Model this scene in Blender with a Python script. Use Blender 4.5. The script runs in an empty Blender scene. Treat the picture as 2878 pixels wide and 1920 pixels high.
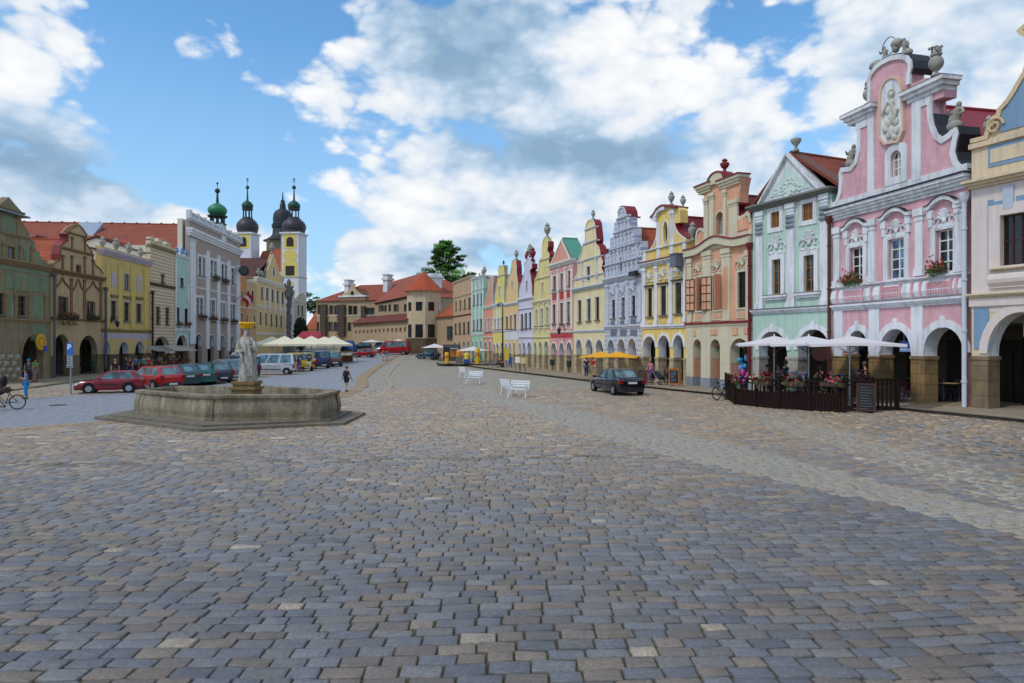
import bpy, bmesh, math, random
from mathutils import Vector, Matrix, noise
from mathutils.geometry import tessellate_polygon
SC = bpy.context.scene
COL = SC.collection
R = math.radians
random.seed(7)
F, CX, CY, CH = 1919.0, 1439.0, 960.0, 3.0     # pinhole of the photograph: focal length, centre, eye height

def sm(t):
    t = max(0.0, min(1.0, t)); return t*t*(3-2*t)
def gz(x, y):                                   # height of the square: rises to the near right and towards the castle
    g = 0.45*sm((x-8)/9)*sm((46-y)/20)
    if y > 95: g += 0.025*(y-95)
    return g
CROPS = {'S':(0,0,1),'A':(0,480,.4592),'B':(250,480,.4592),'C':(600,460,.4466),'D':(850,680,.2423),'E':(1200,640,.3062),
 'Fc':(1600,540,.3828),'G':(1900,420,.4721),'I':(2300,60,.4082),'J':(2300,600,.3953),'K':(1980,900,.2552),'L':(240,860,.3488),'M':(580,460,.2552)}
def S(c, x, y):
    a, b, k = CROPS[c]; return a+k*x, b+k*y
def ground(px, py):                             # where a sight line meets the ground
    h = 3.0
    for _ in range(12):
        y = h*F/(py-CY); x = (px-CX)/F*y; h = CH-gz(x, y)
    return x, y, gz(x, y)
def at(px, y):
    x = (px-CX)/F*y
    return x, y, gz(x, y)
def zpix(py, y): return CH+(CY-py)*y/F

# ------------------------------------------------------------------ materials
def lin(h):
    h = h.lstrip('#')
    return tuple((c/12.92 if c <= .04045 else ((c+.055)/1.055)**2.4) for c in (int(h[i:i+2], 16)/255 for i in (0, 2, 4)))
MATS = {}
class NT:
    def __init__(s, name):
        s.m = bpy.data.materials.new(name); s.m.use_nodes = True
        s.t = s.m.node_tree; s.b = s.t.nodes['Principled BSDF']
    def n(s, typ, **kw):
        nd = s.t.nodes.new(typ)
        for k, v in kw.items():
            if k.startswith('i_'):
                key = k[2:]
                nd.inputs[int(key) if key.isdigit() else key.replace('_', ' ')].default_value = v
            else: setattr(nd, k, v)
        return nd
    def l(s, a, b): s.t.links.new(a, b)
    def mix(s, fac, a, b, mode='MIX'):
        nd = s.n('ShaderNodeMix', data_type='RGBA', blend_type=mode)
        for src, i in ((fac, 0), (a, 6), (b, 7)):
            if hasattr(src, 'links'): s.l(src, nd.inputs[i])
            elif isinstance(src, (int, float)): nd.inputs[i].default_value = src
            else: nd.inputs[i].default_value = (*src[:3], 1)
        return nd.outputs[2]
    def ramp(s, src, stops):
        nd = s.n('ShaderNodeValToRGB')
        e = nd.color_ramp.elements
        while len(e) < len(stops): e.new(0.5)
        for k, (p, c) in enumerate(stops):
            e[k].position = p; e[k].color = (c, c, c, 1) if isinstance(c, (int, float)) else (*c, 1)
        s.l(src, nd.inputs[0]); return nd.outputs[0]
    def coord(s, scale=(1, 1, 1)):
        tc = s.n('ShaderNodeTexCoord'); mp = s.n('ShaderNodeMapping')
        mp.inputs['Scale'].default_value = scale
        s.l(tc.outputs['Object'], mp.inputs[0]); return mp.outputs[0]
    def noise(s, vec, scale, det=5, rough=.6):
        nd = s.n('ShaderNodeTexNoise', i_Scale=scale, i_Detail=det, i_Roughness=rough)
        s.l(vec, nd.inputs['Vector']); return nd.outputs['Fac']
    def bump(s, h, strength=.3, dist=.02):
        nd = s.n('ShaderNodeBump', i_Strength=strength, i_Distance=dist)
        s.l(h, nd.inputs['Height']); s.l(nd.outputs[0], s.b.inputs['Normal'])

def plaster(hexc, var=.16, streak=.3, dirt='6b6156', rough=.9, sc=1.1, patch=None):
    key = ('pl', hexc, var, streak, patch)
    if key in MATS: return MATS[key]
    t = NT('plaster_'+hexc); c = lin(hexc)
    n1 = t.noise(t.coord(), sc, 7, .65)
    n2 = t.noise(t.coord((2.2, 2.2, .22)), 1.6, 5)
    n3 = t.noise(t.coord(), 14, 4)
    col = t.mix(t.ramp(n1, [(.3, 0), (.7, 1)]), [x*(1-var) for x in c], [min(.9, x*(1+var*.7)) for x in c])
    if patch: col = t.mix(t.ramp(t.noise(t.coord(), 2.3, 8, .7), [(.5, 0), (.72, .65)]), col, lin(patch))
    col = t.mix(t.ramp(n2, [(.48, 0), (.74, min(.6, streak*1.7))]), col, lin(dirt))
    n5 = t.noise(t.coord((1, 1, .8)), .55, 8, .75); col = t.mix(t.ramp(n5, [(.52, 0), (.6, .16), (.75, .22)]), col, [x*.72 for x in c])
    col = t.mix(t.ramp(n3, [(.35, .12), (.65, 0)]), col, [x*.6 for x in c])
    t.l(col, t.b.inputs['Base Color']); t.b.inputs['Roughness'].default_value = rough
    t.b.inputs['Specular IOR Level'].default_value = .25
    t.bump(n3, .25, .02); MATS[key] = t.m; return t.m
def plain(name, hexc, rough=.5, metal=0.0, var=.1, sc=6, spec=.5, coat=0, alpha=None):
    key = ('p', name, hexc)
    if key in MATS: return MATS[key]
    t = NT(name); c = lin(hexc)
    n = t.noise(t.coord(), sc, 4)
    t.l(t.mix(n, [x*(1-var) for x in c], [min(1, x*(1+var)) for x in c]), t.b.inputs['Base Color'])
    t.b.inputs['Roughness'].default_value = rough; t.b.inputs['Metallic'].default_value = metal
    t.b.inputs['Specular IOR Level'].default_value = spec; t.b.inputs['Coat Weight'].default_value = coat
    MATS[key] = t.m; return t.m
def roofmat(hexc, course=.34, tile=.22, seed=0):
    key = ('roof', hexc, course)
    if key in MATS: return MATS[key]
    t = NT('roof_tiles_'+hexc); c = lin(hexc)
    w1 = t.n('ShaderNodeTexWave', wave_type='BANDS', bands_direction='Z', wave_profile='SAW', i_Scale=.314/course)
    t.l(t.coord(), w1.inputs['Vector'])
    w1.inputs['Distortion'].default_value = .25
    n1 = t.noise(t.coord(), .7, 6, .7); n2 = t.noise(t.coord((1, 1, 3)), 5, 4)
    col = t.mix(t.ramp(n1, [(.3, 0), (.7, 1)]), [x*.62 for x in c], [min(.8, x*1.15) for x in c])
    col = t.mix(t.ramp(n2, [(.3, .55), (.62, 0)]), col, [x*.4 for x in c])
    col = t.mix(t.ramp(w1.outputs['Fac'], [(0, .75), (.2, 0), (1, 0)]), col, [x*.3 for x in c])
    t.l(col, t.b.inputs['Base Color']); t.b.inputs['Roughness'].default_value = .85
    t.bump(w1.outputs['Fac'], .5, .05); MATS[key] = t.m; return t.m
def stone(hexc, var=.35, rough=.9, block=None, moss=.0):
    key = ('st', hexc, block, moss)
    if key in MATS: return MATS[key]
    t = NT('stone_'+hexc); c = lin(hexc)
    n1 = t.noise(t.coord(), 1.4, 8, .7); n2 = t.noise(t.coord(), 18, 6, .7); n4 = t.noise(t.coord((2, 2, .35)), 1.8, 6)
    col = t.mix(t.ramp(n1, [(.3, 0), (.7, 1)]), [x*(1-var) for x in c], [min(.8, x*(1+var)) for x in c])
    col = t.mix(t.ramp(n4, [(.45, 0), (.75, .55)]), col, [x*.42 for x in c])
    col = t.mix(t.ramp(n2, [(.3, .35), (.6, 0)]), col, [x*.45 for x in c])
    if block:
        bt = t.n('ShaderNodeTexBrick', i_Scale=1.0, i_Mortar_Size=.012, i_Brick_Width=block[0], i_Row_Height=block[1])
        bt.inputs['Color1'].default_value = (1, .93, .82, 1); bt.inputs['Color2'].default_value = (.78, .73, .67, 1); bt.inputs['Mortar'].default_value = (.4, .37, .33, 1)
        tc = t.n('ShaderNodeTexCoord'); sx = t.n('ShaderNodeSeparateXYZ'); cx = t.n('ShaderNodeCombineXYZ'); ad = t.n('ShaderNodeMath', operation='ADD')
        t.l(tc.outputs['Object'], sx.inputs[0]); t.l(sx.outputs[0], ad.inputs[0]); t.l(sx.outputs[1], ad.inputs[1])
        t.l(ad.outputs[0], cx.inputs[0]); t.l(sx.outputs[2], cx.inputs[1]); t.l(cx.outputs[0], bt.inputs['Vector'])
        col = t.mix(1.0, col, bt.outputs['Color'], 'MULTIPLY')
    if moss: col = t.mix(t.ramp(n1, [(.5, 0), (.8, moss)]), col, lin('4d5230'))
    t.l(col, t.b.inputs['Base Color']); t.b.inputs['Roughness'].default_value = rough
    t.bump(n2, .5, .03); MATS[key] = t.m; return t.m
def sgraffito(c1, c2, w, h, mortar=.03):
    key = ('sg', c1, c2, w, h)
    if key in MATS: return MATS[key]
    t = NT('sgraffito_'+c1)
    tc = t.n('ShaderNodeTexCoord'); sx = t.n('ShaderNodeSeparateXYZ'); cx = t.n('ShaderNodeCombineXYZ')
    t.l(tc.outputs['Object'], sx.inputs[0]); t.l(sx.outputs[0], cx.inputs[0]); t.l(sx.outputs[2], cx.inputs[1])
    ck = t.n('ShaderNodeTexBrick', i_Scale=1, i_Mortar_Size=mortar, i_Brick_Width=w, i_Row_Height=h, i_Mortar_Smooth=.2)
    t.l(cx.outputs[0], ck.inputs['Vector'])
    ck.inputs['Color1'].default_value = (*lin(c1), 1); ck.inputs['Color2'].default_value = (*lin(c1), 1); ck.inputs['Mortar'].default_value = (*lin(c2), 1)
    n1 = t.noise(t.coord(), 3.2, 8, .75)
    col = t.mix(t.ramp(n1, [(.5, 0), (.72, .6)]), ck.outputs['Color'], lin(c2))
    t.l(col, t.b.inputs['Base Color']); t.b.inputs['Roughness'].default_value = .9
    MATS[key] = t.m; return t.m
def glassmat(hexc='10151a', bright=.0, name='window_glass'):
    key = ('gl', hexc, bright)
    if key in MATS: return MATS[key]
    t = NT(name); c = lin(hexc)
    n1 = t.noise(t.coord((1, 1, .6)), 1.3, 3)
    t.l(t.mix(t.ramp(n1, [(.4, 0), (.6, 1)]), [x*.5 for x in c], [min(1, x*2.1+bright) for x in c]), t.b.inputs['Base Color'])
    t.b.inputs['Roughness'].default_value = .06; t.b.inputs['Specular IOR Level'].default_value = .6
    MATS[key] = t.m; return t.m
WHITE = plaster('dfe0e3', .1, .4, '7a7874')
CREAMW = plaster('ddd6c0', .08, .15)
def curtainmat():
    t = NT('curtained_glass'); w = t.n('ShaderNodeTexWave', wave_type='BANDS', bands_direction='X', i_Scale=2.3, i_Distortion=1.5); t.l(t.coord(), w.inputs['Vector'])
    n = t.noise(t.coord((.9, .9, .5)), 1.2, 3)
    t.l(t.mix(t.ramp(n, [(.42, 0), (.5, 1)]), (.03, .035, .04), t.mix(w.outputs['Fac'], (.16, .165, .16), (.36, .36, .34))), t.b.inputs['Base Color']); t.b.inputs['Roughness'].default_value = .35; t.b.inputs['Coat Weight'].default_value = 1; t.b.inputs['Coat Roughness'].default_value = .03; return t.m
GLASSC = curtainmat()
GLASS = glassmat()
GLASSB = glassmat('3f5870', .03)  # pale blue sky reflection put into the base colour of these panes
CARGLASS = glassmat('3c5a62', .04, 'car_glass')
FRW = plain('white_window_paint', 'd8d8d4', .5)
FRB = plain('brown_window_paint', '3a2118', .5)
FRD = plain('dark_window_paint', '24211f', .5)
FRO = plain('oak_window_paint', '8f5d2b', .55, var=.3)
SILL = plain('sheet_metal_sill', '66605c', .5)
IRON = plain('black_iron', '161719', .5, .2)
STEEL = plain('galvanised_steel', '8a9094', .45, .5)
ZINC = plain('dark_sheet_metal', '2c2e33', .5, .3)
SAND = stone('a0875f', .3, block=(.9, .42))
SANDG = stone('c4b396', .2, block=(.8, .4))
STATUE = stone('a09c92', .35)
DOORB = plain('dark_door_wood', '2a1a12', .6, var=.4)
REDMET = plain('red_sheet_metal', '7c1a22', .55, var=.3, sc=2)
RED1 = roofmat('9e4a30'); RED2 = roofmat('7a3a2b'); RED3 = roofmat('ad5632'); BROWNR = roofmat('5e3128')
LEAF = plain('flower_leaves', '3d5a22', .8, var=.5, sc=15)
PETAL = plain('red_petals', 'b3122c', .7, var=.35, sc=15)
PETALP = plain('pink_petals', 'd0305f', .7, var=.3, sc=15)

# ------------------------------------------------------------------ mesh builder
class MB:
    def __init__(s): s.v = []; s.f = []; s.mi = []; s.mx = None; s.m = 0
    def add(s, vs, fs):
        o = len(s.v)
        if s.mx: vs = [s.mx @ Vector(v) for v in vs]
        s.v += [tuple(v) for v in vs]; s.f += [tuple(i+o for i in f) for f in fs]; s.mi += [s.m]*len(fs); return s
    def box(s, x0, x1, y0, y1, z0, z1):
        vs = [(x, y, z) for z in (z0, z1) for y in (y0, y1) for x in (x0, x1)]
        return s.add(vs, [(0, 2, 3, 1), (4, 5, 7, 6), (0, 1, 5, 4), (2, 6, 7, 3), (0, 4, 6, 2), (1, 3, 7, 5)])
    def hexa(s, pts):                           # 4 bottom then 4 top
        return s.add(pts, [(3, 2, 1, 0), (4, 5, 6, 7), (0, 1, 5, 4), (1, 2, 6, 5), (2, 3, 7, 6), (3, 0, 4, 7)])
    def poly(s, outer, holes, y0, y1, plane='xz'):
        loops = [outer]+list(holes); allp = [p for l in loops for p in l]
        tri = tessellate_polygon([[Vector((p[0], p[1], 0)) for p in l] for l in loops])
        n = len(allp)
        mk = (lambda p, y: (p[0], y, p[1])) if plane == 'xz' else (lambda p, y: (p[0], p[1], y))
        vs = [mk(p, y0) for p in allp]+[mk(p, y1) for p in allp]
        fs = [tuple(t) for t in tri]+[tuple(i+n for i in reversed(t)) for t in tri]
        k = 0
        for l in loops:
            m = len(l)
            for i in range(m): a, b = k+i, k+(i+1) % m; fs.append((a, b, b+n, a+n))
            k += m
        return s.add(vs, fs)
    def lathe(s, prof, c=(0, 0, 0), n=16, sx=1, sy=1, cap=True):
        vs = []; fs = []; m = len(prof)
        for r, z in prof:
            for k in range(n):
                a = 2*math.pi*k/n; vs.append((c[0]+r*math.cos(a)*sx, c[1]+r*math.sin(a)*sy, c[2]+z))
        for j in range(m-1):
            for k in range(n): fs.append((j*n+k, j*n+(k+1) % n, (j+1)*n+(k+1) % n, (j+1)*n+k))
        if cap: fs.append(tuple(range(n-1, -1, -1))); fs.append(tuple((m-1)*n+k for k in range(n)))
        return s.add(vs, fs)
    def tube(s, p0, p1, r0, r1=None, n=8):
        r1 = r0 if r1 is None else r1
        p0, p1 = Vector(p0), Vector(p1); d = p1-p0
        if d.length < 1e-6: return s
        q = d.to_track_quat('Z', 'Y'); vs = []
        for p, r in ((p0, r0), (p1, r1)):
            for k in range(n):
                a = 2*math.pi*k/n; vs.append(p+q @ Vector((r*math.cos(a), r*math.sin(a), 0)))
        fs = [(k, (k+1) % n, n+(k+1) % n, n+k) for k in range(n)]+[tuple(range(n-1, -1, -1)), tuple(range(n, 2*n))]
        return s.add(vs, fs)
    def path(s, pts, r, n=6):
        for a, b in zip(pts, pts[1:]): s.tube(a, b, r, r, n)
        return s
    def ring(s, c, R_, r, axis='y', n=20, k=6):
        pts = []
        for i in range(n+1):
            a = 2*math.pi*i/n; u, w = R_*math.cos(a), R_*math.sin(a)
            pts.append({'y': (c[0]+u, c[1], c[2]+w), 'x': (c[0], c[1]+u, c[2]+w), 'z': (c[0]+u, c[1]+w, c[2])}[axis])
        return s.path(pts, r, k)
    def ball(s, c, r, nu=10, nv=6):
        rx, ry, rz = (r, r, r) if isinstance(r, (int, float)) else r
        prof = []; vs = [(c[0], c[1], c[2]-rz)]; fs = []
        for j in range(1, nv):
            t = math.pi*j/nv-math.pi/2
            for k in range(nu):
                a = 2*math.pi*k/nu; vs.append((c[0]+rx*math.cos(t)*math.cos(a), c[1]+ry*math.cos(t)*math.sin(a), c[2]+rz*math.sin(t)))
        vs.append((c[0], c[1], c[2]+rz)); L = len(vs)-1
        for k in range(nu):
            fs.append((0, 1+(k+1) % nu, 1+k)); b = 1+(nv-2)*nu; fs.append((L, b+k, b+(k+1) % nu))
            for j in range(nv-2): o = 1+j*nu; fs.append((o+k, o+(k+1) % nu, o+nu+(k+1) % nu, o+nu+k))
        return s.add(vs, fs)
    def build(s, name, mat, parent=None, smooth=None, loc=None, rz=0):
        me = bpy.data.meshes.new(name); me.from_pydata(s.v, [], s.f)
        mats = mat if isinstance(mat, (list, tuple)) else [mat]
        for m in mats: me.materials.append(m)
        if len(mats) > 1: me.polygons.foreach_set('material_index', s.mi)
        bm = bmesh.new(); bm.from_mesh(me); bmesh.ops.recalc_face_normals(bm, faces=bm.faces); bm.to_mesh(me); bm.free()
        if smooth is not None:
            me.polygons.foreach_set('use_smooth', [True]*len(me.polygons)); me.set_sharp_from_angle(angle=R(smooth))
        o = bpy.data.objects.new(name, me); COL.objects.link(o)
        if parent: o.parent = parent
        if loc: o.location = loc
        if rz: o.rotation_euler = (0, 0, rz)
        return o
def tag(o, label=None, cat=None, group=None, kind=None):
    for k, v in (('label', label), ('category', cat), ('group', group), ('kind', kind)):
        if v: o[k] = v
    return o
def thing(name, label, cat, loc=(0, 0, 0), rz=0, group=None, scale=1):
    o = bpy.data.objects.new(name, None); COL.objects.link(o); o.empty_display_size = .2
    o.location = loc; o.rotation_euler = (0, 0, rz); o.scale = (scale,)*3
    return tag(o, label, cat, group)
def dup(root, loc, rz, label=None, group=None):
    def cp(o, parent):
        c = o.copy(); COL.objects.link(c); c.parent = parent
        for ch in list(o.children): cp(ch, c)
        return c
    r = cp(root, None); r.location = loc; r.rotation_euler = (0, 0, rz)
    return tag(r, label, None, group)
def arcpts(u0, u1, vs, vt, n=14):               # points from left spring over the crown to right spring
    c, a, b = (u0+u1)/2, (u1-u0)/2, vt-vs
    return [(c-a*math.cos(math.pi*k/n), vs+b*math.sin(math.pi*k/n)) for k in range(n+1)]
def smoothline(pts, n=4):                       # Catmull-Rom through traced points
    out = []
    P = [pts[0]]+list(pts)+[pts[-1]]
    for i in range(1, len(P)-2):
        a, b, c, d = P[i-1:i+3]
        for k in range(n):
            t = k/n
            out.append(tuple(.5*(2*b[j]+(c[j]-a[j])*t+(2*a[j]-5*b[j]+4*c[j]-d[j])*t*t+(3*b[j]-a[j]-3*c[j]+d[j])*t**3) for j in (0, 1)))
    return out+[pts[-1]]
# ------------------------------------------------------------------ houses
GLASSD = glassmat('28343c', .01)
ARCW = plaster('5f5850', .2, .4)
class House:
    def __init__(s, name, label, pl, zl, pr, zr, cat='house', group=None, crop='S', base=None):
        s.A = Vector(((pl-CX)/F*zl, zl)); B = Vector(((pr-CX)/F*zr, zr)); s.d = (B-s.A); s.W = s.d.length; s.d /= s.W
        m = (s.A+B)/2; s.base = gz(m.x, m.y) if base is None else base
        s.rot = math.atan2(s.d.y, s.d.x); s.c = crop; s.holes = []; s.arches = []; s.t = .62
        s.o = thing(name, label, cat, (s.A.x, s.A.y, s.base), s.rot, group); s.rng = random.Random(label)
    def u(s, x):
        k = (S(s.c, x, 0)[0]-CX)/F; return (k*s.A.y-s.A.x)/(s.d.x-k*s.d.y)
    def v(s, x, y):
        return zpix(S(s.c, 0, y)[1], s.A.y+s.u(x)*s.d.y)-s.base
    def p(s, x, y): return (s.u(x), s.v(x, y))
    def pd(s, x, y, dep):                      # point at depth dep behind the facade seen at (x, y)
        n = Vector((-s.d.y, s.d.x)); A = s.A+n*dep; px, py = S(s.c, x, y); k = (px-CX)/F; u = (k*A.y-A.x)/(s.d.x-k*s.d.y)
        return (u, dep, zpix(py, A.y+u*s.d.y)-s.base)
    def P(s, pts): return [s.p(*q) for q in pts]
    def world(s, u, y, v):
        n = Vector((-s.d.y, s.d.x)); q = s.A+s.d*u+n*y; return (q.x, q.y, v+s.base)
    def put(s, mb, name, mat, smooth=None, parent=None): return mb.build(name, mat, parent or s.o, smooth)
    # -- openings
    def win(s, x0, x1, y0, y1, fr=None, nx=2, ny=3, sur=None, sw=.12, sill=SILL, arch=False, dep=.1, glass=None, bars=.035, proud=.05, shape=None, name='window'):
        xc = (x0+x1)/2; u0, u1 = s.u(x0), s.u(x1); vt, vb = s.v(xc, y0), s.v(xc, y1)
        return s.winuv(u0, u1, vb, vt, fr, nx, ny, sur, sw, sill, arch, dep, glass, bars, proud, shape, name)
    def winuv(s, u0, u1, vb, vt, fr=None, nx=2, ny=3, sur=None, sw=.12, sill=SILL, arch=False, dep=.1, glass=None, bars=.035, proud=.05, shape=None, name='window'):
        fr = fr or FRW; glass = glass or GLASS
        if shape == 'oval':
            c, m, a, b = (u0+u1)/2, (vb+vt)/2, (u1-u0)/2, (vt-vb)/2
            hole = [(c+a*math.cos(math.pi*k/10), m+b*math.sin(math.pi*k/10)) for k in range(20)]
        elif arch: hole = [(u0, vb)]+arcpts(u0, u1, vt-(u1-u0)*.5, vt, 10)+[(u1, vb)]
        else: hole = [(u0, vb), (u0, vt), (u1, vt), (u1, vb)]
        s.holes.append(hole)
        f = MB(); b = .055
        inner = [((u0+u1)/2+(q[0]-(u0+u1)/2)*(1-2*b/max(.3, u1-u0)), (vb+vt)/2+(q[1]-(vb+vt)/2)*(1-2*b/max(.3, vt-vb))) for q in hole]
        out = [((u0+u1)/2+(q[0]-(u0+u1)/2)*1.004, (vb+vt)/2+(q[1]-(vb+vt)/2)*1.003) for q in hole]
        f.poly(out, [inner], dep, dep+.07)
        top = vt-(.25*(u1-u0) if arch or shape else 0)
        for i in range(1, nx): x = u0+(u1-u0)*i/nx; f.box(x-bars, x+bars, dep+.004, dep+.06, vb+.03, vt-.03)
        for j in range(1, ny): z = vb+(vt-vb)*j/ny; f.box(u0+.03, u1-.03, dep+.01, dep+.05, z-bars*.7, z+bars*.7)
        w = s.put(f, name, fr)
        pm = MB(); pm.poly(hole, [], dep+.035, dep+.045); s.put(pm, 'pane', s.rng.choice((GLASS, GLASS, GLASS, GLASSC, GLASSD)) if glass is GLASS else glass, parent=w)
        if sur:
            c, m = (u0+u1)/2, (vb+vt)/2
            big = [(c+(q[0]-c)*(1+2*sw/(u1-u0)), m+(q[1]-m)*(1+2*sw/(vt-vb))) for q in hole]
            q = MB(); q.poly(big, [[(c+(z[0]-c)*1.001, m+(z[1]-m)*1.001) for z in hole]], -proud, .03); s.put(q, 'window_surround', sur, parent=w)
        if sill:
            q = MB(); e = (sw if sur else .04)+.04; q.box(u0-e, u1+e, -.16, .05, vb-.09, vb-.002); s.put(q, 'sill', sill, parent=w)
        return w
    def arch(s, x0, x1, ys, yt, trim=None, tw=.22, door=True, key=False, prd=.05, soffit='w'):
        xc = (x0+x1)/2; u0, u1 = s.u(x0), s.u(x1); vs, vt = s.v(xc, ys), s.v(xc, yt)
        vs = min(vs, vt-.25); s.arches.append((u0, u1, vs, vt))
        if trim:
            a = arcpts(u0, u1, vs, vt); b = arcpts(u0-tw, u1+tw, vs, vt+tw)
            q = MB(); q.poly(b+a[::-1], [], -prd, .02)
            if key: c = (u0+u1)/2; q.box(c-.13, c+.13, -prd-.03, .0, vt-.02, vt+tw+.15)
            s.put(q, 'arch_trim', trim)
        if soffit == 'w': soffit = WHITE
        if soffit:
            e = .012; a = [(u0, vs-.7)]+arcpts(u0, u1, vs, vt)+[(u1, vs-.7)]; b = [(u0+e, vs-.7)]+arcpts(u0+e, u1-e, vs, vt-e)+[(u1-e, vs-.7)]
            q = MB(); q.poly(a+b[::-1], [], .04, s.t-.02); s.put(q, 'arch_lining', soffit)
    # -- facade pieces
    def wall(s, mat, top, name='wall', t=None):
        """front wall with its gable: top = traced points from left to right; openings are cut through"""
        t = t or s.t; W = s.W; out = [(0, -.6)]
        for u0, u1, vs, vt in sorted(s.arches): out += [(u0, -.6), (u0, vs)]+arcpts(u0, u1, vs, vt)[1:-1]+[(u1, vs), (u1, -.6)]
        out += [(W, -.6)]+[q for q in reversed(top)]
        q = MB(); q.poly(out, s.holes, 0, t); return s.put(q, name, mat)
    def band(s, x, y0, y1, mat, proud=.12, u0=None, u1=None, name='cornice', steps=2, deep=.3):
        """moulding running along the facade, its height read at column x"""
        a, b = s.v(x, y1), s.v(x, y0); u0 = 0 if u0 is None else u0; u1 = s.W if u1 is None else u1
        q = MB()
        for k in range(steps):
            z0 = a+(b-a)*k/steps; z1 = a+(b-a)*(k+1)/steps; p = proud*(k+1)/steps
            q.box(u0-(p if u0 <= 0 else 0)*.4, u1+(p if u1 >= s.W else 0)*.4, -p, deep+.001*k, z0, z1)
        return s.put(q, name, mat)
    def span(s, top, v):
        us = []
        for (a, b), (c, d) in zip(top, top[1:]):
            if (b-v)*(d-v) <= 0 and abs(d-b) > 1e-6: us.append(a+(c-a)*(v-b)/(d-b))
        return (min(us), max(us)) if len(us) > 1 else (0, s.W)
    def pil(s, x0, x1, y0, y1, mat, proud=.08, cap=None, name='pilaster', base=False):
        xc = (x0+x1)/2; u0, u1 = s.u(x0), s.u(x1); vt, vb = s.v(xc, y0), s.v(xc, y1)
        q = MB(); q.box(u0, u1, -proud, .02, vb, vt)
        if base: q.box(u0-.05, u1+.05, -proud-.05, .02, vb+.001, vb+.3)
        if cap: q.box(u0-.06, u1+.06, -proud-.06, .02, vt-cap, vt-.001); q.box(u0-.03, u1+.03, -proud-.03, .02, vt-cap*1.7, vt-cap*1.4)
        return s.put(q, name, mat)
    def panel(s, pts, mat, proud=.03, name='wall_panel', hole=None):
        q = MB(); q.poly(s.P(pts), [s.P(hole)] if hole else [], -proud, .01); return s.put(q, name, mat)
    def rect(s, x0, x1, y0, y1, mat, proud=.03, name='wall_panel'):
        xc = (x0+x1)/2; u0, u1 = s.u(x0), s.u(x1); vt, vb = s.v(xc, y0), s.v(xc, y1)
        q = MB(); q.box(u0, u1, -proud, .01, vb, vt); return s.put(q, name, mat)
    def coping(s, uv, w, mat, proud=.08, t=.5, name='gable_coping', out=0.0):
        n = len(uv); N = []
        for i in range(n):
            a = Vector(uv[max(0, i-1)]); b = Vector(uv[i]); c = Vector(uv[min(n-1, i+1)])
            d1 = (b-a).normalized() if i else (c-b).normalized(); d2 = (c-b).normalized() if i < n-1 else d1
            m = (d1+d2); m = m.normalized() if m.length > .2 else d1
            N.append(Vector((m.y, -m.x))/max(.45, m.dot(d1)))
        q = MB(); vs = []; fs = []
        for i in range(n):
            o = Vector(uv[i])-N[i]*out; e = Vector(uv[i])+N[i]*w
            vs += [(o.x, -proud, o.y), (e.x, -proud, e.y), (e.x, t, e.y), (o.x, t, o.y)]
        for i in range(n-1):
            b = 4*i
            for k in range(4): fs.append((b+k, b+(k+1) % 4, b+4+(k+1) % 4, b+4+k))
        fs += [(0, 1, 2, 3), (4*n-4, 4*n-3, 4*n-2, 4*n-1)]
        q.add(vs, fs); return s.put(q, name, mat)
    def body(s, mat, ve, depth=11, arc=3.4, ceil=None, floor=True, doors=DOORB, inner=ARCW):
        W = s.W; ceil = ceil or (max(a[3] for a in s.arches)+.12 if s.arches else 3.2)
        q = MB()
        if s.arches:
            q.box(.03, W-.03, s.t+.01, arc, ceil+.02, ve); q.box(.031, W-.031, arc+.001, depth, -.5, ve)
            s.put(q, 'house_body', mat)
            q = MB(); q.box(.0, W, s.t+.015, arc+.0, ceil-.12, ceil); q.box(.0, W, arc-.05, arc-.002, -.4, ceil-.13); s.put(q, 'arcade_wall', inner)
            for u0, u1, vs, vt in s.arches:
                du = (u1-u0)*.44; m = (u0+u1)/2+s.rng.uniform(-.25, .25)
                q = MB(); h = min(2.5, vt-.3); q.box(m-du, m+du, arc-.14, arc-.04, -.1, h); q.box(m-du-.12, m+du+.12, arc-.1, arc-.041, h+.001, h+.14)
                q.box(m-.03, m+.03, arc-.18, arc-.15, 0, h-.1)
                s.put(q, 'arcade_door', doors)
        else:
            q.box(.03, W-.03, s.t+.01, depth, -.5, ve); s.put(q, 'house_body', mat)
    def piers(s, mat, vtop, extra=.03, cap=True):
        extra = .02
        edges = [0.0]
        for u0, u1, vs, vt in sorted(s.arches): edges += [u0, u1]
        edges.append(s.W)
        for a, b in zip(edges[::2], edges[1::2]):
            if b-a < .08: continue
            q = MB(); q.box(max(.004, a-extra), min(s.W-.004, b+extra), -extra, s.t+extra, -.5, vtop-.14)
            if cap: q.box(max(.002, a-extra-.035), min(s.W-.002, b+extra+.035), -extra-.035, s.t+extra+.035, vtop-.139, vtop)
            s.put(q, 'pier', mat)
    def roof(s, mat, vr, ve, y0=.5, y1=11, ur=None, u0=None, u1=None, over=.15, th=.14, rake=None):
        u0 = -over if u0 is None else u0; u1 = s.W+over if u1 is None else u1; ur = (u0+u1)/2 if ur is None else ur
        q = MB()
        q.poly([(u0, ve), (ur, vr), (u1, ve), (u1, ve-th), (ur, vr-th), (u0, ve-th)], [], y0, y1)
        r = s.put(q, 'roof', mat)
        q = MB(); q.tube((ur, y0+.02, vr+.0), (ur, y1-.02, vr+.0), .09, .09, 6); s.put(q, 'ridge_tiles', mat, parent=r)
        q = MB(); q.poly([(u0+.1, ve-th-.01), (ur, vr-th-.02), (u1-.1, ve-th-.01)], [], y1-.4, y1-.2); s.put(q, 'rear_gable', CREAMW, parent=r)
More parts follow.
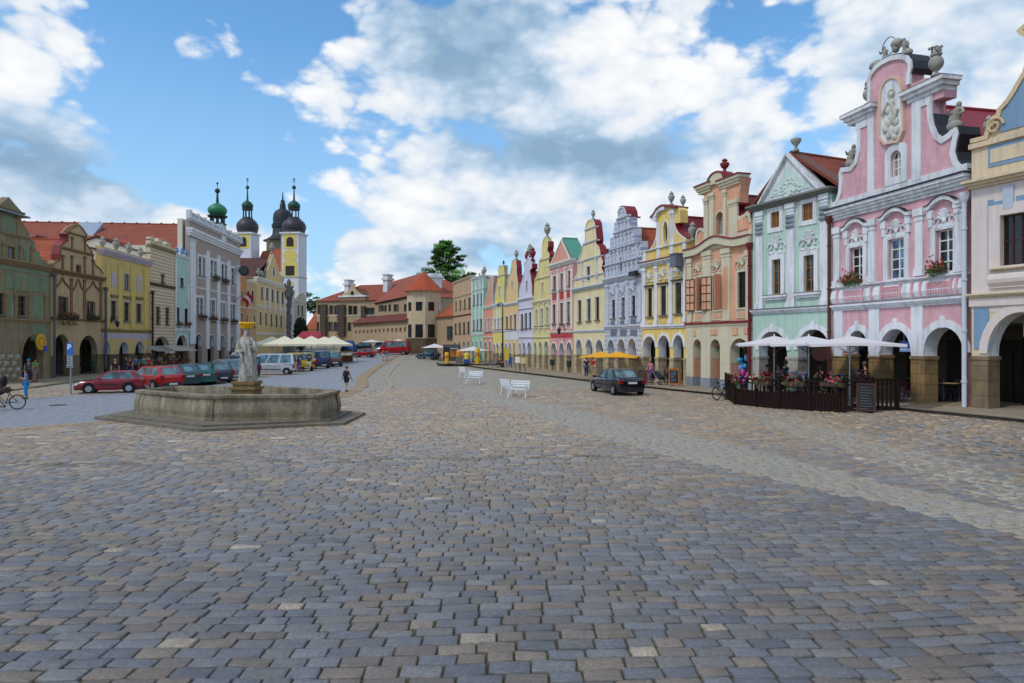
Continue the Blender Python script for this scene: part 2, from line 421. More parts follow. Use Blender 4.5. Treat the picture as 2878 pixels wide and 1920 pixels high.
        if rake:
            q = MB(); q.poly([(u0-.02, ve+.03), (ur, vr+.05), (u1+.02, ve+.03), (u1+.02, ve-.02), (ur, vr+.002), (u0-.02, ve-.02)], [], y0-.01, y0+rake[1]); s.put(q, 'roof_flashing', rake[0], parent=r)
        return r
    def roofpar(s, mat, vr, ve, y0=.4, y1=11, over=.1, th=.14):
        ym = (y0+y1)/2; q = MB(); a, b = -over, s.W+over
        for (ya, za, yb, zb) in ((y0, ve, ym, vr), (ym, vr, y1, ve)):
            q.add([(a, ya, za), (b, ya, za), (b, yb, zb), (a, yb, zb), (a, ya, za-th), (b, ya, za-th), (b, yb, zb-th), (a, yb, zb-th)],
                  [(0, 1, 2, 3), (7, 6, 5, 4), (0, 4, 5, 1), (1, 5, 6, 2), (2, 6, 7, 3), (3, 7, 4, 0)])
        r = s.put(q, 'roof', mat)
        q = MB(); q.tube((a, ym, vr+.01), (b, ym, vr+.01), .1, .1, 6); s.put(q, 'ridge_tiles', mat, parent=r)
        q = MB()
        for x in (.02, s.W-.14):
            q = MB(); q.add([(x, y0+.2, ve-.2), (x, ym, vr-.2), (x, y1-.2, ve-.2), (x+.12, y0+.2, ve-.2), (x+.12, ym, vr-.2), (x+.12, y1-.2, ve-.2)], [(0, 1, 2), (5, 4, 3), (0, 2, 5, 3), (0, 3, 4, 1), (1, 4, 5, 2)])
            s.put(q, 'side_gable', CREAMW, parent=r)
        return r
    # -- ornaments
    def urn(s, x, y, h, mat=STATUE, yy=.2, name='finial', v=None, pts=None):
        u = s.u(x); v = s.v(x, y) if v is None else v; k = h
        prof = pts or [(.0, 0), (.17, 0), (.17, .08), (.08, .12), (.07, .2), (.1, .25), (.2, .42), (.24, .58), (.2, .68), (.13, .72), (.15, .77), (.17, .8), (.12, .86), (.06, .95), (.0, 1.0)]
        q = MB(); q.lathe([(a*k*(.82 if pts is None else .9), b*k*.86) for a, b in prof], (u, yy, v-.03), 12, cap=False); return s.put(q, name, mat, 40)
    def statue(s, x, y, h, mat=STATUE, yy=.15, name='gable_statue', lean=0.0, arms=True, sit=False):
        u = s.u(x); v = s.v(x, y)-.04; q = MB(); k = h*.74
        if sit: q.ball((u, yy, v+.18*k), (.3*k, .24*k, .2*k)); q.tube((u, yy, v+.2*k), (u+lean*k-.3*k, yy-.14*k, v+.03*k), .12*k, .07*k)
        else: q.lathe([(.0, 0), (.2*k, 0), (.17*k, .2*k), (.15*k, .42*k), (.12*k, .5*k)], (u, yy, v), 10, cap=False)
        b = .45*k if not sit else .3*k; bx = u+lean*k*.5
        q.tube((u, yy, v+b-.1*k), (bx, yy, v+.72*k), .14*k, .15*k, 9); q.ball((bx, yy, v+.72*k), (.19*k, .13*k, .1*k))
        q.ball((bx+lean*k*.2, yy, v+.9*k), (.09*k, .1*k, .11*k)); q.tube((bx, yy, v+.75*k), (bx, yy, v+.86*k), .06*k)
        if arms:
            for sd in (-1, 1):
                e = (bx+sd*.3*k, yy-.05*k, v+(.55 if sd > 0 else .62)*k)
                q.tube((bx+sd*.16*k, yy, v+.73*k), e, .06*k, .05*k); q.tube(e, (bx+sd*.22*k, yy-.2*k, v+(.5 if sd > 0 else .75)*k), .05*k, .035*k)
        q.ball((u-.1*k, yy+.02, v+.38*k), (.16*k, .16*k, .24*k))
        return s.put(q, name, mat, 50)
    def stucco(s, x, y, w, h, mat=WHITE, name='stucco_ornament', seed=0, shell=True):
        """relief of scrolls and a shell over a window"""
        u, v = s.u(x), s.v(x, y); q = MB(); rr = random.Random(seed)
        if shell:
            for k in range(7):
                a = math.pi*(k+.5)/7; q.tube((u, -.03, v-.1*h), (u-math.cos(a)*w*.26, -.08, v+math.sin(a)*h*.42), .02, .06, 6); q.ball((u-math.cos(a)*w*.27, -.08, v+math.sin(a)*h*.43), .065*(w/1.2), 6, 4)
            q.ball((u, -.05, v-.12*h), (.1*w, .08, .12*h))
        for sd in (-1, 1):
            pts = []
            for k in range(15):
                a = k/14*4.6; r = w*.17*(1-k/19); pts.append((u+sd*(w*.34+r*math.cos(a)), -.05, v-h*.12+r*math.sin(a)*1.3))
            q.path(pts, .035*(w/1.2)+.01, 5)
            q.path([(u+sd*w*.08, -.05, v-h*.34), (u+sd*w*.22, -.06, v-h*.42), (u+sd*w*.36, -.05, v-h*.36), (u+sd*w*.46, -.05, v-h*.46)], .04, 5)
        return s.put(q, name, mat, 50)
    def pipe(s, x, y0, y1, mat, r=.06, yy=-.12):
        u = s.u(x); a, b = s.v(x, y1), s.v(x, y0); q = MB(); q.tube((u, yy, max(a, -.1)), (u, yy, b), r, r, 8); q.lathe([(r, 0), (.2, .25), (.2, .4)], (u, yy, b), 8)
        for k in range(4): z = a+(b-a)*(k+.5)/4; q.tube((u, yy, z-.04), (u, yy, z+.04), r*1.35, r*1.35, 8)
        return s.put(q, 'downpipe', mat, 40)
    def flowers(s, x0, x1, y, h=.35, petal=PETAL, label=None, group='flower boxes on the window sills', v=None, u=None, yy=-.3):
        u0, u1 = (s.u(x0), s.u(x1)) if u is None else u; vv = s.v((x0+x1)/2, y) if v is None else v
        w = s.world((u0+u1)/2, yy, vv)
        flowerbox(w, s.rot, u1-u0, h, petal, label, group)
def flowerbox(loc, rz, w, h, petal, label, group=None, hang=False, n=None):
    o = thing('flower_box', label, 'flower box', loc, rz, group)
    q = MB()
    if hang: q.lathe([(.05, 0), (.17, .08), (.2, .2)], (0, 0, 0), 10)
    else: q.box(-w/2, w/2, -.1, .1, 0, .16)
    q.build('trough', plain('planter_clay', '4a3328', .8), o)
    rr = random.Random(label); g = MB(); f = MB(); n = n or int(60+90*w)
    for k in range(n):
        a = rr.uniform(-.5, .5); x = a*w; y = rr.gauss(-.06, .1); z = .1+abs(rr.gauss(.05, .14))*1.2 if rr.random() > .3 else .12-rr.random()*h*.9
        for mb, sz, zz in ((g, .05, 0), (f, .045, .06)):
            if mb is f and (rr.random() < .4 or (z < -.02 and h < .5)): continue
            if mb is g and rr.random() < .0: continue
            p = Vector((x+rr.gauss(0, .03), y+rr.gauss(0, .04)-(.03 if mb is f else 0), z+zz))
            t1 = Vector((rr.gauss(0, 1), rr.gauss(0, 1), rr.gauss(0, 1))).normalized()*sz*rr.uniform(.7, 1.4); t2 = t1.orthogonal().normalized()*sz*1.1
            mb.add([p-t1, p+t2, p+t1, p-t2], [(0, 1, 2, 3)])
    tag(g.build('leaves', LEAF, o), kind='stuff'); tag(f.build('petals', petal, o), kind='stuff')
    return o
def lantern(loc, label, h=.9, rz=0):
    o = thing('wall_lantern', label, 'lantern', loc, rz, 'lanterns on the facades')
    q = MB(); q.path([(0, 0, .5), (0, -.35, .75), (0, -.55, .6)], .03); q.box(-.05, .05, -.02, .05, .2, .8); q.build('bracket', IRON, o)
    q = MB(); q.lathe([(.04, 0), (.1, .03), (.2, .45), (.22, .47), (.03, .68), (.02, .75)], (0, -.55, -.2), 6); q.build('lantern_body', plain('lantern_frame', '1d2226', .3), o)
# ------------------------------------------------------------------ the right-hand row, near to far
ROWR = 'gabled houses along the right side of the square'
ROWL = 'houses along the left side of the square'
LABH = {}
# pink house ---------------------------------------------------------------
PINK = plaster('d8a5ac', .12, .3, '94747a', patch='e7cccd')
def pink_house():
    h = House('gabled_house', 'pink and white baroque house with a tall scrolled gable, statues and an oval relief', S('J', 98, 0)[0], 33.3, S('J', 1060, 0)[0], 25.9, 'house', ROWR, 'J')
    for a in ((205, 362, 985, 832), (445, 662, 985, 820), (755, 1035, 985, 808)): h.arch(*a, trim=WHITE, tw=.3, key=True)
    for k, (x0, x1, y0, y1) in enumerate(((228, 322, 240, 502), (500, 617, 178, 465), (838, 966, 112, 415))):
        h.win(x0, x1, y0, y1, FRW, 2, 4, WHITE, .24, None, dep=.14, glass=GLASSB if k == 1 else GLASS, proud=.07)
        u0, u1 = h.u(x0), h.u(x1); vb, vt = h.v((x0+x1)/2, y1), h.v((x0+x1)/2, y0)
        if k != 1:                               # one casement stands open
            w = u1-u0; q = MB(); q.mx = Matrix.Translation((u1, .28, vb)) @ Matrix.Rotation(R(-105), 4, 'Z')
            for z0, z1 in ((0, .05), (vt-vb-.05, vt-vb)): q.box(-w*.5, 0, -.02, .02, z0, z1)
            for x in (-w*.5, -.05): q.box(x, x+.05, -.021, .021, .05, vt-vb-.05)
            for j in (1, 2, 3): z = (vt-vb)*j/4; q.box(-w*.47, -.04, -.015, .015, z-.02, z+.02)
            h.put(q, 'open_casement', FRW)
        hx = (x0+x1)/2; q = MB(); uc = (u0+u1)/2; w = (u1-u0)*.5+.42; zt = vt+1.02     # curved hood mould
        pts = [(-1, 0), (-.75, .02), (-.45, .2), (0, .3), (.45, .2), (.75, .02), (1, 0)]
        line = smoothline([(uc+a*w, zt+b) for a, b in pts], 3); s_ = [(a, b-.16) for a, b in line]
        q.poly(line+s_[::-1], [], -.2, .02); h.put(q, 'window_hood', WHITE)
        q = MB(); q.poly([(a, b+.03) for a, b in line]+[(a, b+.002) for a, b in line][::-1], [], -.24, .02); h.put(q, 'hood_flashing', ZINC)
        for sd in (-1, 1): q = MB(); q.box(uc+sd*(w-.2)-.14, uc+sd*(w-.2)+.14, -.13, .01, zt-.5, zt-.17); q.box(uc+sd*(w-.2)-.1, uc+sd*(w-.2)+.1, -.1, .01, zt-.85, zt-.4999); h.put(q, 'hood_bracket', WHITE)
        o = MB(); h.stucco(hx, y0-62*(1+.12*k), (u1-u0)*1.15, .85, seed=k)
    for x0, x1 in ((118, 160), (366, 412), (700, 752), (985, 1055)): h.pil(x0, x1, {118: 100, 366: 40, 700: -35, 985: -100}[x0], {118: 525, 366: 490, 700: 445, 985: 415}[x0], WHITE, .1, .3, base=True)
    for x0, x1 in ((118, 178), (366, 440), (668, 752), (1038, 1058)): h.pil(x0, x1, {118: 690, 366: 680, 668: 660, 1038: 635}[x0], 1015, WHITE, .07, None)
    h.band(560, 622, 668, WHITE, .22, name='string_course', steps=3)
    h.band(560, 474, 492, WHITE, .2, name='sill_ledge', steps=2)
    z0, z1 = h.v(560, 612), h.v(560, 494); q = MB()           # bulging parapet zone under the windows
    prof = [(0, z0), (.12, z0+.05), (.2, z0+(z1-z0)*.35), (.16, z0+(z1-z0)*.7), (.05, z1)]
    for (ya, za), (yb, zb) in zip(prof, prof[1:]): q.hexa([(.0, -ya, za), (h.W, -ya, za), (h.W, .02, za), (0, .02, za), (0, -yb, zb), (h.W, -yb, zb), (h.W, .02, zb), (0, .02, zb)])
    h.put(q, 'parapet', WHITE)
    for x0, x1 in ((205, 322), (480, 600), (800, 955)):
        q = MB(); u0, u1 = h.u(x0), h.u(x1); n = 8
        for i in range(n):
            for j in range(5):
                c = (u0+(u1-u0)*(i+.5)/n, -.2, z0+.12+(z1-z0-.25)*(j+.5)/5); q.ball(c, (.035, .05, .035), 5, 3)
        q.box(u0-.05, u1+.05, -.19, .0, z0+.1, z1-.14); h.put(q, 'lattice_panel', PINK)
    for x in (160, 335, 400, 470, 605, 690, 750, 970, 1010):
        q = MB(); u = h.u(x); q.box(u-.05, u+.05, -.22, 0, z0+.06, z1-.06); h.put(q, 'parapet_stripe', PINK)
    h.c = 'I'
    top = [(100, 1290), (125, 1235), (143, 1180), (150, 1100), (146, 1050), (160, 1008), (190, 1005), (225, 1000), (252, 965), (268, 900), (274, 820), (270, 720), (262, 655), (190, 640), (255, 600), (345, 565), (348, 470), (344, 410), (360, 360), (395, 310), (445, 270), (510, 238), (575, 226), (625, 235), (650, 270), (655, 320), (643, 360), (640, 432), (740, 390), (902, 384), (866, 420), (862, 520), (790, 545), (792, 640), (806, 715), (832, 775), (862, 795), (900, 770), (930, 735), (962, 730), (972, 775), (958, 840), (948, 900), (965, 960), (1000, 1000), (1042, 1018)]
    uv = h.P(top); uv[0] = (0, uv[0][1]); uv[-1] = (h.W, uv[-1][1])
    h.win(505, 578, 890, 1068, FRW, 2, 3, WHITE, .32, None, arch=True, dep=.08, proud=.08)
    h.wall(PINK, uv)
    h.body(CREAMW, h.v(560, 1190))
    h.c = 'J'; h.piers(SAND, h.v(800, 1016), .05)
    h.c = 'I'; h.band(560, 1178, 1262, WHITE, .34, steps=4)
    q = MB(); z = h.v(560, 1176); q.box(-.2, h.W+.2, -.4, .4, z, z+.05); h.put(q, 'cornice_flashing', ZINC)
    h.band(400, 1160, 1225, WHITE, .05, name='gable_base', steps=1)
    segs = ((0, 12), (14, 15), (15, 16), (26, 27)); cop = uv
    h.coping(uv[0:12], .22, WHITE, .07, .5); h.coping(uv[15:28], .2, WHITE, .1, .5); h.coping(uv[32:], .24, WHITE, .07, .5)
    for sl in (uv[1:11], uv[16:27], uv[33:]): h.coping(sl, .05, ZINC, .02, .95, 'gable_flashing', .06)
    h.pil(344, 388, 590, 1205, WHITE, .06); h.pil(650, 712, 470, 1095, WHITE, .06)
    h.pil(262, 344, 650, 735, WHITE, .05); h.pil(712, 790, 470, 575, WHITE, .05)
    for xs in ((185, 410, 640, 560), (590, 905, 462, 384)):       # capped pilaster heads
        u0, u1 = h.u(xs[0]), h.u(xs[1]); v0 = h.v((xs[0]+xs[1])/2, (xs[2]+xs[3])/2+10); q = MB()
        for k, e in enumerate((.0, .12, .24)): q.box(u0+.26-e, u1-.26+e, -.1-e, .62, v0-.5+.17*k, v0-.33+.17*k)
        h.put(q, 'pilaster_head', WHITE); q = MB(); q.hexa([(u0, -.36, v0+.01), (u1, -.36, v0+.01), (u1, .66, v0+.01), (u0, .66, v0+.01), (u0+.4, -.1, v0+.14), (u1-.4, -.1, v0+.14), (u1-.4, .4, v0+.14), (u0+.4, .4, v0+.14)])
        h.put(q, 'pilaster_cap', ZINC)
    # oval relief plaque
    pts = smoothline([(445, 640), (448, 500), (475, 425), (520, 395), (560, 410), (582, 470), (588, 580), (592, 700)], 3)+[(592, 750), (560, 820), (475, 835), (440, 790)]
    q = MB(); q.poly(h.P(pts), [], -.1, .02); pl = h.put(q, 'relief_plaque', WHITE)
    uv2 = h.P(pts+[pts[0]]); h.coping(uv2, -.1, plaster('d9bba4', .1, .1), .16, .02, 'plaque_frame')
    q = MB(); cx = 518
    for (x, y, r) in ((518, 505, .13), (520, 560, .17), (500, 610, .2), (540, 620, .2), (525, 660, .26), (500, 700, .22), (545, 690, .2), (480, 740, .2), (520, 760, .26), (555, 750, .18), (500, 790, .15), (540, 795, .15), (465, 640, .09), (562, 610, .09)):
        q.ball((h.u(x), -.12, h.v(x, y)), (r, .1, r*1.1), 8, 5)
    q.path([(h.u(505), -.2, h.v(505, 560)), (h.u(475), -.2, h.v(475, 620)), (h.u(460), -.15, h.v(460, 650))], .06)
    q.path([(h.u(530), -.2, h.v(530, 570)), (h.u(560), -.2, h.v(560, 640)), (h.u(540), -.18, h.v(540, 700))], .06)
    q.ring((h.u(518), -.14, h.v(518, 500)), .18, .025); h.put(q, 'relief_figure', stone('cdc9be', .15), 50, pl)
    # statues and urns on the gable
    VASE = [(0, 0), (.16, 0), (.17, .06), (.07, .1), (.06, .16), (.1, .2), (.2, .32), (.23, .46), (.19, .58), (.12, .66), (.17, .7), (.17, .74), (.1, .76), (0, .77)]
    h.urn(322, 572, 1.3, yy=.2, pts=VASE, name='flower_urn'); h.urn(782, 372, 1.4, yy=.2, pts=VASE, name='flower_urn')
    for x, y, n in ((322, 440, 1), (782, 225, 1)):
        q = MB(); rr = random.Random(x)
        zb_ = h.v(x, 572 if x < 400 else 372)+.56*(1.3 if x < 400 else 1.45)
        for k in range(70): z_ = .36*rr.random()**1.6; a_ = rr.gauss(0, .07+.13*z_); q.ball((h.u(x)+a_, .2+rr.gauss(0, .09), zb_+z_), (rr.uniform(.03, .07), .06, rr.uniform(.04, .09)), 6, 4)
        h.put(q, 'stone_bouquet', STATUE, 50)
    h.statue(590, 232, 1.15, yy=.15, lean=-.3, sit=True); h.statue(452, 270, .95, yy=.1, lean=-.2, sit=True)
    q = MB(); q.ring((h.u(472), .1, h.v(472, 170)), .38, .025, n=24, k=5); q.tube((h.u(455), .1, h.v(455, 235)), (h.u(450), .1, h.v(450, 200)), .03)
    q.ball((h.u(385), .1, h.v(385, 300)), (.4, .2, .2)); h.put(q, 'halo_ring', STATUE, 50)
    q = MB(); q.ball((h.u(525), .1, h.v(525, 150)), (.28, .2, .2)); q.ball((h.u(520), .1, h.v(520, 185)), (.16, .16, .2)); h.put(q, 'angel_wing', STATUE, 50)
    h.statue(212, 1000, 1.4, yy=.1, lean=.25, name='cherub_statue', sit=True); h.statue(925, 745, 1.45, yy=.1, lean=.25, name='cherub_statue', sit=True)
    h.c = 'I'; h.roof(plain('crimson_sheet_roof', '8f2230', .5, .2, .15), h.v(760, 440), h.v(560, 1175), .6, 12, over=.05)
    h.c = 'J'; h.pipe(1072, -70, 1375, plain('white_downpipe', 'c4c9d2', .5), .085, -.22)
    h.pipe(102, 80, 1300, plain('brown_downpipe', '5a2a20', .5, .2), .08, -.2)
    w = h.world(h.u(265), -.22, h.v(265, 497)); flowerbox(w, h.rot, h.u(322)-h.u(205), .3, PETAL, 'red geraniums on the left upper sill of the pink house', 'flower boxes on the window sills')
    w = h.world(h.u(880), -.24, h.v(880, 420)); flowerbox(w, h.rot, h.u(935)-h.u(820), .3, PETAL, 'red geraniums on the right upper sill of the pink house', 'flower boxes on the window sills')
    # blue shop sign under the middle arch
    h.c = 'K'; u0, u1 = h.u(2052), h.u(2252); v1, v0 = h.v(2150, 232), h.v(2150, 350)
    w = h.world((u0+u1)/2, .45, v0); sg = thing('shop_sign', 'blue and white sign with a mountain shape under the middle pink house arch', 'sign', w, h.rot)
    W = u1-u0; H = v1-v0; q = MB(); q.box(-W/2, W/2, 0, .08, 0, H); q.tube((-W*.3, .04, H), (-W*.3, .04, H+.7), .015); q.tube((W*.3, .04, H), (W*.3, .04, H+.7), .015); q.build('sign_board', plain('sign_light_blue', '7f9fd0', .4, var=.15), sg)
    q = MB(); q.poly([(-.48*W, .5*H), (-.1*W, .42*H), (.05*W, .4*H), (.17*W, .62*H), (.27*W, .38*H), (.48*W, .55*H), (.48*W, .97*H), (.3*W, 1.06*H), (.15*W, 1.1*H), (0, .97*H), (-.48*W, .97*H)], [], -.02, -.001); q.build('sign_emblem', plain('sign_deep_blue', '1a3fa0', .4), sg)
    q = MB()
    for k in range(6): x = (-.42+.075*k)*W; q.box(x, x+.035*W, -.035, -.021, .58*H, (.84-.05*(k % 2))*H)
    for k in range(9): x = (-.42+.09*k)*W; q.box(x, x+.06*W, -.015, -.002, .14*H, .26*H)
    q.build('sign_lettering', plain('sign_white', 'd9e2f0', .4), sg)
    return h
HP = pink_house()

# mint house ---------------------------------------------------------------
MINT = plaster('b6cfc0', .08, .25, '7f8f86'); MINTD = plaster('8fb5a5', .1, .1)
def mint_house():
    h = House('gabled_house', 'mint green house with a triangular white pediment, brown shutters and a tiled roof', S('G', 456, 0)[0], 38.3, S('J', 97, 0)[0], 33.35, 'house', ROWR, 'G')
    h.arch(494, 661, 1195, 1083, trim=WHITE, tw=.26, key=True); h.arch(726, 918, 1195, 1070, trim=WHITE, tw=.26, key=True)
    for x0, x1, y0, y1 in ((574, 626, 655, 862), (763, 824, 630, 846)):
        h.win(x0, x1, y0, y1, FRO, 2, 3, WHITE, .26, None, dep=.12, proud=.06)
        xc = (x0+x1)/2; u0, u1 = h.u(x0), h.u(x1); vb = h.v(xc, y1)
        q = MB(); q.box(u0-.5, u1+.5, -.22, .02, vb-.17, vb-.05); q.box(u0-.4, u1+.4, -.14, .02, vb-.3, vb-.171); h.put(q, 'window_sill', WHITE)
        q = MB(); q.box(u0-.52, u1+.52, -.24, .02, vb-.049, vb-.02); h.put(q, 'sill_flashing', SILL)
        h.stucco(xc, y0-88, (u1-u0)*2.0, 1.15, seed=int(x0)); h.rect(x0-12, x1+12, y0-48, y0-6, WHITE, .05, 'stucco_panel')
    for x0, x1, y0, y1 in ((566, 618, 372, 466), (752, 818, 320, 422)): h.win(x0, x1, y0, y1, FRO, 2, 2, WHITE, .24, None, dep=.06, glass=plain('brown_shutter_board', '7a4b22', .6, var=.35), proud=.05, name='shuttered_window')
    for x0, x1, y0, y1 in ((484, 522, 372, 950), (664, 710, 322, 942), (864, 912, 266, 928)):
        h.pil(x0, x1, y0, y1, WHITE, .1, .25, base=True); u0, u1 = h.u(x0), h.u(x1); v = h.v((x0+x1)/2, y0)-.95
        q = MB(); 
        for k in range(9): q.ball((u0+(u1-u0)*((k % 3)+.5)/3, -.14, v-.24*(k//3)+.25), (.13, .08, .13), 6, 4)
        h.put(q, 'capital', stone('8b93a0', .2), 50)
    h.band(690, 945, 972, WHITE, .2, name='string_course', steps=3)
    z = h.v(690, 944); q = MB(); q.box(-.05, h.W+.05, -.24, .1, z+.001, z+.04); h.put(q, 'ledge_flashing', SILL)
    h.wall(MINT, [(0, h.v(690, 300)), (h.W, h.v(690, 300))]); h.body(CREAMW, h.v(690, 300))
    h.piers(stone('b3ada2', .2), h.v(560, 1232), .05)
    h.band(690, 284, 318, plaster('7d8079', .1, .2), .4, name='eaves_cornice', steps=3, u0=-.0)
    a, b, c = h.p(507, 318), h.p(672, 38), h.p(848, 222); a = (a[0], h.v(690, 284)+.0); c = (h.u(862), a[1])
    q = MB(); q.poly([a, b, c], [], -.05, .4); h.put(q, 'pediment', WHITE)
    k = lambda p, f: (b[0]*.0+((a[0]+b[0]+c[0])/3)+(p[0]-(a[0]+b[0]+c[0])/3)*f, ((a[1]+b[1]+c[1])/3)+(p[1]-(a[1]+b[1]+c[1])/3)*f)
    q = MB(); q.poly([k(a, .66), k(b, .66), k(c, .66)], [], -.075, .0); pf = h.put(q, 'pediment_field', plaster('c6d8d0', .05, .1))
    q = MB(); rr = random.Random(3); m = k(b, 0)
    for s_ in range(12):
        x = rr.uniform(-1.1, 1.1)*.75; y0_ = m[1]-.55+rr.uniform(0, .9-abs(x)*.7); pts = [(m[0]+x+.17*math.cos(t*.8), -.09, y0_+.17*math.sin(t*.8)*(1-t*.08)) for t in range(7)]; q.path(pts, .035, 5)
    h.put(q, 'relief_scrolls', plaster('dbe5e0', .05, .1), 50, pf)
    q = MB(); q.poly([(a[0]-.12, a[1]), (b[0], b[1]+.14), (c[0]+.12, c[1]), (c[0]-.02, c[1]), (b[0], b[1]), (a[0]+.02, a[1])], [], -.25, .5); h.put(q, 'pediment_moulding', WHITE)
    h.roof(roofmat('8d3f22', .45), b[1]+.2, a[1]+.05, .1, 11, ur=b[0], u0=-.35, u1=h.W+.35, rake=(plain('brown_rake', '6d3f2a', .6, var=.3), .9))
    h.urn(697, 36, .95, STATUE, .2, v=b[1]+.2, pts=[(0, 0), (.2, 0), (.2, .1), (.09, .2), (.09, .35), (.25, .55), (.32, .7), (.32, .78), (.2, .85), (0, .88)])
    h.c = 'K'
    u = h.u(1240); w = h.world(u, .3, h.v(1240, 345)); o = thing('hanging_sign', 'dark round wooden sign hanging in the right arch of the mint house', 'sign', w, h.rot)
    q = MB(); q.lathe([(.0, -.04), (.62, -.04), (.62, .04), (0, .04)], (0, 0, 0), 20); q.mx = None
    q.v = [(x, z, y*.8) for x, y, z in q.v]; q.build('sign_disc', plain('dark_red_wood', '3c1c14', .6, var=.4), o)
    q = MB(); q.tube((-.3, 0, .35), (-.3, 0, .9), .015); q.tube((.3, 0, .35), (.3, 0, .9), .015); q.build('chains', IRON, o)
    return h
HM = mint_house()

# orange house -------------------------------------------------------------
ORG = plaster('e0a888', .1, .25); ORGC = plaster('d2c8ac', .07, .12)
def orange_house():
    h = House('gabled_house', 'orange and cream house with a waisted baroque gable, niche figure and open shutters', S('G', 64, 0)[0], 45.0, S('G', 455, 0)[0], 38.4, 'house', ROWR, 'G')
    h.arch(105, 152, 1178, 1130, soffit=ORGC); h.arch(207, 264, 1180, 1130, soffit=ORGC); h.arch(325, 437, 1205, 1125, soffit=ORGC)
    zt = h.v(250, 1062); out = [(0.01, -.5)]
    for a0, a1, a2, a3 in sorted(h.arches): out += [(a0, -.5), (a0, a2)]+arcpts(a0, a1, a2, a3)[1:-1]+[(a1, a2), (a1, -.5)]
    q = MB(); q.poly(out+[(h.W-.01, -.5), (h.W-.01, zt), (.01, zt)], [], -.035, .01); h.put(q, 'ground_floor_render', ORGC)
    for k, (x0, x1, y0, y1) in enumerate(((118, 160, 768, 960), (222, 275, 750, 955), (370, 428, 728, 942))):
        h.win(x0, x1, y0, y1, FRD, 2, 4, ORGC, .2, None, dep=.08, proud=.05)
        u0, u1 = h.u(x0), h.u(x1); vb, vt = h.v((x0+x1)/2, y1), h.v((x0+x1)/2, y0)
        h.stucco((x0+x1)/2, y0-55, (u1-u0)*1.5, .8, ORGC, seed=k); h.rect(x0-8, x1+8, y1+8, y1+62, ORGC, .05); h.rect(x0+2, x1-2, y1+20, y1+50, ORG, .07)
        if k < 2:
            w = (u1-u0)*.92
            for sd in (-1, 1):
                q = MB(); ux = u0-.04 if sd < 0 else u1+.04
                q.mx = Matrix.Translation((ux, -.05, vb)) @ Matrix.Rotation(R(-sd*(18 if sd < 0 else 62)), 4, 'Z')
                a, b = (-w, 0) if sd < 0 else (0, w)
                q.box(a, b, -.035, .0, 0, vt-vb); shm = q; o = h.put(q, 'shutter', ORG); q = MB(); q.mx = shm.mx
                for x in (a, (a+b)/2-.03, b-.06): q.box(x, x+.06, -.05, -.036, 0, vt-vb)
                for j in range(5): z = (vt-vb-.06)*j/4; q.box(a+.061, b-.061, -.048, -.0365, z, z+.06)
                h.put(q, 'shutter_battens', FRD, parent=o)
    for x0, x1, y0, y1 in ((76, 100, 650, 1030), (166, 216, 605, 1030), (280, 330, 590, 1020), (425, 452, 600, 1015)): h.pil(x0, x1, y0, y1, ORGC, .13, .3)
    h.rect(290, 318, 700, 950, ORG, .15)
    for x0, x1, y0, y1 in ((66, 100, 1050, 1410), (152, 206, 1045, 1410), (266, 324, 1040, 1420)): h.pil(x0, x1, y0, y1, ORGC, .06)
    h.band(250, 1026, 1038, REDMET, .16, name='string_course', steps=1); h.band(250, 1038, 1062, ORGC, .1, name='string_moulding', steps=2)
    z0, z1 = h.v(250, 604), h.v(250, 562); W = h.W      # undulating cornice
    line = smoothline([(0, 0), (.18*W, 0), (.28*W, .1), (.5*W, .42), (.72*W, .1), (.82*W, 0), (W, 0)], 4)
    for nm, m, a, b, pr in (('cornice', ORGC, z0, z1, .3), ('cornice_flashing', REDMET, z1+.001, z1+.08, .36)):
        q = MB(); q.poly([(x, y+b) for x, y in line]+[(x, y+a) for x, y in reversed(line)], [], -pr, .25); h.put(q, nm, m)
    top = [(66, 590), (118, 585), (120, 530), (124, 490), (140, 468), (158, 468), (172, 485), (172, 330), (168, 290), (160, 250), (132, 213), (215, 190), (225, 165), (248, 152), (270, 165), (395, 165), (383, 215), (378, 260), (375, 322), (350, 325), (345, 350), (360, 385), (385, 400), (410, 385), (430, 368), (446, 385), (452, 430), (452, 480)]
    uv = h.P(top); vb = z1-.02; uv[0] = (0, vb); uv[1] = (uv[1][0], vb); uv.append((W, vb))
    q = MB(); h.win(240, 286, 372, 508, ORGC, 1, 1, ORGC, .1, None, arch=True, dep=.42, glass=plaster('6d6254', .2, .2), proud=.06, name='niche')
    h.wall(ORG, uv); h.body(CREAMW, z0)
    h.coping(uv[1:7], .16, ORGC, .07, .45); h.coping(uv[19:27], .2, ORGC, .07, .45); h.coping([uv[k] for k in (18, 19, 20, 21, 22, 23, 24, 25)], .07, REDMET, .03, .8, 'gable_flashing', .07)
    for x0, x1, y0, y1 in ((172, 196, 290, 560), (204, 230, 260, 545), (286, 304, 240, 545), (322, 372, 300, 535)): h.pil(x0, x1, y0, y1, ORGC, .1, .22)
    h.rect(120, 455, 520, 580, ORGC, .05, 'gable_base'); h.rect(370, 430, 410, 480, ORG, .06)
    for x0, x1, y in ((130, 222, 212), (262, 398, 168)):
        u0, u1 = h.u(x0), h.u(x1); v = h.v((x0+x1)/2, y); q = MB()
        for k in range(3): e = .09*k; q.box(u0+.22-e, u1-.22+e, -.12-e, .5, v-.5+.16*k, v-.34+.16*k)
        h.put(q, 'tower_cornice', ORGC); q = MB(); q.box(u0, u1, -.36, .56, v-.019, v+.06); h.put(q, 'tower_cap', REDMET)
    u0, u1 = h.u(205), h.u(300); v = h.v(250, 150); q = MB(); q.poly([(u0, v-.55)]+arcpts(u0+.05, u1-.05, v-.4, v+.1, 8)+[(u1, v-.55)], [], -.2, .5); h.put(q, 'tower_arch', ORGC)
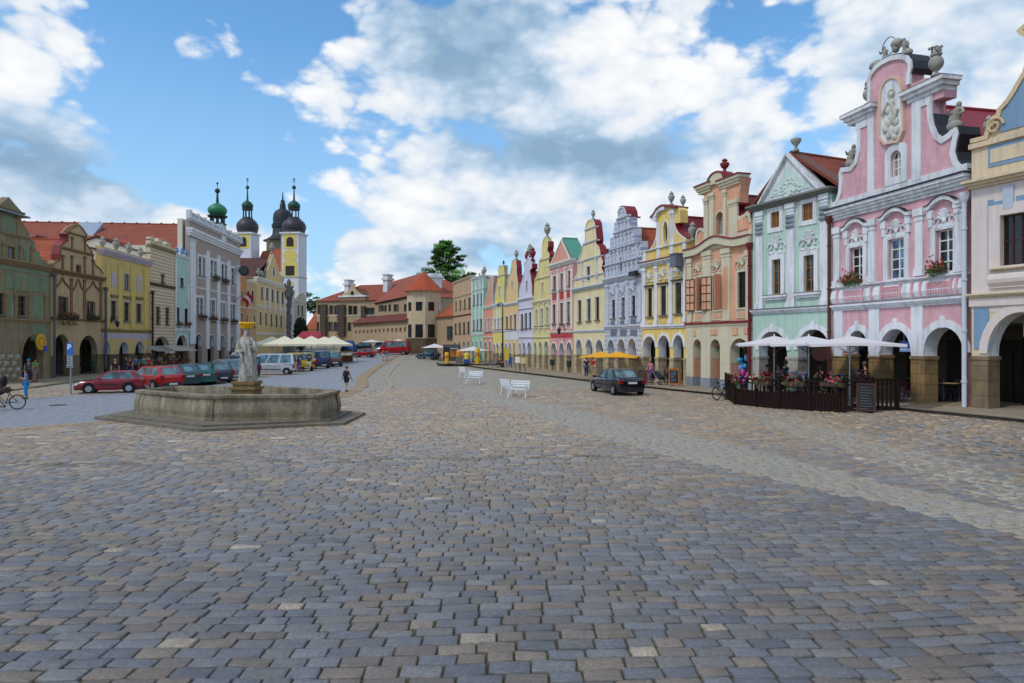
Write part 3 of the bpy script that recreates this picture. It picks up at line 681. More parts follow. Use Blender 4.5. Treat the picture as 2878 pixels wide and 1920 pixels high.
    q = MB(); q.poly(arcpts(u0-.05, u1+.05, v-.34, v+.18, 8)+arcpts(u0+.05, u1-.05, v-.34, v+.101, 8)[::-1], [], -.26, .56); h.put(q, 'tower_arch_cap', REDMET)
    h.statue(262, 505, 1.5, stone('8d8a7c', .3), .22, 'niche_figure', arms=False)
    h.urn(277, 140, 1.05, REDMET, .15, pts=[(0, 0), (.28, 0), (.2, .1), (.1, .16), (.1, .3), (.22, .42), (.3, .6), (.28, .7), (.14, .74), (.14, .8), (.2, .86), (.1, .98), (0, 1)])
    h.roof(roofmat('6a2b28'), h.v(380, 215), z1-.3, .5, 11, ur=W*.5, over=.05)
    z = h.v(200, 1362)
    for a, b in ((0, h.u(105)), (h.u(152), h.u(207)), (h.u(264), h.u(325)), (h.u(437), W)): q = MB(); q.box(a-.0, b+.02, -.09, h.t+.02, -.5, z); h.put(q, 'plinth', plaster('8d949c', .1, .2))
    for x0, x1, y0, y1 in ((106, 122, 1075, 1110), (210, 250, 1070, 1105), (340, 372, 1062, 1105), (410, 432, 1060, 1098)): h.rect(x0, x1, y0, y1, ORG, .09)
    h.pipe(455, 600, 1350, plain('red_downpipe', '6d161d', .5, .2), .09, -.2)
    for x, y, n in ((135, 1170, 'left'), (240, 1182, 'middle'), (392, 1195, 'right')):
        w = h.world(h.u(x), .3, h.v(x, y)); flowerbox(w, h.rot, .5, .4, PETALP, 'pink hanging flower basket in the %s arch of the orange house' % n, 'hanging flower baskets', True, 90)
    return h
HO = orange_house()

# yellow house -------------------------------------------------------------
YEL = plaster('e9c977', .1, .25); YELW = plaster('dfdcd2', .06, .12)
def yellow_house():
    h = House('gabled_house', 'bright yellow house with white pilasters, oval gable window and red roof', S('Fc', 536, 0)[0], 50.5, S('Fc', 862, 0)[0], 45.05, 'house', ROWR, 'Fc')
    for a in ((530, 632, 1140, 1060), (655, 737, 1140, 1054), (765, 840, 1138, 1050)): h.arch(max(a[0], 545), *a[1:], trim=WHITE, tw=.2)
    for k, (x0, x1, y0, y1) in enumerate(((577, 611, 706, 915), (672, 714, 688, 905), (778, 827, 664, 892))):
        h.win(x0, x1, y0, y1, FRD, 2, 3, CREAMW, .1, SILL, dep=.08, glass=GLASS)
        u0, u1 = h.u(x0), h.u(x1); vt = h.v((x0+x1)/2, y0); q = MB(); q.box(u0-.28, u1+.28, -.2, .02, vt+.12, vt+.22); h.put(q, 'window_hood', plain('brown_hood', '4d3b2c', .6))
        h.stucco((x0+x1)/2, y0-85, (u1-u0)*1.7, .9, YELW, seed=k)
        h.rect(x0+0, x1-0, y1+22, 965, YEL, .05)
    for x0, x1, y0, y1 in ((540, 566, 560, 985), (632, 652, 545, 975), (738, 762, 520, 965), (842, 860, 480, 955)): h.pil(x0, x1, y0, y1, WHITE, .1, .2, base=True)
    h.band(700, 972, 1000, WHITE, .16, name='string_course', steps=2); h.band(700, 492, 526, WHITE, .3, steps=3)
    z = h.v(700, 491); q = MB(); q.box(-.1, h.W+.1, -.36, .3, z, z+.06); h.put(q, 'cornice_flashing', REDMET)
    att = h.v(700, 400)
    top = [(592, 425), (607, 405), (625, 372), (638, 330), (646, 280), (648, 222), (622, 208), (614, 190), (640, 160), (660, 125), (690, 103), (715, 98), (800, 112), (812, 132), (814, 222), (778, 230), (785, 262), (805, 295), (832, 320), (862, 340)]
    uv = [(0, att)]+[(min(h.W, a), max(b, att)) for a, b in h.P(top)]+[(h.W, att)]
    h.win(692, 726, 215, 384, FRD, 1, 1, WHITE, .12, None, shape='oval', dep=.2, proud=.05)
    h.wall(YEL, uv); h.body(CREAMW, z)
    h.band(700, 396, 404, WHITE, .14, name='attic_moulding', steps=1)
    for x0, x1 in ((545, 570), (648, 670), (742, 766), (836, 860)): h.pil(x0, x1, {545: 440, 648: 412, 742: 385, 836: 358}[x0], {545: 525, 648: 505, 742: 480, 836: 460}[x0], WHITE, .08)
    h.coping(uv[1:7], .15, YELW, .05, .4); h.coping(uv[16:21], .12, YELW, .05, .4); h.coping(uv[16:21], .05, REDMET, .03, .8, 'gable_flashing', .06)
    h.coping(uv[6:13], .3, WHITE, .22, .5, 'gable_hood'); h.coping(uv[8:14], .06, REDMET, .26, .8, 'gable_flashing', .07)
    h.pil(644, 668, 225, 405, WHITE, .07); h.pil(746, 772, 130, 380, WHITE, .07, .3)
    h.urn(731, 92, 1.15, STATUE, .2); h.urn(788, 110, 1.05, STATUE, .5); h.urn(886, 320, 1.5, STATUE, .2, v=att)
    h.roof(roofmat('7a1f26', .3), h.v(815, 130), z-.2, .5, 12, over=.1)
    h.piers(SANDG, h.v(640, 1212), .04)
    w = h.world(h.u(838), -.55, h.v(838, 500)); o = thing('metal_box', 'grey metal lamp housing on the right end of the yellow house cornice', 'lamp', w, h.rot)
    q = MB(); q.box(-.4, .3, -.25, .3, -.45, .35); q.box(-.46, .36, -.31, .36, .351, .42); q.tube((0, 0, -.45), (0, .5, -.7), .05); q.build('housing', plain('grey_enamel', '6e7480', .5, .3), o)
    return h
HY = yellow_house()

# grey sgraffito house -----------------------------------------------------
def grey_house():
    G = sgraffito('9299ad', 'c3c7d0', .3, .36, .06); GW = plaster('c6cad4', .08, .2); GD = plaster('6f7688', .1, .2)
    h = House('gabled_house', 'grey and white painted house with a stepped three tier gable and round top', S('Fc', 261, 0)[0], 57.0, S('Fc', 534, 0)[0], 50.55, 'house', ROWR, 'Fc')
    for a in ((285, 331, 1150, 1085), (358, 410, 1150, 1080), (435, 491, 1150, 1075)): h.arch(*a, trim=GW, tw=.18)
    for k, (x0, x1, y0, y1) in enumerate(((315, 339, 790, 930), (385, 411, 775, 920), (460, 487, 760, 910))):
        h.win(x0, x1, y0, y1, FRD, 2, 3, GW, .14, SILL, dep=.08); u0, u1 = h.u(x0), h.u(x1); h.stucco((x0+x1)/2, y0-50, (u1-u0)*2.2, .9, GW, seed=k+9)
        h.rect(x0-8, x1+8, y1+25, y1+58, GD, .05); h.rect(x0-10, x1+10, 1010, 1055, GD, .04)
    for x0, x1, y0, y1 in ((270, 290, 680, 985), (345, 360, 665, 975), (418, 436, 650, 968), (505, 530, 630, 955)): h.pil(x0, x1, y0, y1, GW, .07, .2, base=True)
    h.band(400, 975, 1000, GW, .16, name='string_course'); h.band(400, 608, 646, GW, .28, steps=3)
    vb = h.v(400, 608)
    top = [(270, 455), (298, 442), (299, 342), (328, 328), (330, 228), (354, 206), (356, 150), (372, 112), (388, 106), (405, 110), (420, 140), (425, 182), (446, 182), (447, 262), (476, 258), (478, 366), (522, 358), (526, 462), (549, 470)]
    uv = h.P(top); uv = [(0, uv[0][1])]+uv+[(h.W, uv[-1][1])]
    for x0, x1, y0, y1 in ((372, 392, 480, 585),): h.win(x0, x1, y0, y1, FRD, 1, 1, GW, .1, None, dep=.2)
    h.wall(G, uv); h.body(CREAMW, vb)
    for x, y, u0, u1 in ((400, 512, 0, h.W), (400, 402, h.u(298), h.u(524)), (400, 285, h.u(328), h.u(478)), (395, 190, h.u(352), h.u(446))): h.band(x, y-8, y+6, GW, .15, u0, u1, 'tier_moulding', 2, .1)
    for y0, y1, xs in ((525, 600, (280, 305, 330, 355, 405, 435, 465, 500)), (412, 498, (305, 330, 360, 385, 410, 440, 500)), (300, 388, (335, 355, 385, 415, 440)), (208, 270, (360, 385, 412, 436))):
        for x in xs: h.pil(x, x+9, y0-(x-400)*.28, y1-(x-400)*.28, GW, .07, .12)
    h.coping([uv[k] for k in range(7, 14)], .14, GW, .06, .4); h.coping(uv[8:14], .06, REDMET, .03, .9, 'gable_flashing', .07)
    h.roof(RED3, h.v(460, 232), vb-.2, .5, 12, over=.1); h.piers(SANDG, h.v(420, 1208), .04)
    w = h.world(h.u(510), -.5, h.v(510, 595)); o = thing('rain_hopper', 'dark rain hopper sticking out at the right end of the grey house cornice', 'gutter', w, h.rot)
    q = MB(); q.box(-.5, .5, -.1, .5, -.2, .12); q.tube((-.6, 0, .05), (.6, 0, .05), .09); q.build('hopper', ZINC, o)
    return h
grey_house()

# generic gabled house -------------------------------------------------------
def row(label, crop, xl, zl, xr, zr, wallm, trim, arches=(), wins=(), fr=None, glass=None, top=None, eave=None, corn=None, ledge=(), pil=(), pier=None, pierm=None, roof=None, attic=(), cop=None, sur=True, name='gabled_house', group=ROWR, depth=10, fin=(), panels=(), flash=None, archtrim=True, tw=.15, roofx=None, par=None, sw=.1, base=None, depw=.1, bodyv=None, soffit='w'):
    h = House(name, label, S(crop, xl, 0)[0], zl, S(crop, xr, 0)[0], zr, 'house', group, crop, base); h.t = .5
    for a in arches: h.arch(*a, trim=trim if archtrim else None, tw=tw, soffit=soffit)
    for a in wins: h.win(*a[:4], fr or FRD, *(a[4:6] if len(a) > 4 else (2, 3)), trim if sur else None, sw, SILL, dep=depw, glass=glass)
    for a in attic or (): h.win(*a[:4], fr or FRD, 1, 2, trim if sur else None, .08, None, dep=depw, glass=glass)
    ve = h.v(*eave)
    if top:
        uv = h.P(top); uv = [(max(0, min(h.W, a)), b) for a, b in uv]
        full = uv if uv[0][0] < .02 else [(0, ve)]+uv
        if full[-1][0] < h.W-.02: full = full+[(h.W, ve)]
    else: full = [(0, ve), (h.W, ve)]; uv = full
    h.wall(wallm, full); h.body(CREAMW, ve if bodyv is None else h.v(*bodyv), depth)
    if corn: h.band(corn[0], corn[1], corn[2], corn[4] if len(corn) > 4 else trim, corn[3] if len(corn) > 3 else .22, steps=3)
    for l in ledge or ():
        v_ = h.v(l[0], (l[1]+l[2])/2); a_, b_ = h.span(full, v_) if v_ > ve+.3 and top else (0, h.W)
        h.band(l[0], l[1], l[2], l[3] if len(l) > 3 else trim, .12, a_-.08, b_+.08, name='string_course', deep=.25)
    for q in pil or (): h.pil(*q, trim, .07, .15)
    for q in panels: h.rect(*q)
    if cop and top: h.coping(uv, .13, cop, .05, .4)
    if flash: h.coping(uv[flash[0]:flash[1]], .05, REDMET, .02, .6, 'gable_flashing', .06)
    if pier: h.piers(pierm or SANDG, h.v(*pier), .03)
    for f in fin: h.urn(f[0], f[1], f[2], f[3] if len(f) > 3 else STATUE, .2)
    if roof: h.roof(roof[0], h.v(*roof[1]), ve-.1, .5, depth+.5, over=.06)
    if par: h.roofpar(par[0], h.v(*par[1]), ve+(.02 if len(par) < 3 else par[2]), .45, depth+.5)
    return h
CRM = plaster('e7d5a8', .07, .25)
HC = row('cream house with three brown windows and a slim curved gable edged in red', 'Fc', 31, 63.8, 260, 57.05, CRM, plaster('c9cdd3', .06, .1),
    ((52, 92, 1148, 1085), (124, 170, 1148, 1084), (198, 247, 1150, 1086)), ((65, 90, 795, 955), (132, 159, 784, 945), (194, 222, 770, 938)), plain('reddish_window_paint', '4a1a14', .5), None,
    [(34, 700), (38, 640), (56, 606), (62, 560), (62, 505), (80, 470), (96, 435), (100, 390), (116, 376), (119, 275), (118, 260), (126, 230), (138, 205), (158, 196), (178, 204), (190, 228), (195, 262), (203, 350), (196, 376), (220, 400), (230, 440), (232, 470), (250, 512), (240, 560), (258, 600), (262, 665)],
    (140, 700), (140, 690, 716, .3), ((140, 1012, 1030), (150, 485, 497), (150, 612, 626), (157, 362, 372), (158, 262, 272)), ((92, 102, 505, 610), (196, 206, 480, 590), (100, 108, 640, 690), (200, 208, 612, 672)), (150, 1195), None, (roofmat('7a1f26'), (235, 385)),
    ((130, 154, 546, 646),), plaster('e0d9c0', .05, .1), fin=((160, 196, 1.0),), flash=(14, 26))
hs = row('salmon pink house with white pilasters under a plain triangular gable with green copper edge', 'E', 1131, 69.7, 1340, 63.9, plaster('db9f99', .1, .2), YELW,
    ((1143, 1189, 1125, 1058), (1217, 1260, 1125, 1056), (1284, 1331, 1125, 1050)),
    ((1159, 1186, 445, 570), (1226, 1252, 420, 568), (1297, 1320, 395, 530), (1155, 1182, 705, 880), (1224, 1251, 690, 877), (1287, 1317, 680, 874)), plain('tan_window_paint', '7d5a3c', .5), None,
    None, (1240, 320), (1240, 312, 352, .3), ((1240, 950, 968), (1240, 575, 585)), ((1140, 1152, 400, 940), (1196, 1210, 385, 935), (1262, 1278, 360, 930), (1322, 1336, 345, 930)), (1230, 1168), None, None, sur=True,
    panels=((1155, 1190, 600, 660, plaster('b8463f', .1), .05), (1222, 1256, 590, 650, plaster('b8463f', .1), .05), (1288, 1320, 575, 635, plaster('b8463f', .1), .05), (1140, 1335, 968, 1010, plaster('c2454a', .12), .03)))
a, b, c = hs.p(1140, 345), hs.p(1243, 105), hs.p(1310, 312); v0 = hs.v(1240, 312); a = (a[0], v0); c = (hs.W-.3, v0)
q = MB(); q.poly([a, b, c], [], -.1, .4); hs.put(q, 'pediment', plaster('dc9f8e', .1, .1))
hs.coping([a, b, c], .16, YELW, .16, .3, 'pediment_moulding'); hs.roof(plain('green_copper', '4f9079', .6, .1, .3), b[1]+.1, v0+.02, .0, 1.6, ur=b[0], u0=a[0]-.2, u1=c[0]+.3)
hs.roof(RED3, b[1]-.9, v0-.2, 1.62, 11, ur=b[0], u0=0, u1=hs.W)
YL2 = plaster('dfcf8e', .08, .25)
row('pale yellow house with a tall narrow gable topped by a grey finial', 'E', 971, 74.9, 1130, 69.8, YL2, plaster('ddd6b4', .05, .1),
    ((986, 1006, 1100, 1050), (1030, 1056, 1100, 1046), (1080, 1115, 1100, 1040)), ((1000, 1019, 755, 905), (1045, 1067, 742, 900), (1095, 1119, 730, 895)), FRW, GLASSB,
    [(985, 690), (985, 560), (992, 490), (1008, 440), (1022, 395), (1030, 340), (1036, 295), (1058, 270), (1060, 150), (1068, 110), (1082, 85), (1100, 90), (1112, 125), (1114, 170), (1106, 210), (1130, 250), (1120, 295), (1138, 345), (1130, 420), (1130, 640)],
    (1050, 680), (1050, 664, 696), ((1050, 912, 930), (1050, 1000, 1012), (1060, 455, 467), (1075, 290, 298)), ((980, 990, 715, 900), (1025, 1034, 700, 895), (1074, 1084, 690, 890), (1120, 1128, 680, 890), (982, 990, 935, 1000), (1030, 1038, 930, 1000), (1078, 1086, 925, 1000)), (1060, 1168), None, (RED2, (1100, 330)), ((1054, 1070, 505, 630),), plaster('e6dca0', .05, .1), fin=((1088, 92, 1.9),), flash=(12, 19))
row('white lilac house with a slender curved gable carrying three dark finials', 'E', 841, 79.8, 970, 75.0, plaster('d3cede', .06, .1), WHITE,
    ((848, 864, 1108, 1060), (880, 906, 1108, 1057), (925, 958, 1108, 1050)), ((862, 886, 795, 930), (897, 921, 785, 925), (937, 959, 778, 918)), FRD, None,
    [(846, 660), (850, 560), (868, 500), (886, 440), (896, 390), (888, 345), (895, 320), (918, 300), (930, 262), (948, 285), (966, 330), (966, 370), (946, 395), (958, 470), (966, 540), (968, 620)],
    (905, 658), (905, 646, 668), ((905, 1000, 1014), (905, 740, 746)), (), (905, 1158), None, (plain('slate_blue_roof', '3b4656', .6), (985, 375)), ((909, 923, 490, 580),), WHITE, fin=((905, 318, 1.6, REDMET), (930, 262, 1.7), (956, 300, 1.8, REDMET)), flash=(10, 16))
row('peach house with white lower front and a narrow gable topped by a red cap', 'E', 711, 85.3, 840, 79.9, plaster('e2c08a', .08, .1), WHITE,
    ((720, 737, 1108, 1060), (754, 773, 1108, 1056), (794, 812, 1108, 1052)), ((724, 746, 815, 930), (761, 783, 805, 930), (799, 821, 795, 930)), plain('ochre_window_paint', '8a5a22', .5), None,
    [(722, 690), (728, 600), (738, 520), (752, 450), (766, 400), (776, 360), (780, 310), (798, 285), (818, 300), (826, 360), (826, 420), (836, 500), (836, 640)],
    (775, 700), (775, 690, 714), ((775, 940, 950),), (), (775, 1158), None, (roofmat('7a1f26'), (850, 440)), ((777, 790, 490, 560),), WHITE, fin=((806, 290, 1.4),), flash=(8, 12), panels=((715, 838, 950, 1030, WHITE, .03),))
row('lemon yellow house with a square topped gable and red flowers under its windows', 'E', 606, 90.3, 710, 85.4, plaster('e2d274', .08, .2), WHITE,
    ((612, 628, 1100, 1065), (640, 660, 1100, 1062), (680, 698, 1100, 1058)), ((619, 636, 840, 940), (649, 667, 832, 936), (679, 697, 825, 932)), FRW, None,
    [(622, 690), (628, 600), (640, 520), (656, 440), (660, 350), (680, 342), (708, 345), (709, 430), (709, 690)],
    (660, 712), (660, 695, 722), ((660, 945, 960), (690, 430, 440)), ((610, 618, 730, 930), (640, 648, 725, 930), (670, 678, 720, 930)), (660, 1150), None, (ZINC, (700, 420)), ((660, 676, 540, 640),), WHITE, fin=((690, 345, .8, ZINC),))
row('salmon orange house, the narrowest in the row, with a stepped gable', 'E', 521, 94.8, 605, 90.4, plaster('dd9a80', .08, .08), YELW,
    ((530, 550, 1095, 1042), (572, 592, 1095, 1040)), ((536, 550, 840, 960), (560, 576, 835, 955), (585, 598, 830, 950)), FRW, GLASSB,
    [(528, 740), (540, 680), (550, 620), (566, 560), (574, 500), (580, 450), (603, 440), (604, 560), (604, 720)],
    (560, 735), (560, 722, 748), ((560, 1000, 1012),), (), (560, 1130), None, (RED3, (600, 470)), (), YELW)
row('mint green flat topped house with small attic panels and four finials', 'E', 411, 101.5, 520, 94.9, plaster('9fc9ae', .08, .08), WHITE,
    ((418, 432, 1095, 1040), (450, 466, 1095, 1036), (488, 505, 1095, 1032)), ((426, 442, 615, 712), (460, 476, 608, 706), (494, 509, 600, 700), (424, 440, 845, 940), (458, 473, 840, 937), (488, 508, 835, 935)), FRD, None,
    None, (470, 452), (470, 448, 470), ((470, 562, 575), (470, 968, 990)), ((411, 420, 470, 960), (444, 453, 465, 955), (478, 486, 460, 950), (511, 519, 455, 950)), None, None, None, ((432, 440, 500, 555), (466, 474, 490, 545), (500, 508, 480, 535)), None, fin=((470, 455, .8), (500, 448, 1.3), (420, 470, .8), (515, 440, 1.6)), par=(RED2, (470, 455), -.3))
row('tall plain beige house with flat top at the far end of the right row', 'E', 241, 114, 410, 101.6, plaster('c2a283', .08, .12), plaster('cdb697', .06, .1),
    ((247, 270, 1090, 1045), (290, 310, 1090, 1042), (332, 353, 1090, 1040), (372, 392, 1090, 1038)), ((262, 275, 675, 757), (300, 315, 665, 752), (340, 356, 655, 742), (382, 402, 642, 736), (255, 273, 880, 972), (292, 312, 873, 970), (331, 352, 868, 968), (371, 392, 862, 965)), FRD, None,
    None, (325, 478), (325, 470, 492), ((325, 618, 630), (325, 800, 812, RED2)), (), None, None, None, (), None, depth=14, par=(RED2, (325, 460), -.1))

# cream and blue house at the right edge -------------------------------------
def bank_house():
    BLU = plaster('7d9bb8', .08, .12); PKC = plaster('dccdc6', .05, .1); BUF = plaster('dac5a6', .06, .25)
    h = House('gabled_house', 'buff and pale blue house cut off by the right edge of the photo', S('J', 1090, 0)[0], 25.55, 3420, 19.2, 'house', ROWR, 'J')
    h.arch(1205, 1700, 1000, 700, trim=PKC, tw=.3); 
    h.win(1300, 1560, -5, 362, plain('maroon_window_paint', '3a141c', .5), 4, 2, PKC, .4, None, dep=.15, proud=.08)
    h.c = 'S'; h.arch(3060, 3330, 980, 860, trim=PKC, tw=.3); h.win(3110, 3290, 520, 730, plain('maroon_window_paint', '3a141c', .5), 4, 2, PKC, .4, None, dep=.25); h.c = 'J'
    h.band(1280, 562, 600, BUF, .25, name='string_course', steps=3); h.band(1280, 600, 655, PKC, .1, name='string_band', steps=1)
    h.band(1380, 380, 402, BUF, .28, name='sill_ledge', steps=2, u0=h.u(1235))
    u0 = h.u(1228); a, b = h.v(1380, 500), h.v(1380, 403); q = MB(); q.tube((u0, .06, (a+b)/2-.05), (h.u(1700), .06, (a+b)/2-.05), .3, .3, 14); q.box(u0, h.u(1700), -.1, .02, a-.12, b); h.put(q, 'sill_roll', PKC)
    h.rect(1208, 1248, -95, 480, BLU, .04)
    h.c = 'I'
    h.rect(1172, 1290, 1240, 1300, BLU, .035); h.rect(1365, 1460, 1195, 1290, BLU, .035); h.rect(1280, 1352, 1130, 1290, plaster('b9c1ce', .1), .09, 'stucco_bracket')
    vb = h.v(1250, 1090)
    top = [(1105, 800), (1150, 790), (1165, 740), (1178, 690), (1210, 655), (1235, 640), (1240, 605), (1290, 555), (1340, 480), (1385, 400), (1416, 350), (1450, 230), (1460, 130), (1395, 95), (1372, 70), (1420, 25)]
    uv = h.P(top); uv[0] = (0, uv[0][1]); v1 = uv[-1][1]+.3; m = [(h.W-a, b) for a, b in reversed(uv)]
    cu = h.W/2; uv = [p for p in uv if p[0] < cu]; m = [(h.W-a, b) for a, b in reversed(uv)]
    h.wall(BUF, uv+[(cu, v1)]+m); h.body(CREAMW, vb)
    h.coping(uv+[(cu, v1)]+m, .16, plaster('d8bf98', .06), .1, .5)
    ins = [h.p(*p) for p in ((1250, 765), (1262, 700), (1260, 640), (1320, 560), (1375, 460), (1416, 400))]
    q = MB(); q.poly(ins+[(cu, ins[-1][1]), (cu, ins[0][1])], [], -.04, .01); h.put(q, 'gable_panel', BLU)
    q = MB(); x, y = h.p(1222, 722); q.path([(x+.32*(1-k/22)*math.cos(k*.55), -.09, y+.32*(1-k/22)*math.sin(k*.55)) for k in range(18)], .05); h.put(q, 'gable_scroll', plaster('d8bf98', .06), 40)
    q = MB(); q.box(h.u(1172), h.W-.4, -.03, .01, h.v(1250, 990), h.v(1250, 845)); pb = h.put(q, 'attic_panel', BLU)
    q = MB(); q.box(h.u(1190), h.W-.6, -.05, -.028, h.v(1250, 965), h.v(1250, 870)); h.put(q, 'attic_field', BUF, parent=pb)
    h.band(1250, 1065, 1120, BUF, .4, steps=3); h.band(1250, 800, 835, BUF, .12, name='attic_moulding', steps=1)
    q = MB(); a_, b_ = h.v(1250, 1120)-4.6, h.v(1250, 1121); q.poly([(0, a_), (0, b_), (h.W, b_), (h.W, a_)], [[(h.W/2+(p_[0]-h.W/2)*.9999, p_[1]) for p_ in hl] for hl in h.holes], -.014, .01); h.put(q, 'render_field', PKC)
    h.urn(1150, 795, 1.0, STATUE, .2)
    h.c = 'J'; q = MB(); u1 = h.u(1215); q.box(.1, u1, -.03, .01, h.v(1180, 965), h.v(1180, 672)); h.put(q, 'wall_panel', BLU)
    h.piers(stone('8a7761', .3, block=(1.4, .55), moss=.2), h.v(1210, 1015), .06)
    h.roof(RED1, v1-.6, vb, .6, 11)
    w = h.world(h.u(1432), .5, h.v(1432, 876)); o = thing('shop_sign', 'gold square sign with a red and black square, hanging in the right edge arch', 'sign', w, h.rot)
    H = h.v(1432, 776)-h.v(1432, 876); q = MB(); q.box(-H*.36, H*.9, 0, .12, 0, H); q.build('sign_board', plain('brass_board', 'b58a35', .45, .2), o)
    q = MB(); q.box(-H*.2, H*.22, -.02, -.001, H*.5, H*.8); q.build('sign_red_half', plain('sign_red', 'c01018', .4), o)
    q = MB(); q.box(-H*.2, H*.22, -.02, -.001, H*.24, H*.498); q.build('sign_black_half', plain('sign_black', '101015', .4), o)
    q = MB(); q.box(-H*.1, H*.12, -.03, -.0201, H*.36, H*.54); q.build('sign_white_bar', plain('sign_white', 'd9e2f0', .4), o)
    w = h.world(h.u(1362), 1.6, .12); o = thing('drinks_cooler', 'tall black cooler with pale blue lettering and a red emblem inside the right edge arch', 'cooler', w, h.rot)
    q = MB(); q.box(-.55, .75, 0, .6, .06, 2.7); q.box(-.5, .7, .05, .55, 0, .059); q.build('cabinet', plain('cooler_black', '0b0c10', .3), o)
    q = MB(); rr = random.Random(2)
    for k in range(8): x = -.42+.11*k; q.box(x, x+.07, -.02, -.001, .98+.02*k, 1.22+.015*k+.05*(k % 2))
    q.box(-.4, .45, -.02, -.001, .9, .96); q.build('lettering', plain('pale_lettering', '9fb4c4', .4), o)
    q = MB(); q.box(.08, .5, -.02, -.001, .22, .62); q.build('emblem', plain('sign_red', 'c01018', .4), o)
    q = MB(); q.poly([(.14, .3), (.2, .5), (.3, .55), (.44, .4), (.42, .3)], [], -.03, -.021); q.build('emblem_mark', plain('sign_white', 'd9e2f0', .4), o)
    return h
HB = bank_house()
# ------------------------------------------------------------------ the left-hand row, near to far
def zl_(px): return 60449/(1255-px)
def rowl(label, crop, xl, xr, *a, **k):
    return row(label, crop, xl, zl_(S(crop, xl, 0)[0]), xr, zl_(S(crop, xr, 0)[0])-.02, *a, group=ROWL, **k)
GRN = plaster('788a6e', .25, .35, '5a4a38', patch='84806a'); BRS = plaster('8a7e64', .25, .35, '4a3f32', patch='9a8e72'); TANP = plaster('8f7a57', .15, .25)
hg = rowl('dark green and brown painted house with a stepped gable at the left edge', 'A', -150, 306, BRS, TANP,
    ((135, 266, 1125, 1008),), ((106, 154, 766, 888), (-12, 22, 750, 880), (44, 88, 466, 545, 2, 2)), plain('greybrown_window', '4a4038', .6), None,
    [(-148, 520), (-150, 500), (-100, 470), (-70, 400), (-60, 380), (-20, 290), (-22, 235), (-30, 232), (55, 162), (144, 264), (125, 290), (140, 320), (180, 385), (185, 420), (212, 432), (218, 480), (250, 530), (290, 560), (304, 590)],
    (120, 575), (120, 552, 586, .35), ((120, 905, 925), (100, 245, 258), (120, 395, 412)), ((-40, -10, 262, 400), (98, 122, 275, 400), (115, 135, 460, 560), (185, 205, 470, 575), (10, 30, 440, 560), (170, 182, 760, 900), (30, 46, 752, 905), (85, 98, 756, 905), (270, 284, 770, 905)),
    None, None, (RED3, (55, 175)), tw=.25, depth=12, soffit=TANP)
for r in ((30, 300, 640, 735), (180, 265, 770, 895), (50, 82, 760, 895), (190, 280, 945, 1040), (8, 100, 280, 385), (140, 182, 465, 560), (90, 112, 460, 550), (208, 240, 490, 575), (14, 40, 450, 545), (0, 300, 600, 622)): hg.rect(*r, GRN, .03)
for x in (-60, 0, 140): # painted triangles
    q = MB(); q.poly(hg.P([(x-40, 740), (x, 640), (x+40, 740)]), [], -.05, .0); w = hg.put(q, 'painted_triangle', TANP); q = MB(); q.poly(hg.P([(x-20, 730), (x, 680), (x+20, 730)]), [], -.065, -.0505); hg.put(q, 'painted_field', GRN, parent=w)
q = MB()
for i in range(5):
    for j in range(4):
        x, y = -78+46*i-(j % 2)*22, 1142+40*j
        if x > 115: continue
        c = hg.p(x, y); a = .3; b = .2
        q.add([(c[0]-a, -.01, c[1]-b), (c[0]+a, -.01, c[1]-b), (c[0]+a, -.01, c[1]+b), (c[0]-a, -.01, c[1]+b), (c[0], -.16, c[1])], [(0, 1, 4), (1, 2, 4), (2, 3, 4), (3, 0, 4)])
hg.put(q, 'diamond_stone', plaster('c9c3b4', .1, .2)).__setitem__('kind', 'stuff') if 0 else hg.put(q, 'diamond_stones', plaster('a79f8e', .15, .3))
hg.pipe(313, 660, 1280, plain('grey_downpipe', '50575f', .5, .3), .09, -.25)
q = MB(); u0, u1 = hg.u(-30), hg.u(144); v = hg.v(60, 262); q.box(u0-.1, u1+.1, -.45, .5, v-.05, v+.06); hg.put(q, 'pediment_ledge', plain('pale_sheet_metal', '6f7c86', .5, .3))
w = hg.world(hg.u(208), -.5, hg.v(208, 1048)); o = thing('hanging_sign', 'round yellow sign hanging in the arch of the green house', 'sign', w, hg.rot)
q = MB(); q.lathe([(0, -.05), (.62, -.05), (.62, .05), (0, .05)], (0, 0, 0), 24); q.v = [(x, z, y) for x, y, z in q.v]; q.build('sign_disc', plain('sign_yellow', 'd3a21a', .5), o)
q = MB(); q.ring((0, -.07, 0), .36, .03); q.build('sign_ring', plain('sign_orange', 'b5701a', .5), o)
q = MB(); q.box(.25, .62, -.12, -.06, -.75, -.3); q.build('sign_flag', plain('sign_deep_blue', '1a3fa0', .4), o)

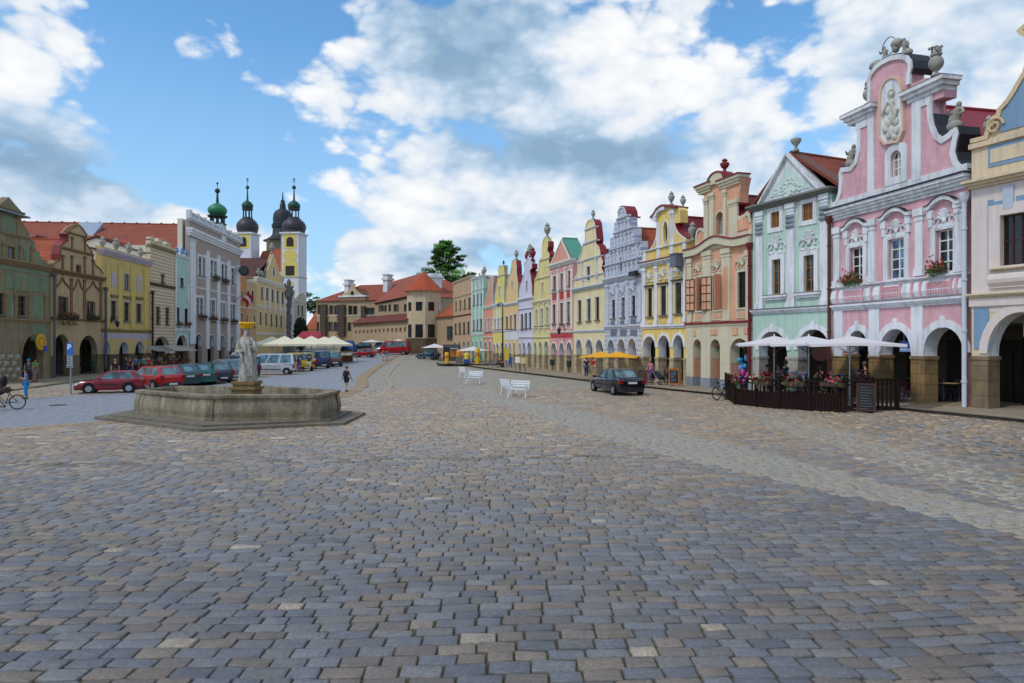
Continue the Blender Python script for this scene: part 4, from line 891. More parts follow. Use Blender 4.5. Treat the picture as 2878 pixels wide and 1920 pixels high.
TAN = plaster('b9a07a', .12, .25); TAND = plaster('846347', .15, .25)
ht = rowl('tan brown house with ogee wall mouldings, a curved gable and red window flowers', 'A', 310, 634, TAN, TAND,
    ((326, 428, 1110, 1000), (485, 597, 1112, 1008)), ((358, 411, 776, 880), (528, 577, 805, 905)), FRD, None,
    [(320, 615), (322, 575), (335, 555), (362, 545), (364, 510), (372, 460), (385, 440), (412, 425), (414, 392), (404, 385), (440, 345), (480, 326), (505, 350), (534, 395), (522, 410), (526, 445), (545, 465), (565, 500), (570, 540), (585, 575), (615, 600), (632, 630)],
    (480, 640), (480, 626, 652, .3), ((480, 905, 920), (480, 488, 505), (470, 388, 398)), ((428, 442, 660, 900), (508, 522, 665, 905), (332, 340, 660, 900), (608, 620, 680, 912), (376, 388, 515, 640), (432, 442, 520, 645), (512, 522, 525, 650), (562, 572, 545, 655), (436, 444, 405, 495), (514, 522, 415, 500)),
    (460, 1128), stone('7a6a50', .3), (RED3, (480, 420)), ((468, 490, 580, 632),), TAND, flash=(3, 10), tw=.12, archtrim=False, soffit=plaster('9d8c78', .1, .2))
for x0, x1, y in ((335, 425, 700), (445, 508, 710), (522, 612, 722)):
    c = (x0+x1)/2; q = MB(); q.path([(a, -.03, b) for a, b in smoothline(ht.P([(x0, y+20), (x0+15, y), (c-12, y-18), (c, y-45), (c+12, y-18), (x1-15, y), (x1, y+20)]), 3)], .09, 6); ht.put(q, 'ogee_moulding', TAND)
ht.pipe(628, 740, 1210, plain('grey_downpipe', '50575f', .5, .3), .1, -.3)
flowerbox(ht.world(ht.u(402), -.3, ht.v(402, 905)), ht.rot, 2.6, .75, plain('deep_red_petals', '9c1a1c', .7, var=.3), 'large box of red geraniums on the tan house', 'flower boxes on the window sills', n=420)
flowerbox(ht.world(ht.u(552), -.3, ht.v(552, 912)), ht.rot, 1.6, .3, plain('dark_foliage', '3c3a20', .8), 'dark green plants in a box on the right window of the tan house', 'flower boxes on the window sills')

YLP = plaster('c9b070', .1, .15); LIL = plaster('b5aab4', .08, .15)
hy = rowl('flat topped pale yellow house with lilac ground floor and parapet urns', 'B', 76, 376, YLP, LIL,
    ((83, 126, 1105, 1045), (184, 238, 1105, 1048), (281, 334, 1105, 1044)),
    ((217, 245, 635, 726), (133, 166, 796, 918), (213, 245, 806, 920), (288, 320, 814, 925)), plain('brown_casement', '4d3a22', .6), None,
    None, (220, 500), (220, 512, 548, .35), ((220, 972, 990, plaster('8a7446', .1)),), (), (220, 1120), stone('5f5240', .3), None, None, fin=((97, 482, 1.5), (180, 500, 1.7), (258, 520, 1.6), (330, 540, 1.5)), par=(RED2, (220, 450), -.2), tw=.12)
for x0, x1, y0, y1 in ((138, 166, 620, 712), (293, 319, 645, 735)): hy.rect(x0, x1, y0, y1, LIL, .04, 'blind_window')
for r in ((75, 375, 1000, 1080), ): hy.band(220, 995, 1030, LIL, .02, name='lilac_band', steps=1)
for x0, x1, y0, y1 in ((175, 203, 580, 965), (100, 125, 570, 960), (253, 280, 590, 968), (335, 362, 600, 972)): hy.pil(x0, x1, y0, y1, plaster('cdb368', .08, .1), .08)
for x0, x1, y in ((128, 172, 768), (208, 252, 776), (283, 326, 782)): hy.rect(x0, x1, y-8, y+6, plaster('7c6b48', .1), .16, 'window_hood')
hy.pipe(82, 740, 1180, plain('blue_grey_downpipe', '4a5866', .5, .3), .11, -.3)
hsg = rowl('brown and white checkered house with a battlement top and small windows', 'B', 376, 524, sgraffito('5e4030', 'cdbb9c', .42, .36, .12), plaster('8f8064', .1, .2),
    ((398, 488, 1095, 1018),), ((443, 458, 635, 690), (412, 433, 836, 940), (470, 488, 840, 944)), FRD, None,
    [(378, 405), (400, 402), (402, 440), (425, 440), (428, 412), (450, 418), (452, 452), (475, 455), (478, 430), (500, 440), (502, 470), (522, 480)],
    (450, 480), (450, 470, 492, .2), ((450, 695, 715, plaster('55402f', .1)),), (), (450, 1120), stone('5f5240', .3), None, None, None, par=(RED2, (450, 430), -.8), tw=.1)
hsg.pipe(372, 760, 1150, plain('dark_brown_downpipe', '2b1f1c', .5, .2), .12, -.3)
hm = rowl('narrow mint green house with three blue pinnacles beside the white town hall', 'B', 526, 612, plaster('a9c6bb', .08, .12), WHITE,
    ((532, 602, 1085, 1005),), ((557, 580, 655, 712), (530, 555, 836, 940), (583, 606, 842, 944)), plain('maroon_casement', '4a2320', .6), None,
    None, (570, 525), (570, 520, 535, .2), ((570, 968, 982),), ((526, 534, 540, 970), (604, 611, 550, 975)), (570, 1090), stone('6a5f50', .3), None, None, fin=((548, 520, 1.3, plain('blue_glazed', '6a86b0', .4)), (580, 525, 1.3, plain('blue_glazed', '6a86b0', .4)), (605, 530, 1.3, plain('blue_glazed', '6a86b0', .4))), par=(RED2, (570, 500), -.3), tw=.15)
for x, n in ((545, 'left'), (596, 'right')): flowerbox(hm.world(hm.u(x), -.25, hm.v(x, 945)), hm.rot, 1.5, .5, PETAL, 'red flowers under the %s window of the narrow mint house' % n, 'flower boxes on the window sills', n=120)

THW = plaster('d4d6da', .06, .12); THB = plaster('a5968c', .12, .2)
th = rowl('large town hall with white pilasters, brown panels and a white balustrade on top', 'B', 614, 926, THB, THW,
    ((650, 692, 1040, 1000), (726, 768, 1045, 1005), (796, 832, 1050, 1008), (860, 892, 1055, 1010)),
    ((668, 690, 526, 645, 1, 3), (692, 710, 530, 648, 1, 3), (742, 760, 548, 650, 1, 3), (763, 780, 552, 654, 1, 3), (810, 826, 572, 668, 1, 3), (828, 844, 576, 672, 1, 3), (869, 890, 596, 696), (656, 674, 776, 888, 1, 3), (680, 698, 778, 892, 1, 3), (731, 748, 790, 902, 1, 3), (753, 770, 793, 906, 1, 3), (799, 815, 806, 914, 1, 3), (819, 834, 810, 916, 1, 3), (863, 877, 818, 920, 1, 3), (881, 895, 820, 924, 1, 3)), FRW, None,
    None, (780, 375), (780, 420, 462, .45), ((780, 736, 746),), ((617, 652, 420, 1060), (715, 737, 490, 1090), (782, 803, 520, 1100), (846, 864, 550, 1105), (900, 924, 580, 1110)), None, None, None, None, tw=.12, sw=.3, depth=24, bodyv=(640, 520))
zt = th.v(780, 372); q = MB(); z1 = th.v(780, 332); n = 46
for k in range(n): x = th.W*(k+.5)/n; q.lathe([(.1, 0), (.16, .3), (.08, .7), (.12, z1-zt-.25)], (x, 0, zt), 6)
q.box(-.1, th.W+.1, -.2, .2, z1-.25, z1); 
for k in range(9): x = th.W*k/8; q.box(x-.3, x+.3, -.26, .26, zt, z1+.15)
th.put(q, 'balustrade', THW)
th.band(780, 366, 382, THW, .4, name='parapet_moulding', steps=2)
# roof with its ridge running back from the facade, plus the skylight
mr = lambda v: v
L = th.W; rz_ = zpix(637, 95)-th.base; ez = th.v(640, 500); q = MB(); yb = 29
q.add([(.0, .6, ez), (L*.5, .6, rz_), (L, .6, ez), (0, yb, ez), (L*.5, yb, rz_), (L, yb, ez)], [(0, 1, 4, 3), (1, 2, 5, 4), (3, 4, 5), (0, 2, 1)])
th.put(q, 'roof', roofmat('9c4c34')); q = MB(); q.tube((L*.5, .6, rz_), (L*.5, yb, rz_), .14, .14, 6)
for k in range(18): q.ball((L*.5, 1+k*1.6, rz_+.05), .2, 6, 4)
th.put(q, 'ridge_tiles', roofmat('9c4c34'))
q = MB(); q.box(.02, L-.02, .83, 1.4, ez-1, zt); th.put(q, 'attic_wall', CREAMW)
q = MB(); f = .62; sx = L*.5*f; sz = ez+(rz_-ez)*f
for y0, y1 in ((13.8, 16.8),):
    q.add([(sx-2.2, y0, sz-2.0), (sx+1.8, y0, sz+1.2), (sx+1.8, y1, sz+1.2), (sx-2.2, y1, sz-2.0), (sx-2.4, y0-.0, sz-1.5), (sx+1.6, y0-.0, sz+1.6), (sx+1.6, y1, sz+1.6), (sx-2.4, y1, sz-1.5)], [(4, 5, 6, 7), (0, 1, 5, 4), (2, 3, 7, 6), (1, 2, 6, 5), (3, 0, 4, 7)])
sk = th.put(q, 'skylight', plain('pale_sheet_metal', '9aa7b2', .35, .3))
# turret
c = th.u(818); zb = th.v(818, 345); zt2 = th.v(815, 328); k = (th.v(812, 195)-th.v(812, 270)); q = MB(); q.box(c-.9, c+.9, -.2, 1.6, th.v(818, 440), zt2); tb = th.put(q, 'turret_base', THW)
GCU = plain('verdigris_copper', '2f7a55', .5, .3, .3, 3); DCU = plain('dark_copper', '23332c', .5, .3)
def onion(q, c, r, z0, h): q.lathe([(r*.62, 0), (r*.72, h*.05), (r*.92, h*.2), (r, h*.38), (r*.93, h*.55), (r*.7, h*.72), (r*.38, h*.86), (r*.16, h*.95), (r*.08, h*1.05)], (c[0], c[1], z0), 16)
q = MB(); z = zt2
for a in range(8): x = c+.85*math.cos(a*math.pi/4+.39); y = .7+.85*math.sin(a*math.pi/4+.39); q.tube((x, y, z), (x, y, th.v(815, 282)), .14, .14, 6)
q.lathe([(1.25, 0), (1.2, .12)], (c, .7, z), 12); z = th.v(815, 284); q.lathe([(1.3, 0), (1.35, .2), (1.1, .3)], (c, .7, z), 12); th.put(q, 'turret_lantern', DCU, 40)
q = MB(); onion(q, (c, .7), 1.3, z+.25, th.v(812, 192)-z-.2); th.put(q, 'turret_dome', GCU, 60)
q = MB(); z = th.v(812, 195); q.tube((c, .7, z-.2), (c, .7, th.v(812, 120)), .22, .1); q.ball((c, .7, th.v(812, 120)), .36); q.tube((c, .7, th.v(812, 120)), (c, .7, th.v(812, 70)), .04); q.ball((c, .7, th.v(812, 74)), .16); th.put(q, 'turret_spire', DCU, 60)
for x, y, n in ((768, 662, 'upper left'), (827, 682, 'upper right'), (683, 902, 'leftmost lower'), (752, 912, 'second lower'), (818, 920, 'third lower'), (880, 928, 'rightmost lower')):
    flowerbox(th.world(th.u(x), -.3, th.v(x, y)), th.rot, 2.6, .6, plain('crimson_petals', '7d1228', .7, var=.4), 'crimson flowers on the %s town hall window' % n, 'flower boxes on the window sills', n=260)
w = th.world(th.u(903), -1.1, th.v(903, 612)); o = thing('hanging_clock', 'dark green clock on a bracket at the far end of the town hall', 'clock', w, th.rot)
q = MB(); q.tube((0, 0, 0), (0, 1.1, 0), .08); q.tube((0, .1, .6), (0, 1.1, .3), .05); q.build('bracket', IRON, o)
q = MB(); q.lathe([(.1, -.25), (.72, -.2), (.78, 0), (.72, .2), (.1, .25)], (0, 0, 0), 20); q.v = [(z, x, y) for x, y, z in q.v]; q.build('clock_case', DCU, o, 50)
q = MB(); q.lathe([(0, .0), (.6, .0), (.6, .02)], (0, 0, 0), 20); q.v = [(-.3-z, x, y) for x, y, z in q.v]; q.build('clock_face', plain('clock_dial', '47544e', .4), o)
w = th.world(th.u(880), -.1, th.v(880, 800)); o = thing('flag', 'red and white flag hanging from a pole on the town hall front', 'flag', w, th.rot)
q = MB(); q.tube((0, 0, 0), (.2, -2.2, 1.6), .05); q.build('flagpole', STEEL, o)
q = MB(); N = 8
for mi, (a, b) in enumerate(((0, .36), (.36, .64), (.64, 1))):
    q.m = mi % 2; vs = []; 
    for t in (a, b):
        for k in range(N+1): s_ = k/N; vs.append((.2+s_*1.9-.05, -2.2+.9*t+.18*math.sin(5*s_+2*t), 1.6-.15*s_-.7*t-.9*s_+.12*math.sin(4*s_)-t*.7))
    q.add(vs, [(k, k+1, N+2+k, N+1+k) for k in range(N)])
q.build('flag_cloth', [plain('flag_red', 'b01a2a', .8), plain('flag_white', 'd8d8d8', .8)], o)
lantern(ht.world(ht.u(673), -.2, ht.v(673, 935)), 'black iron lantern on the yellow house beside the tan house', 1, ht.rot) if 0 else lantern(hy.world(hy.u(130), -.1, hy.v(130, 945)), 'black iron lantern under the left window of the flat topped yellow house', 1, hy.rot)
lantern(hs.world(hs.u(1270), -.1, hs.v(1270, 960)), 'black iron lantern on the salmon pink house with the green edged gable', 1, hs.rot)

rowl('narrow orange house squeezed between the town hall and the beige house', 'C', 166, 205, plaster('c98c54', .1, .12), CREAMW, (), ((174, 184, 800, 870), (172, 184, 940, 1020)), FRD, None, None, (185, 660), (185, 655, 672, .2), ((185, 900, 910),), par=(BROWNR, (185, 560), -.1), depth=12)
rowl('beige house with narrow windows beside the ornate cream school', 'C', 206, 268, plaster('c9a67c', .08, .12), CREAMW, (), ((214, 226, 800, 870), (238, 252, 800, 868), (205, 218, 950, 1030), (250, 262, 955, 1030)), FRD, None, None, (240, 740), (240, 738, 756, .2), ((240, 905, 915),), par=(BROWNR, (240, 650), -.1), depth=12)
hc = rowl('ornate cream school building with a pointed centre gable and two long window rows', 'C', 269, 456, plaster('d9bd86', .08, .12), YELW, (),
    tuple((x, x+13, y, y+72) for x, y in ((298, 778), (331, 783), (365, 792), (397, 800), (428, 808)))+tuple((x, x+12, y, y+70) for x, y in ((290, 935), (325, 940), (358, 947), (390, 950), (420, 956))), plain('dark_casement', '2d221c', .6), None,
    [(270, 720), (330, 735), (335, 670), (350, 640), (362, 600), (374, 565), (388, 600), (398, 640), (415, 690), (430, 715), (432, 752), (455, 762)],
    (360, 745), (360, 740, 765, .35), ((360, 905, 915), (360, 1065, 1080)), tuple((x, x+7, y, y+150) for x, y in ((318, 775), (350, 782), (384, 790), (415, 798), (445, 805))), None, None, (BROWNR, (372, 600)), ((366, 384, 655, 705),), YELW, fin=((374, 562, 2.2), (290, 720, 2), (310, 726, 1.8), (440, 755, 1.8)), depth=14)
rowl('plain white house behind the plague column', 'C', 470, 512, plaster('cfd2d8', .06, .1), WHITE, (), ((486, 494, 850, 900), (486, 494, 960, 1010)), FRD, None, None, (490, 800), (490, 796, 806, .15), par=(RED1, (490, 770), -.1), depth=8)
rowl('small white house with an orange roof at the end of the left row', 'C', 514, 582, plaster('c4bfae', .08, .12), CREAMW, (), ((528, 540, 890, 950), (552, 564, 895, 955)), FRD, None, [(515, 850), (540, 815), (566, 812), (580, 850)], (548, 870), (548, 866, 876, .15), par=(RED3, (548, 815), -.1), depth=10)

# ------------------------------------------------------------------ castle at the far end
CST = stone('b59c7b', .16); QUO = stone('4f4437', .35)
def castle():
    K = 'the castle closing the far end of the square'
    h = House('castle_wing', 'sand coloured castle wing with dark quoins, an ornate dormer gable and hipped red roof', S('D', 166, 0)[0], 166, S('D', 880, 0)[0], 160, 'castle', K, 'D', 1.2)
    for x0, x1, y0, y1 in ((318, 355, 742, 832), (376, 412, 745, 835), (538, 574, 745, 838), (592, 630, 748, 838), (742, 778, 770, 850), (790, 828, 770, 850), (180, 198, 735, 830), (305, 346, 935, 1030), (366, 408, 935, 1030), (530, 560, 940, 1030), (170, 188, 935, 1035)): h.win(x0, x1, y0, y1, FRD, 2, 2, QUO, .12, None, dep=.2)
    ve = h.v(500, 688); h.wall(CST, [(0, ve), (h.W, ve)]); h.body(CST, ve, 14)
    for x0, x1 in ((216, 280), (430, 492), (690, 738)): h.pil(x0, x1, 728 if x0 < 600 else 745, 1100, QUO, .5)
    for x in (284, 496, 424):
        q = MB()
        for k in range(11): u = h.u(x); v = h.v(x, 1080-33*k); q.box(u-.3, u+.2, -.55, .02, v, v+.4)
        h.put(q, 'quoins', QUO)
    h.band(500, 850, 862, CREAMW, .15, name='string_course')
    a = h.v(300, 688); vr = h.v(600, 462); u1 = h.u(430); W = h.W; q = MB()
    q.add([(-.5, -.5, a), (W+5, -.5, a), (W+5, 9, vr), (u1, 9, vr), (-.5, 18, a), (W+5, 18, a)], [(0, 1, 2, 3), (0, 3, 4), (3, 2, 5, 4), (1, 5, 2)]); h.put(q, 'roof', roofmat('9a4c33'))
    q = MB(); u0, u1 = h.u(437), h.u(732); v0, v1 = h.v(585, 720), h.v(585, 640); q.box(u0, u1, -.12, 4, h.v(585, 700), v1); h.put(q, 'dormer_wall', CST)
    q = MB(); q.box(u0-.2, u1+.2, -.5, 4, v1+.001, v1+.4); h.put(q, 'dormer_cornice', WHITE)
    v2 = v1+.4; uv = [(u0+.3, v2)]+smoothline([(u0+1, v2), (h.u(480), h.v(480, 600)), (h.u(530), h.v(530, 580)), (h.u(560), h.v(560, 545)), (h.u(588), h.v(588, 490)), (h.u(615), h.v(615, 545)), (h.u(645), h.v(645, 580)), (h.u(700), h.v(700, 610)), (u1-1, v2)], 3)+[(u1-.3, v2)]
    c = h.p(588, 600); q = MB(); q.poly(uv, [[(c[0]+.5*math.cos(k*.628), c[1]+.6*math.sin(k*.628)) for k in range(10)]], -.4, .2); h.put(q, 'ornate_gable', plaster('bfae8e', .1, .2))
    q = MB(); q.box(c[0]-.6, c[0]+.6, .0, .15, c[1]-.7, c[1]+.7); h.put(q, 'gable_opening', FRD); h.roof(RED2, h.v(588, 540), v2, .2, 8, u0=u0, u1=u1)
    for x0, x1, y0, y1 in ((375, 420, 430, 520), (830, 880, 365, 530)):
        q = MB(); a_, b_ = h.u(x0), h.u(x1); t = h.v((x0+x1)/2, y0); b0 = h.v((x0+x1)/2, y1); q.box(a_, b_, 4, 6.5, b0-2, t); q.box(a_-.3, b_+.3, 3.7, 6.8, t-1.2, t-.7); q.box(a_-.2, b_+.2, 3.8, 6.7, t+.001, t+.25); h.put(q, 'chimney', WHITE)
    h2 = House('castle_wing', 'receding castle wing between the gabled wing and the octagonal tower', S('D', 850, 0)[0], 158, S('D', 1240, 0)[0], 134, 'castle', K, 'D', 1.2)
    for x in (885, 915, 950, 1000, 1060, 1090, 1180): h2.win(x, x+26, 730 if x > 990 else 740, 800, FRD, 2, 2, QUO, .1, None)
    ve = h2.v(1040, 672); h2.wall(CST, [(0, ve), (h2.W, ve)]); h2.body(CST, ve, 12); vr = h2.v(1150, 400)
    q = MB(); a1, a2, b1, b2 = (h2.u(840), -.5, ve), (h2.u(1245), -.5, ve), h2.pd(1005, 470, 9), h2.pd(1415, 352, 9)
    q.add([a1, a2, b2, b1, (a1[0], 18, ve), (a2[0], 18, ve)], [(0, 1, 2, 3), (3, 2, 5, 4), (0, 3, 4), (1, 5, 2)]); h2.put(q, 'roof', roofmat('a34f33')); h2.band(1040, 665, 690, QUO, .3)
    q = MB(); 
    for x0, x1, y0 in ((1095, 1125, 395), (1145, 1205, 368)): a_, b_ = h2.u(x0), h2.u(x1); t = h2.v(x0, y0); q.box(a_, b_, 5, 7.5, ve+2, t); q.box(a_-.3, b_+.3, 4.7, 7.8, t-.9, t-.5)
    h2.put(q, 'chimney', WHITE)
    h3 = House('castle_wall', 'long low castle wall with a narrow red roof and a row of small square windows', S('D', 585, 0)[0], 152, S('D', 1228, 0)[0], 127, 'wall', K, 'D', .9)
    for k in range(13): x = 612+47*k-.6*k*(12-k)*.4; h3.win(x, x+18+.4*k, 1030-k*3.3, 1065-k*2.0, FRD, 1, 1, None, 0, None, dep=.4)
    ve = h3.v(900, 925); h3.wall(stone('bba484', .14), [(0, ve), (h3.W, ve)]); h3.body(CST, ve, 5)
    h3.roofpar(roofmat('7d3428'), h3.v(900, 850), ve, -.6, 5, .2)
    # tower
    z = 128; x, y, g = at(S('D', 1410, 0)[0], z); y = z
    t = thing('castle_tower', 'octagonal castle tower with a pointed orange roof', 'tower', (x, y, .8), R(12), K); Z = lambda v: zpix(S('D', 0, v)[1], z)-.8
    q = MB(); r = 3.15; q.lathe([(r, Z(1125)), (r, Z(600)), (r+.35, Z(590)), (r+.35, Z(572))], (0, 0, 0), 8); q.build('wall', stone('d0bb9a', .1), t)
    q = MB(); q.lathe([(r+.75, Z(580)), (.05, Z(345))], (0, 0, 0), 8); q.build('roof', roofmat('b8512c'), t)
    q = MB(); q.lathe([(r+.3, -2), (r+.25, Z(1122)), (r, Z(1118))], (0, 0, 0), 8); q.build('tower_base', stone('6a5a48', .3, block=(1.2, .5)), t)
    for k in range(8):
        a = k*math.pi/4+math.pi/8; nx, ny = math.cos(a), math.sin(a); ap = r*math.cos(math.pi/8)
        for y0, y1, w in ((705, 805, .62), (960, 1110, .72)):
            q = MB(); q.mx = Matrix.Rotation(a, 4, 'Z'); q.box(ap-.05, ap+.03, -w, w, Z(y1), Z(y0)); f = q.build('window', FRD, t)
            q = MB(); q.mx = Matrix.Rotation(a, 4, 'Z'); q.box(ap+.031, ap+.05, -w+.1, -.05, Z(y1)+.1, Z(y0)-.1); q.box(ap+.031, ap+.05, .05, w-.1, Z(y1)+.1, Z(y0)-.1); q.build('pane', GLASS, f)
    h4 = House('castle_wing', 'low castle link with an orange roof between the tower and the beige house', S('D', 1560, 0)[0], 126, S('D', 1770, 0)[0], 119, 'castle', K, 'D', .7)
    h4.win(1680, 1740, 985, 1130, FRD, 2, 3, QUO, .1); ve = h4.v(1670, 862); h4.wall(CST, [(0, ve), (h4.W, ve)]); h4.body(CST, ve, 8); h4.roofpar(RED3, h4.v(1670, 620), ve, -.4, 10)
castle()
h = House('village_house', 'distant house with an orange roof in the gap beside the castle', 858, 172, 892, 170, 'house', None, 'S', 1.5)
ve = h.v(875, 925); h.wall(plaster('b49a78', .1, .1), [(0, ve), (h.W, ve)]); h.body(CREAMW, ve, 8); h.roofpar(RED3, h.v(875, 868), ve, -.3, 9)

# ------------------------------------------------------------------ church towers
DOM = plain('dark_dome_copper', '3b363e', .5, .35, .3, 2)
def church_tower(px, z, w, label, disc=True):
    x, y, _ = at(px, z); y = z; t = thing('church_tower', label, 'church tower', (x, y, 0), R(-6), 'twin church towers'); Z = lambda cy: zpix(S('C', 0, cy)[1], z); a = w/2
    yel = plaster('d8c56d', .06, .05)
    q = MB(); q.box(-a, a, -a, a, -1, Z(450)); q.box(-a-.35, a+.35, -a-.35, a+.35, Z(450)+.001, Z(440)); q.build('tower_wall', plaster('d3d5dc', .05, .08), t)
    for s_ in (-1, 1):
        q = MB(); q.box(s_*a-.12 if s_ > 0 else -a-.05, s_*a+.05 if s_ > 0 else -a+.12, -a-.06, -a, Z(900), Z(452)); q.build('corner_strip', plaster('a9a29a', .1), t)
    for y0, y1, ww, ar in ((470, 530, 1.0, True), (650, 710, 1.25, False)):
        if not disc and not ar: continue
        q = MB(); q.box(-ww-.75, ww+.75, -a-.08, -a+.01, Z(y1)-.5, Z(y0)+1.1); f = q.build('window_surround', yel, t)
        q = MB(); q.poly([(-ww, Z(y1)), (ww, Z(y1))]+(arcpts(-ww, ww, Z(y0)-ww, Z(y0), 8)[::-1] if ar else [(ww, Z(y0)), (-ww, Z(y0))]), [], -a-.12, -a-.08); q.build('louvre', plain('dark_louvre', '2a1d1b', .7), t)
    if disc:
        q = MB(); q.lathe([(0, 0), (1.9, 0), (1.9, .1), (0, .1)], (0, 0, 0), 24); zc = Z(588); q.v = [(p[0], -a-.1+p[2], p[1]+zc) for p in q.v]; q.build('sundial_disc', yel, t)
        q = MB(); q.box(-a-.1, a+.1, -a-.15, a+.15, Z(722), Z(716)); q.build('tower_band', plaster('b0aca8', .1), t)
        q = MB(); q.box(-.9, .9, -a-.1, -a+.01, Z(785), Z(750)); q.build('lower_panel', yel, t)
    z0 = Z(440); q = MB(); R_ = w*.62; H = Z(340)-z0
    q.lathe([(R_*.95, 0), (R_*.9, H*.06), (R_*.98, H*.2), (R_*1.04, H*.38), (R_*1.0, H*.55), (R_*.85, H*.72), (R_*.6, H*.88), (R_*.42, H*1.0)], (0, 0, z0), 20); q.build('onion_dome', DOM, t, 60)
    q = MB(); z1 = Z(342); r = R_*.4
    for k in range(8): q.tube((r*math.cos(k*.785), r*math.sin(k*.785), z1-.3), (r*math.cos(k*.785), r*math.sin(k*.785), Z(290)), .17, .17, 6)
    q.lathe([(r*1.25, 0), (r*1.2, .4)], (0, 0, z1-.3), 12); q.lathe([(r*1.2, 0), (r*1.3, .5)], (0, 0, Z(293)), 12); q.build('lantern', DOM, t)
    q = MB(); onion(q, (0, 0), R_*.54, Z(290), Z(228)-Z(290)); q.build('small_dome', plain('green_dome_copper', '1f4a38', .5, .3, .3, 2), t, 60)
    q = MB(); q.tube((0, 0, Z(235)), (0, 0, Z(150)), .32, .12, 8); q.ball((0, 0, Z(150)), .55); q.tube((0, 0, Z(150)), (0, 0, Z(92)), .07); q.ball((0, 0, Z(98)), .28); q.box(-.5, .5, -.05, .05, Z(112), Z(109)); q.build('spire', plain('green_dome_copper', '1f4a38', .5, .3, .3, 2), t, 60)
church_tower(S('C', 214, 0)[0], 200, 4.9, 'left white church tower with dark onion dome, half hidden by the town hall', False)
church_tower(S('C', 507, 0)[0], 185, 5.0, 'right white church tower with yellow disc and dark onion dome')
def church():
    z = 205; h = House('church_nave', 'church nave with a steep orange roof between the twin towers', S('C', 250, 0)[0], 203, S('C', 440, 0)[0], 191, 'church', None, 'C', 0)
    ve = h.v(350, 680); h.wall(plaster('cdbd95', .08, .1), [(0, ve), (h.W, ve)]); h.body(CREAMW, ve, 5); h.roofpar(RED3, h.v(350, 530), ve, -.3, 6, .0)
    z = 235; x = (S('C', 436, 0)[0]-CX)/F*z; t = thing('church_tower', 'old stone church tower with a stepped black baroque spire, behind the twin towers', 'church tower', (x, z, 0), R(10)); Z = lambda cy: zpix(S('C', 0, cy)[1], z)
    q = MB(); q.box(-4.6, 4.6, -4.6, 4.6, -1, Z(488)); q.build('tower_wall', stone('837a66', .25), t)
    q = MB(); q.box(.9, 2.1, -4.7, -4.5, Z(520), Z(502)); q.build('belfry_opening', FRD, t)
    P_ = [(6.6, 490), (5.6, 482), (4.0, 462), (3.4, 440), (3.3, 410), (3.6, 405), (3.7, 385), (3.2, 378), (3.3, 350), (3.1, 320), (2.6, 303), (2.3, 300), (1.1, 285), (.9, 255), (.6, 240), (.8, 236), (.3, 228), (.1, 180)]
    q = MB(); q.lathe([(r, Z(c)) for r, c in P_], (0, 0, 0), 12); q.build('spire_roof', plain('black_slate', '22242b', .6, .1), t, 40)
church()

# ------------------------------------------------------------------ trees
def tree(px, z, zt, zb, rad, label, seed, conif=False, col='20381a', n=9000, group=None, name='tree', lf=1.0):
    x, y, g = at(px, z); o = thing(name, label, 'tree', (x, y, g), 0, group); rr = random.Random(seed); H = zt-g
    q = MB(); pts = [(rr.uniform(-.3, .3)*k*.3, rr.uniform(-.3, .3)*k*.3, H*.92*k/7) for k in range(8)]
    for k in range(7): q.tube(pts[k], pts[k+1], .45*(1-k/7.5)*H/25+.06, .45*(1-(k+1)/7.5)*H/25+.05, 8)
    clumps = []; zb -= g
    for k in range(120 if conif else 40):
        t = (k+.5)/(120 if conif else 40); zz = zb+(H-zb)*t*.97; rmax = rad*((1-t)**.6*1.0+.08) if conif else rad*math.sqrt(max(.05, 1-(2*t-1)**2))
        a = k*2.4+rr.uniform(-.4, .4); r = rmax*rr.uniform(.25, 1.08); c = (r*math.cos(a), r*math.sin(a), zz-(.12*r if conif else 0))
        q.tube((0, 0, max(zb*.6, zz-1.2-r*.2)), c, .1*H/25, .03, 5); s_ = rr.uniform(.08, .23)*rad*(1.1-t*.5 if conif else 1); clumps.append((c, s_))
    q.build('trunk', plain('bark', '3b2e22', .9, var=.4), o)
    q = MB(); per = n//len(clumps)
    for c, s_ in clumps:
        q.m = rr.choice((0, 0, 1, 1, 2))
        for _ in range(per):
            d = Vector((rr.gauss(0, 1), rr.gauss(0, 1), rr.gauss(0, .55)))
            d = d.normalized()*s_*rr.random()**.45*Vector((1, 1, 1)).length/1.732; p = Vector(c)+Vector((d.x*1.25, d.y*1.25, d.z*.62))
            t1 = Vector((rr.gauss(0, 1), rr.gauss(0, 1), rr.gauss(0, .6))).normalized()*rr.uniform(.14, .34)*lf*H/25; t2 = t1.orthogonal().normalized()*t1.length*.6
            q.add([p-t1, p+t2, p+t1, p-t2], [(0, 1, 2, 3)])
    c = lin(col); mats = [plain('foliage_%s_%d' % (col, k), '%02x%02x%02x' % tuple(int(min(255, int(col[i:i+2], 16)*f)) for i in (0, 2, 4)), .85, var=.35, sc=1, spec=.2) for k, f in enumerate((.7, 1.1, 1.6))]
    q.build('crown', mats, o)
tree(1254, 172, zpix(672, 172), zpix(830, 172), 8.4, 'tall dark conifer towering over the beige house', 5, True, '3d6026', 30000, lf=.72)
tree(858, 235, zpix(822, 235), zpix(870, 235), 5.5, 'leafy tree behind the white church side house', 8, False, '38561f', 3000, 'trees beyond the roofs', lf=1.4)
tree(885, 240, zpix(846, 240), zpix(880, 240), 4.5, 'leafy tree just left of the castle roof', 9, False, '43632a', 2600, 'trees beyond the roofs', lf=1.4)
x, y, g = at(845, 128); o = thing('bush', 'dark green bush beside the small white house', 'bush', (x, y, g)); q = MB(); rr = random.Random(4)
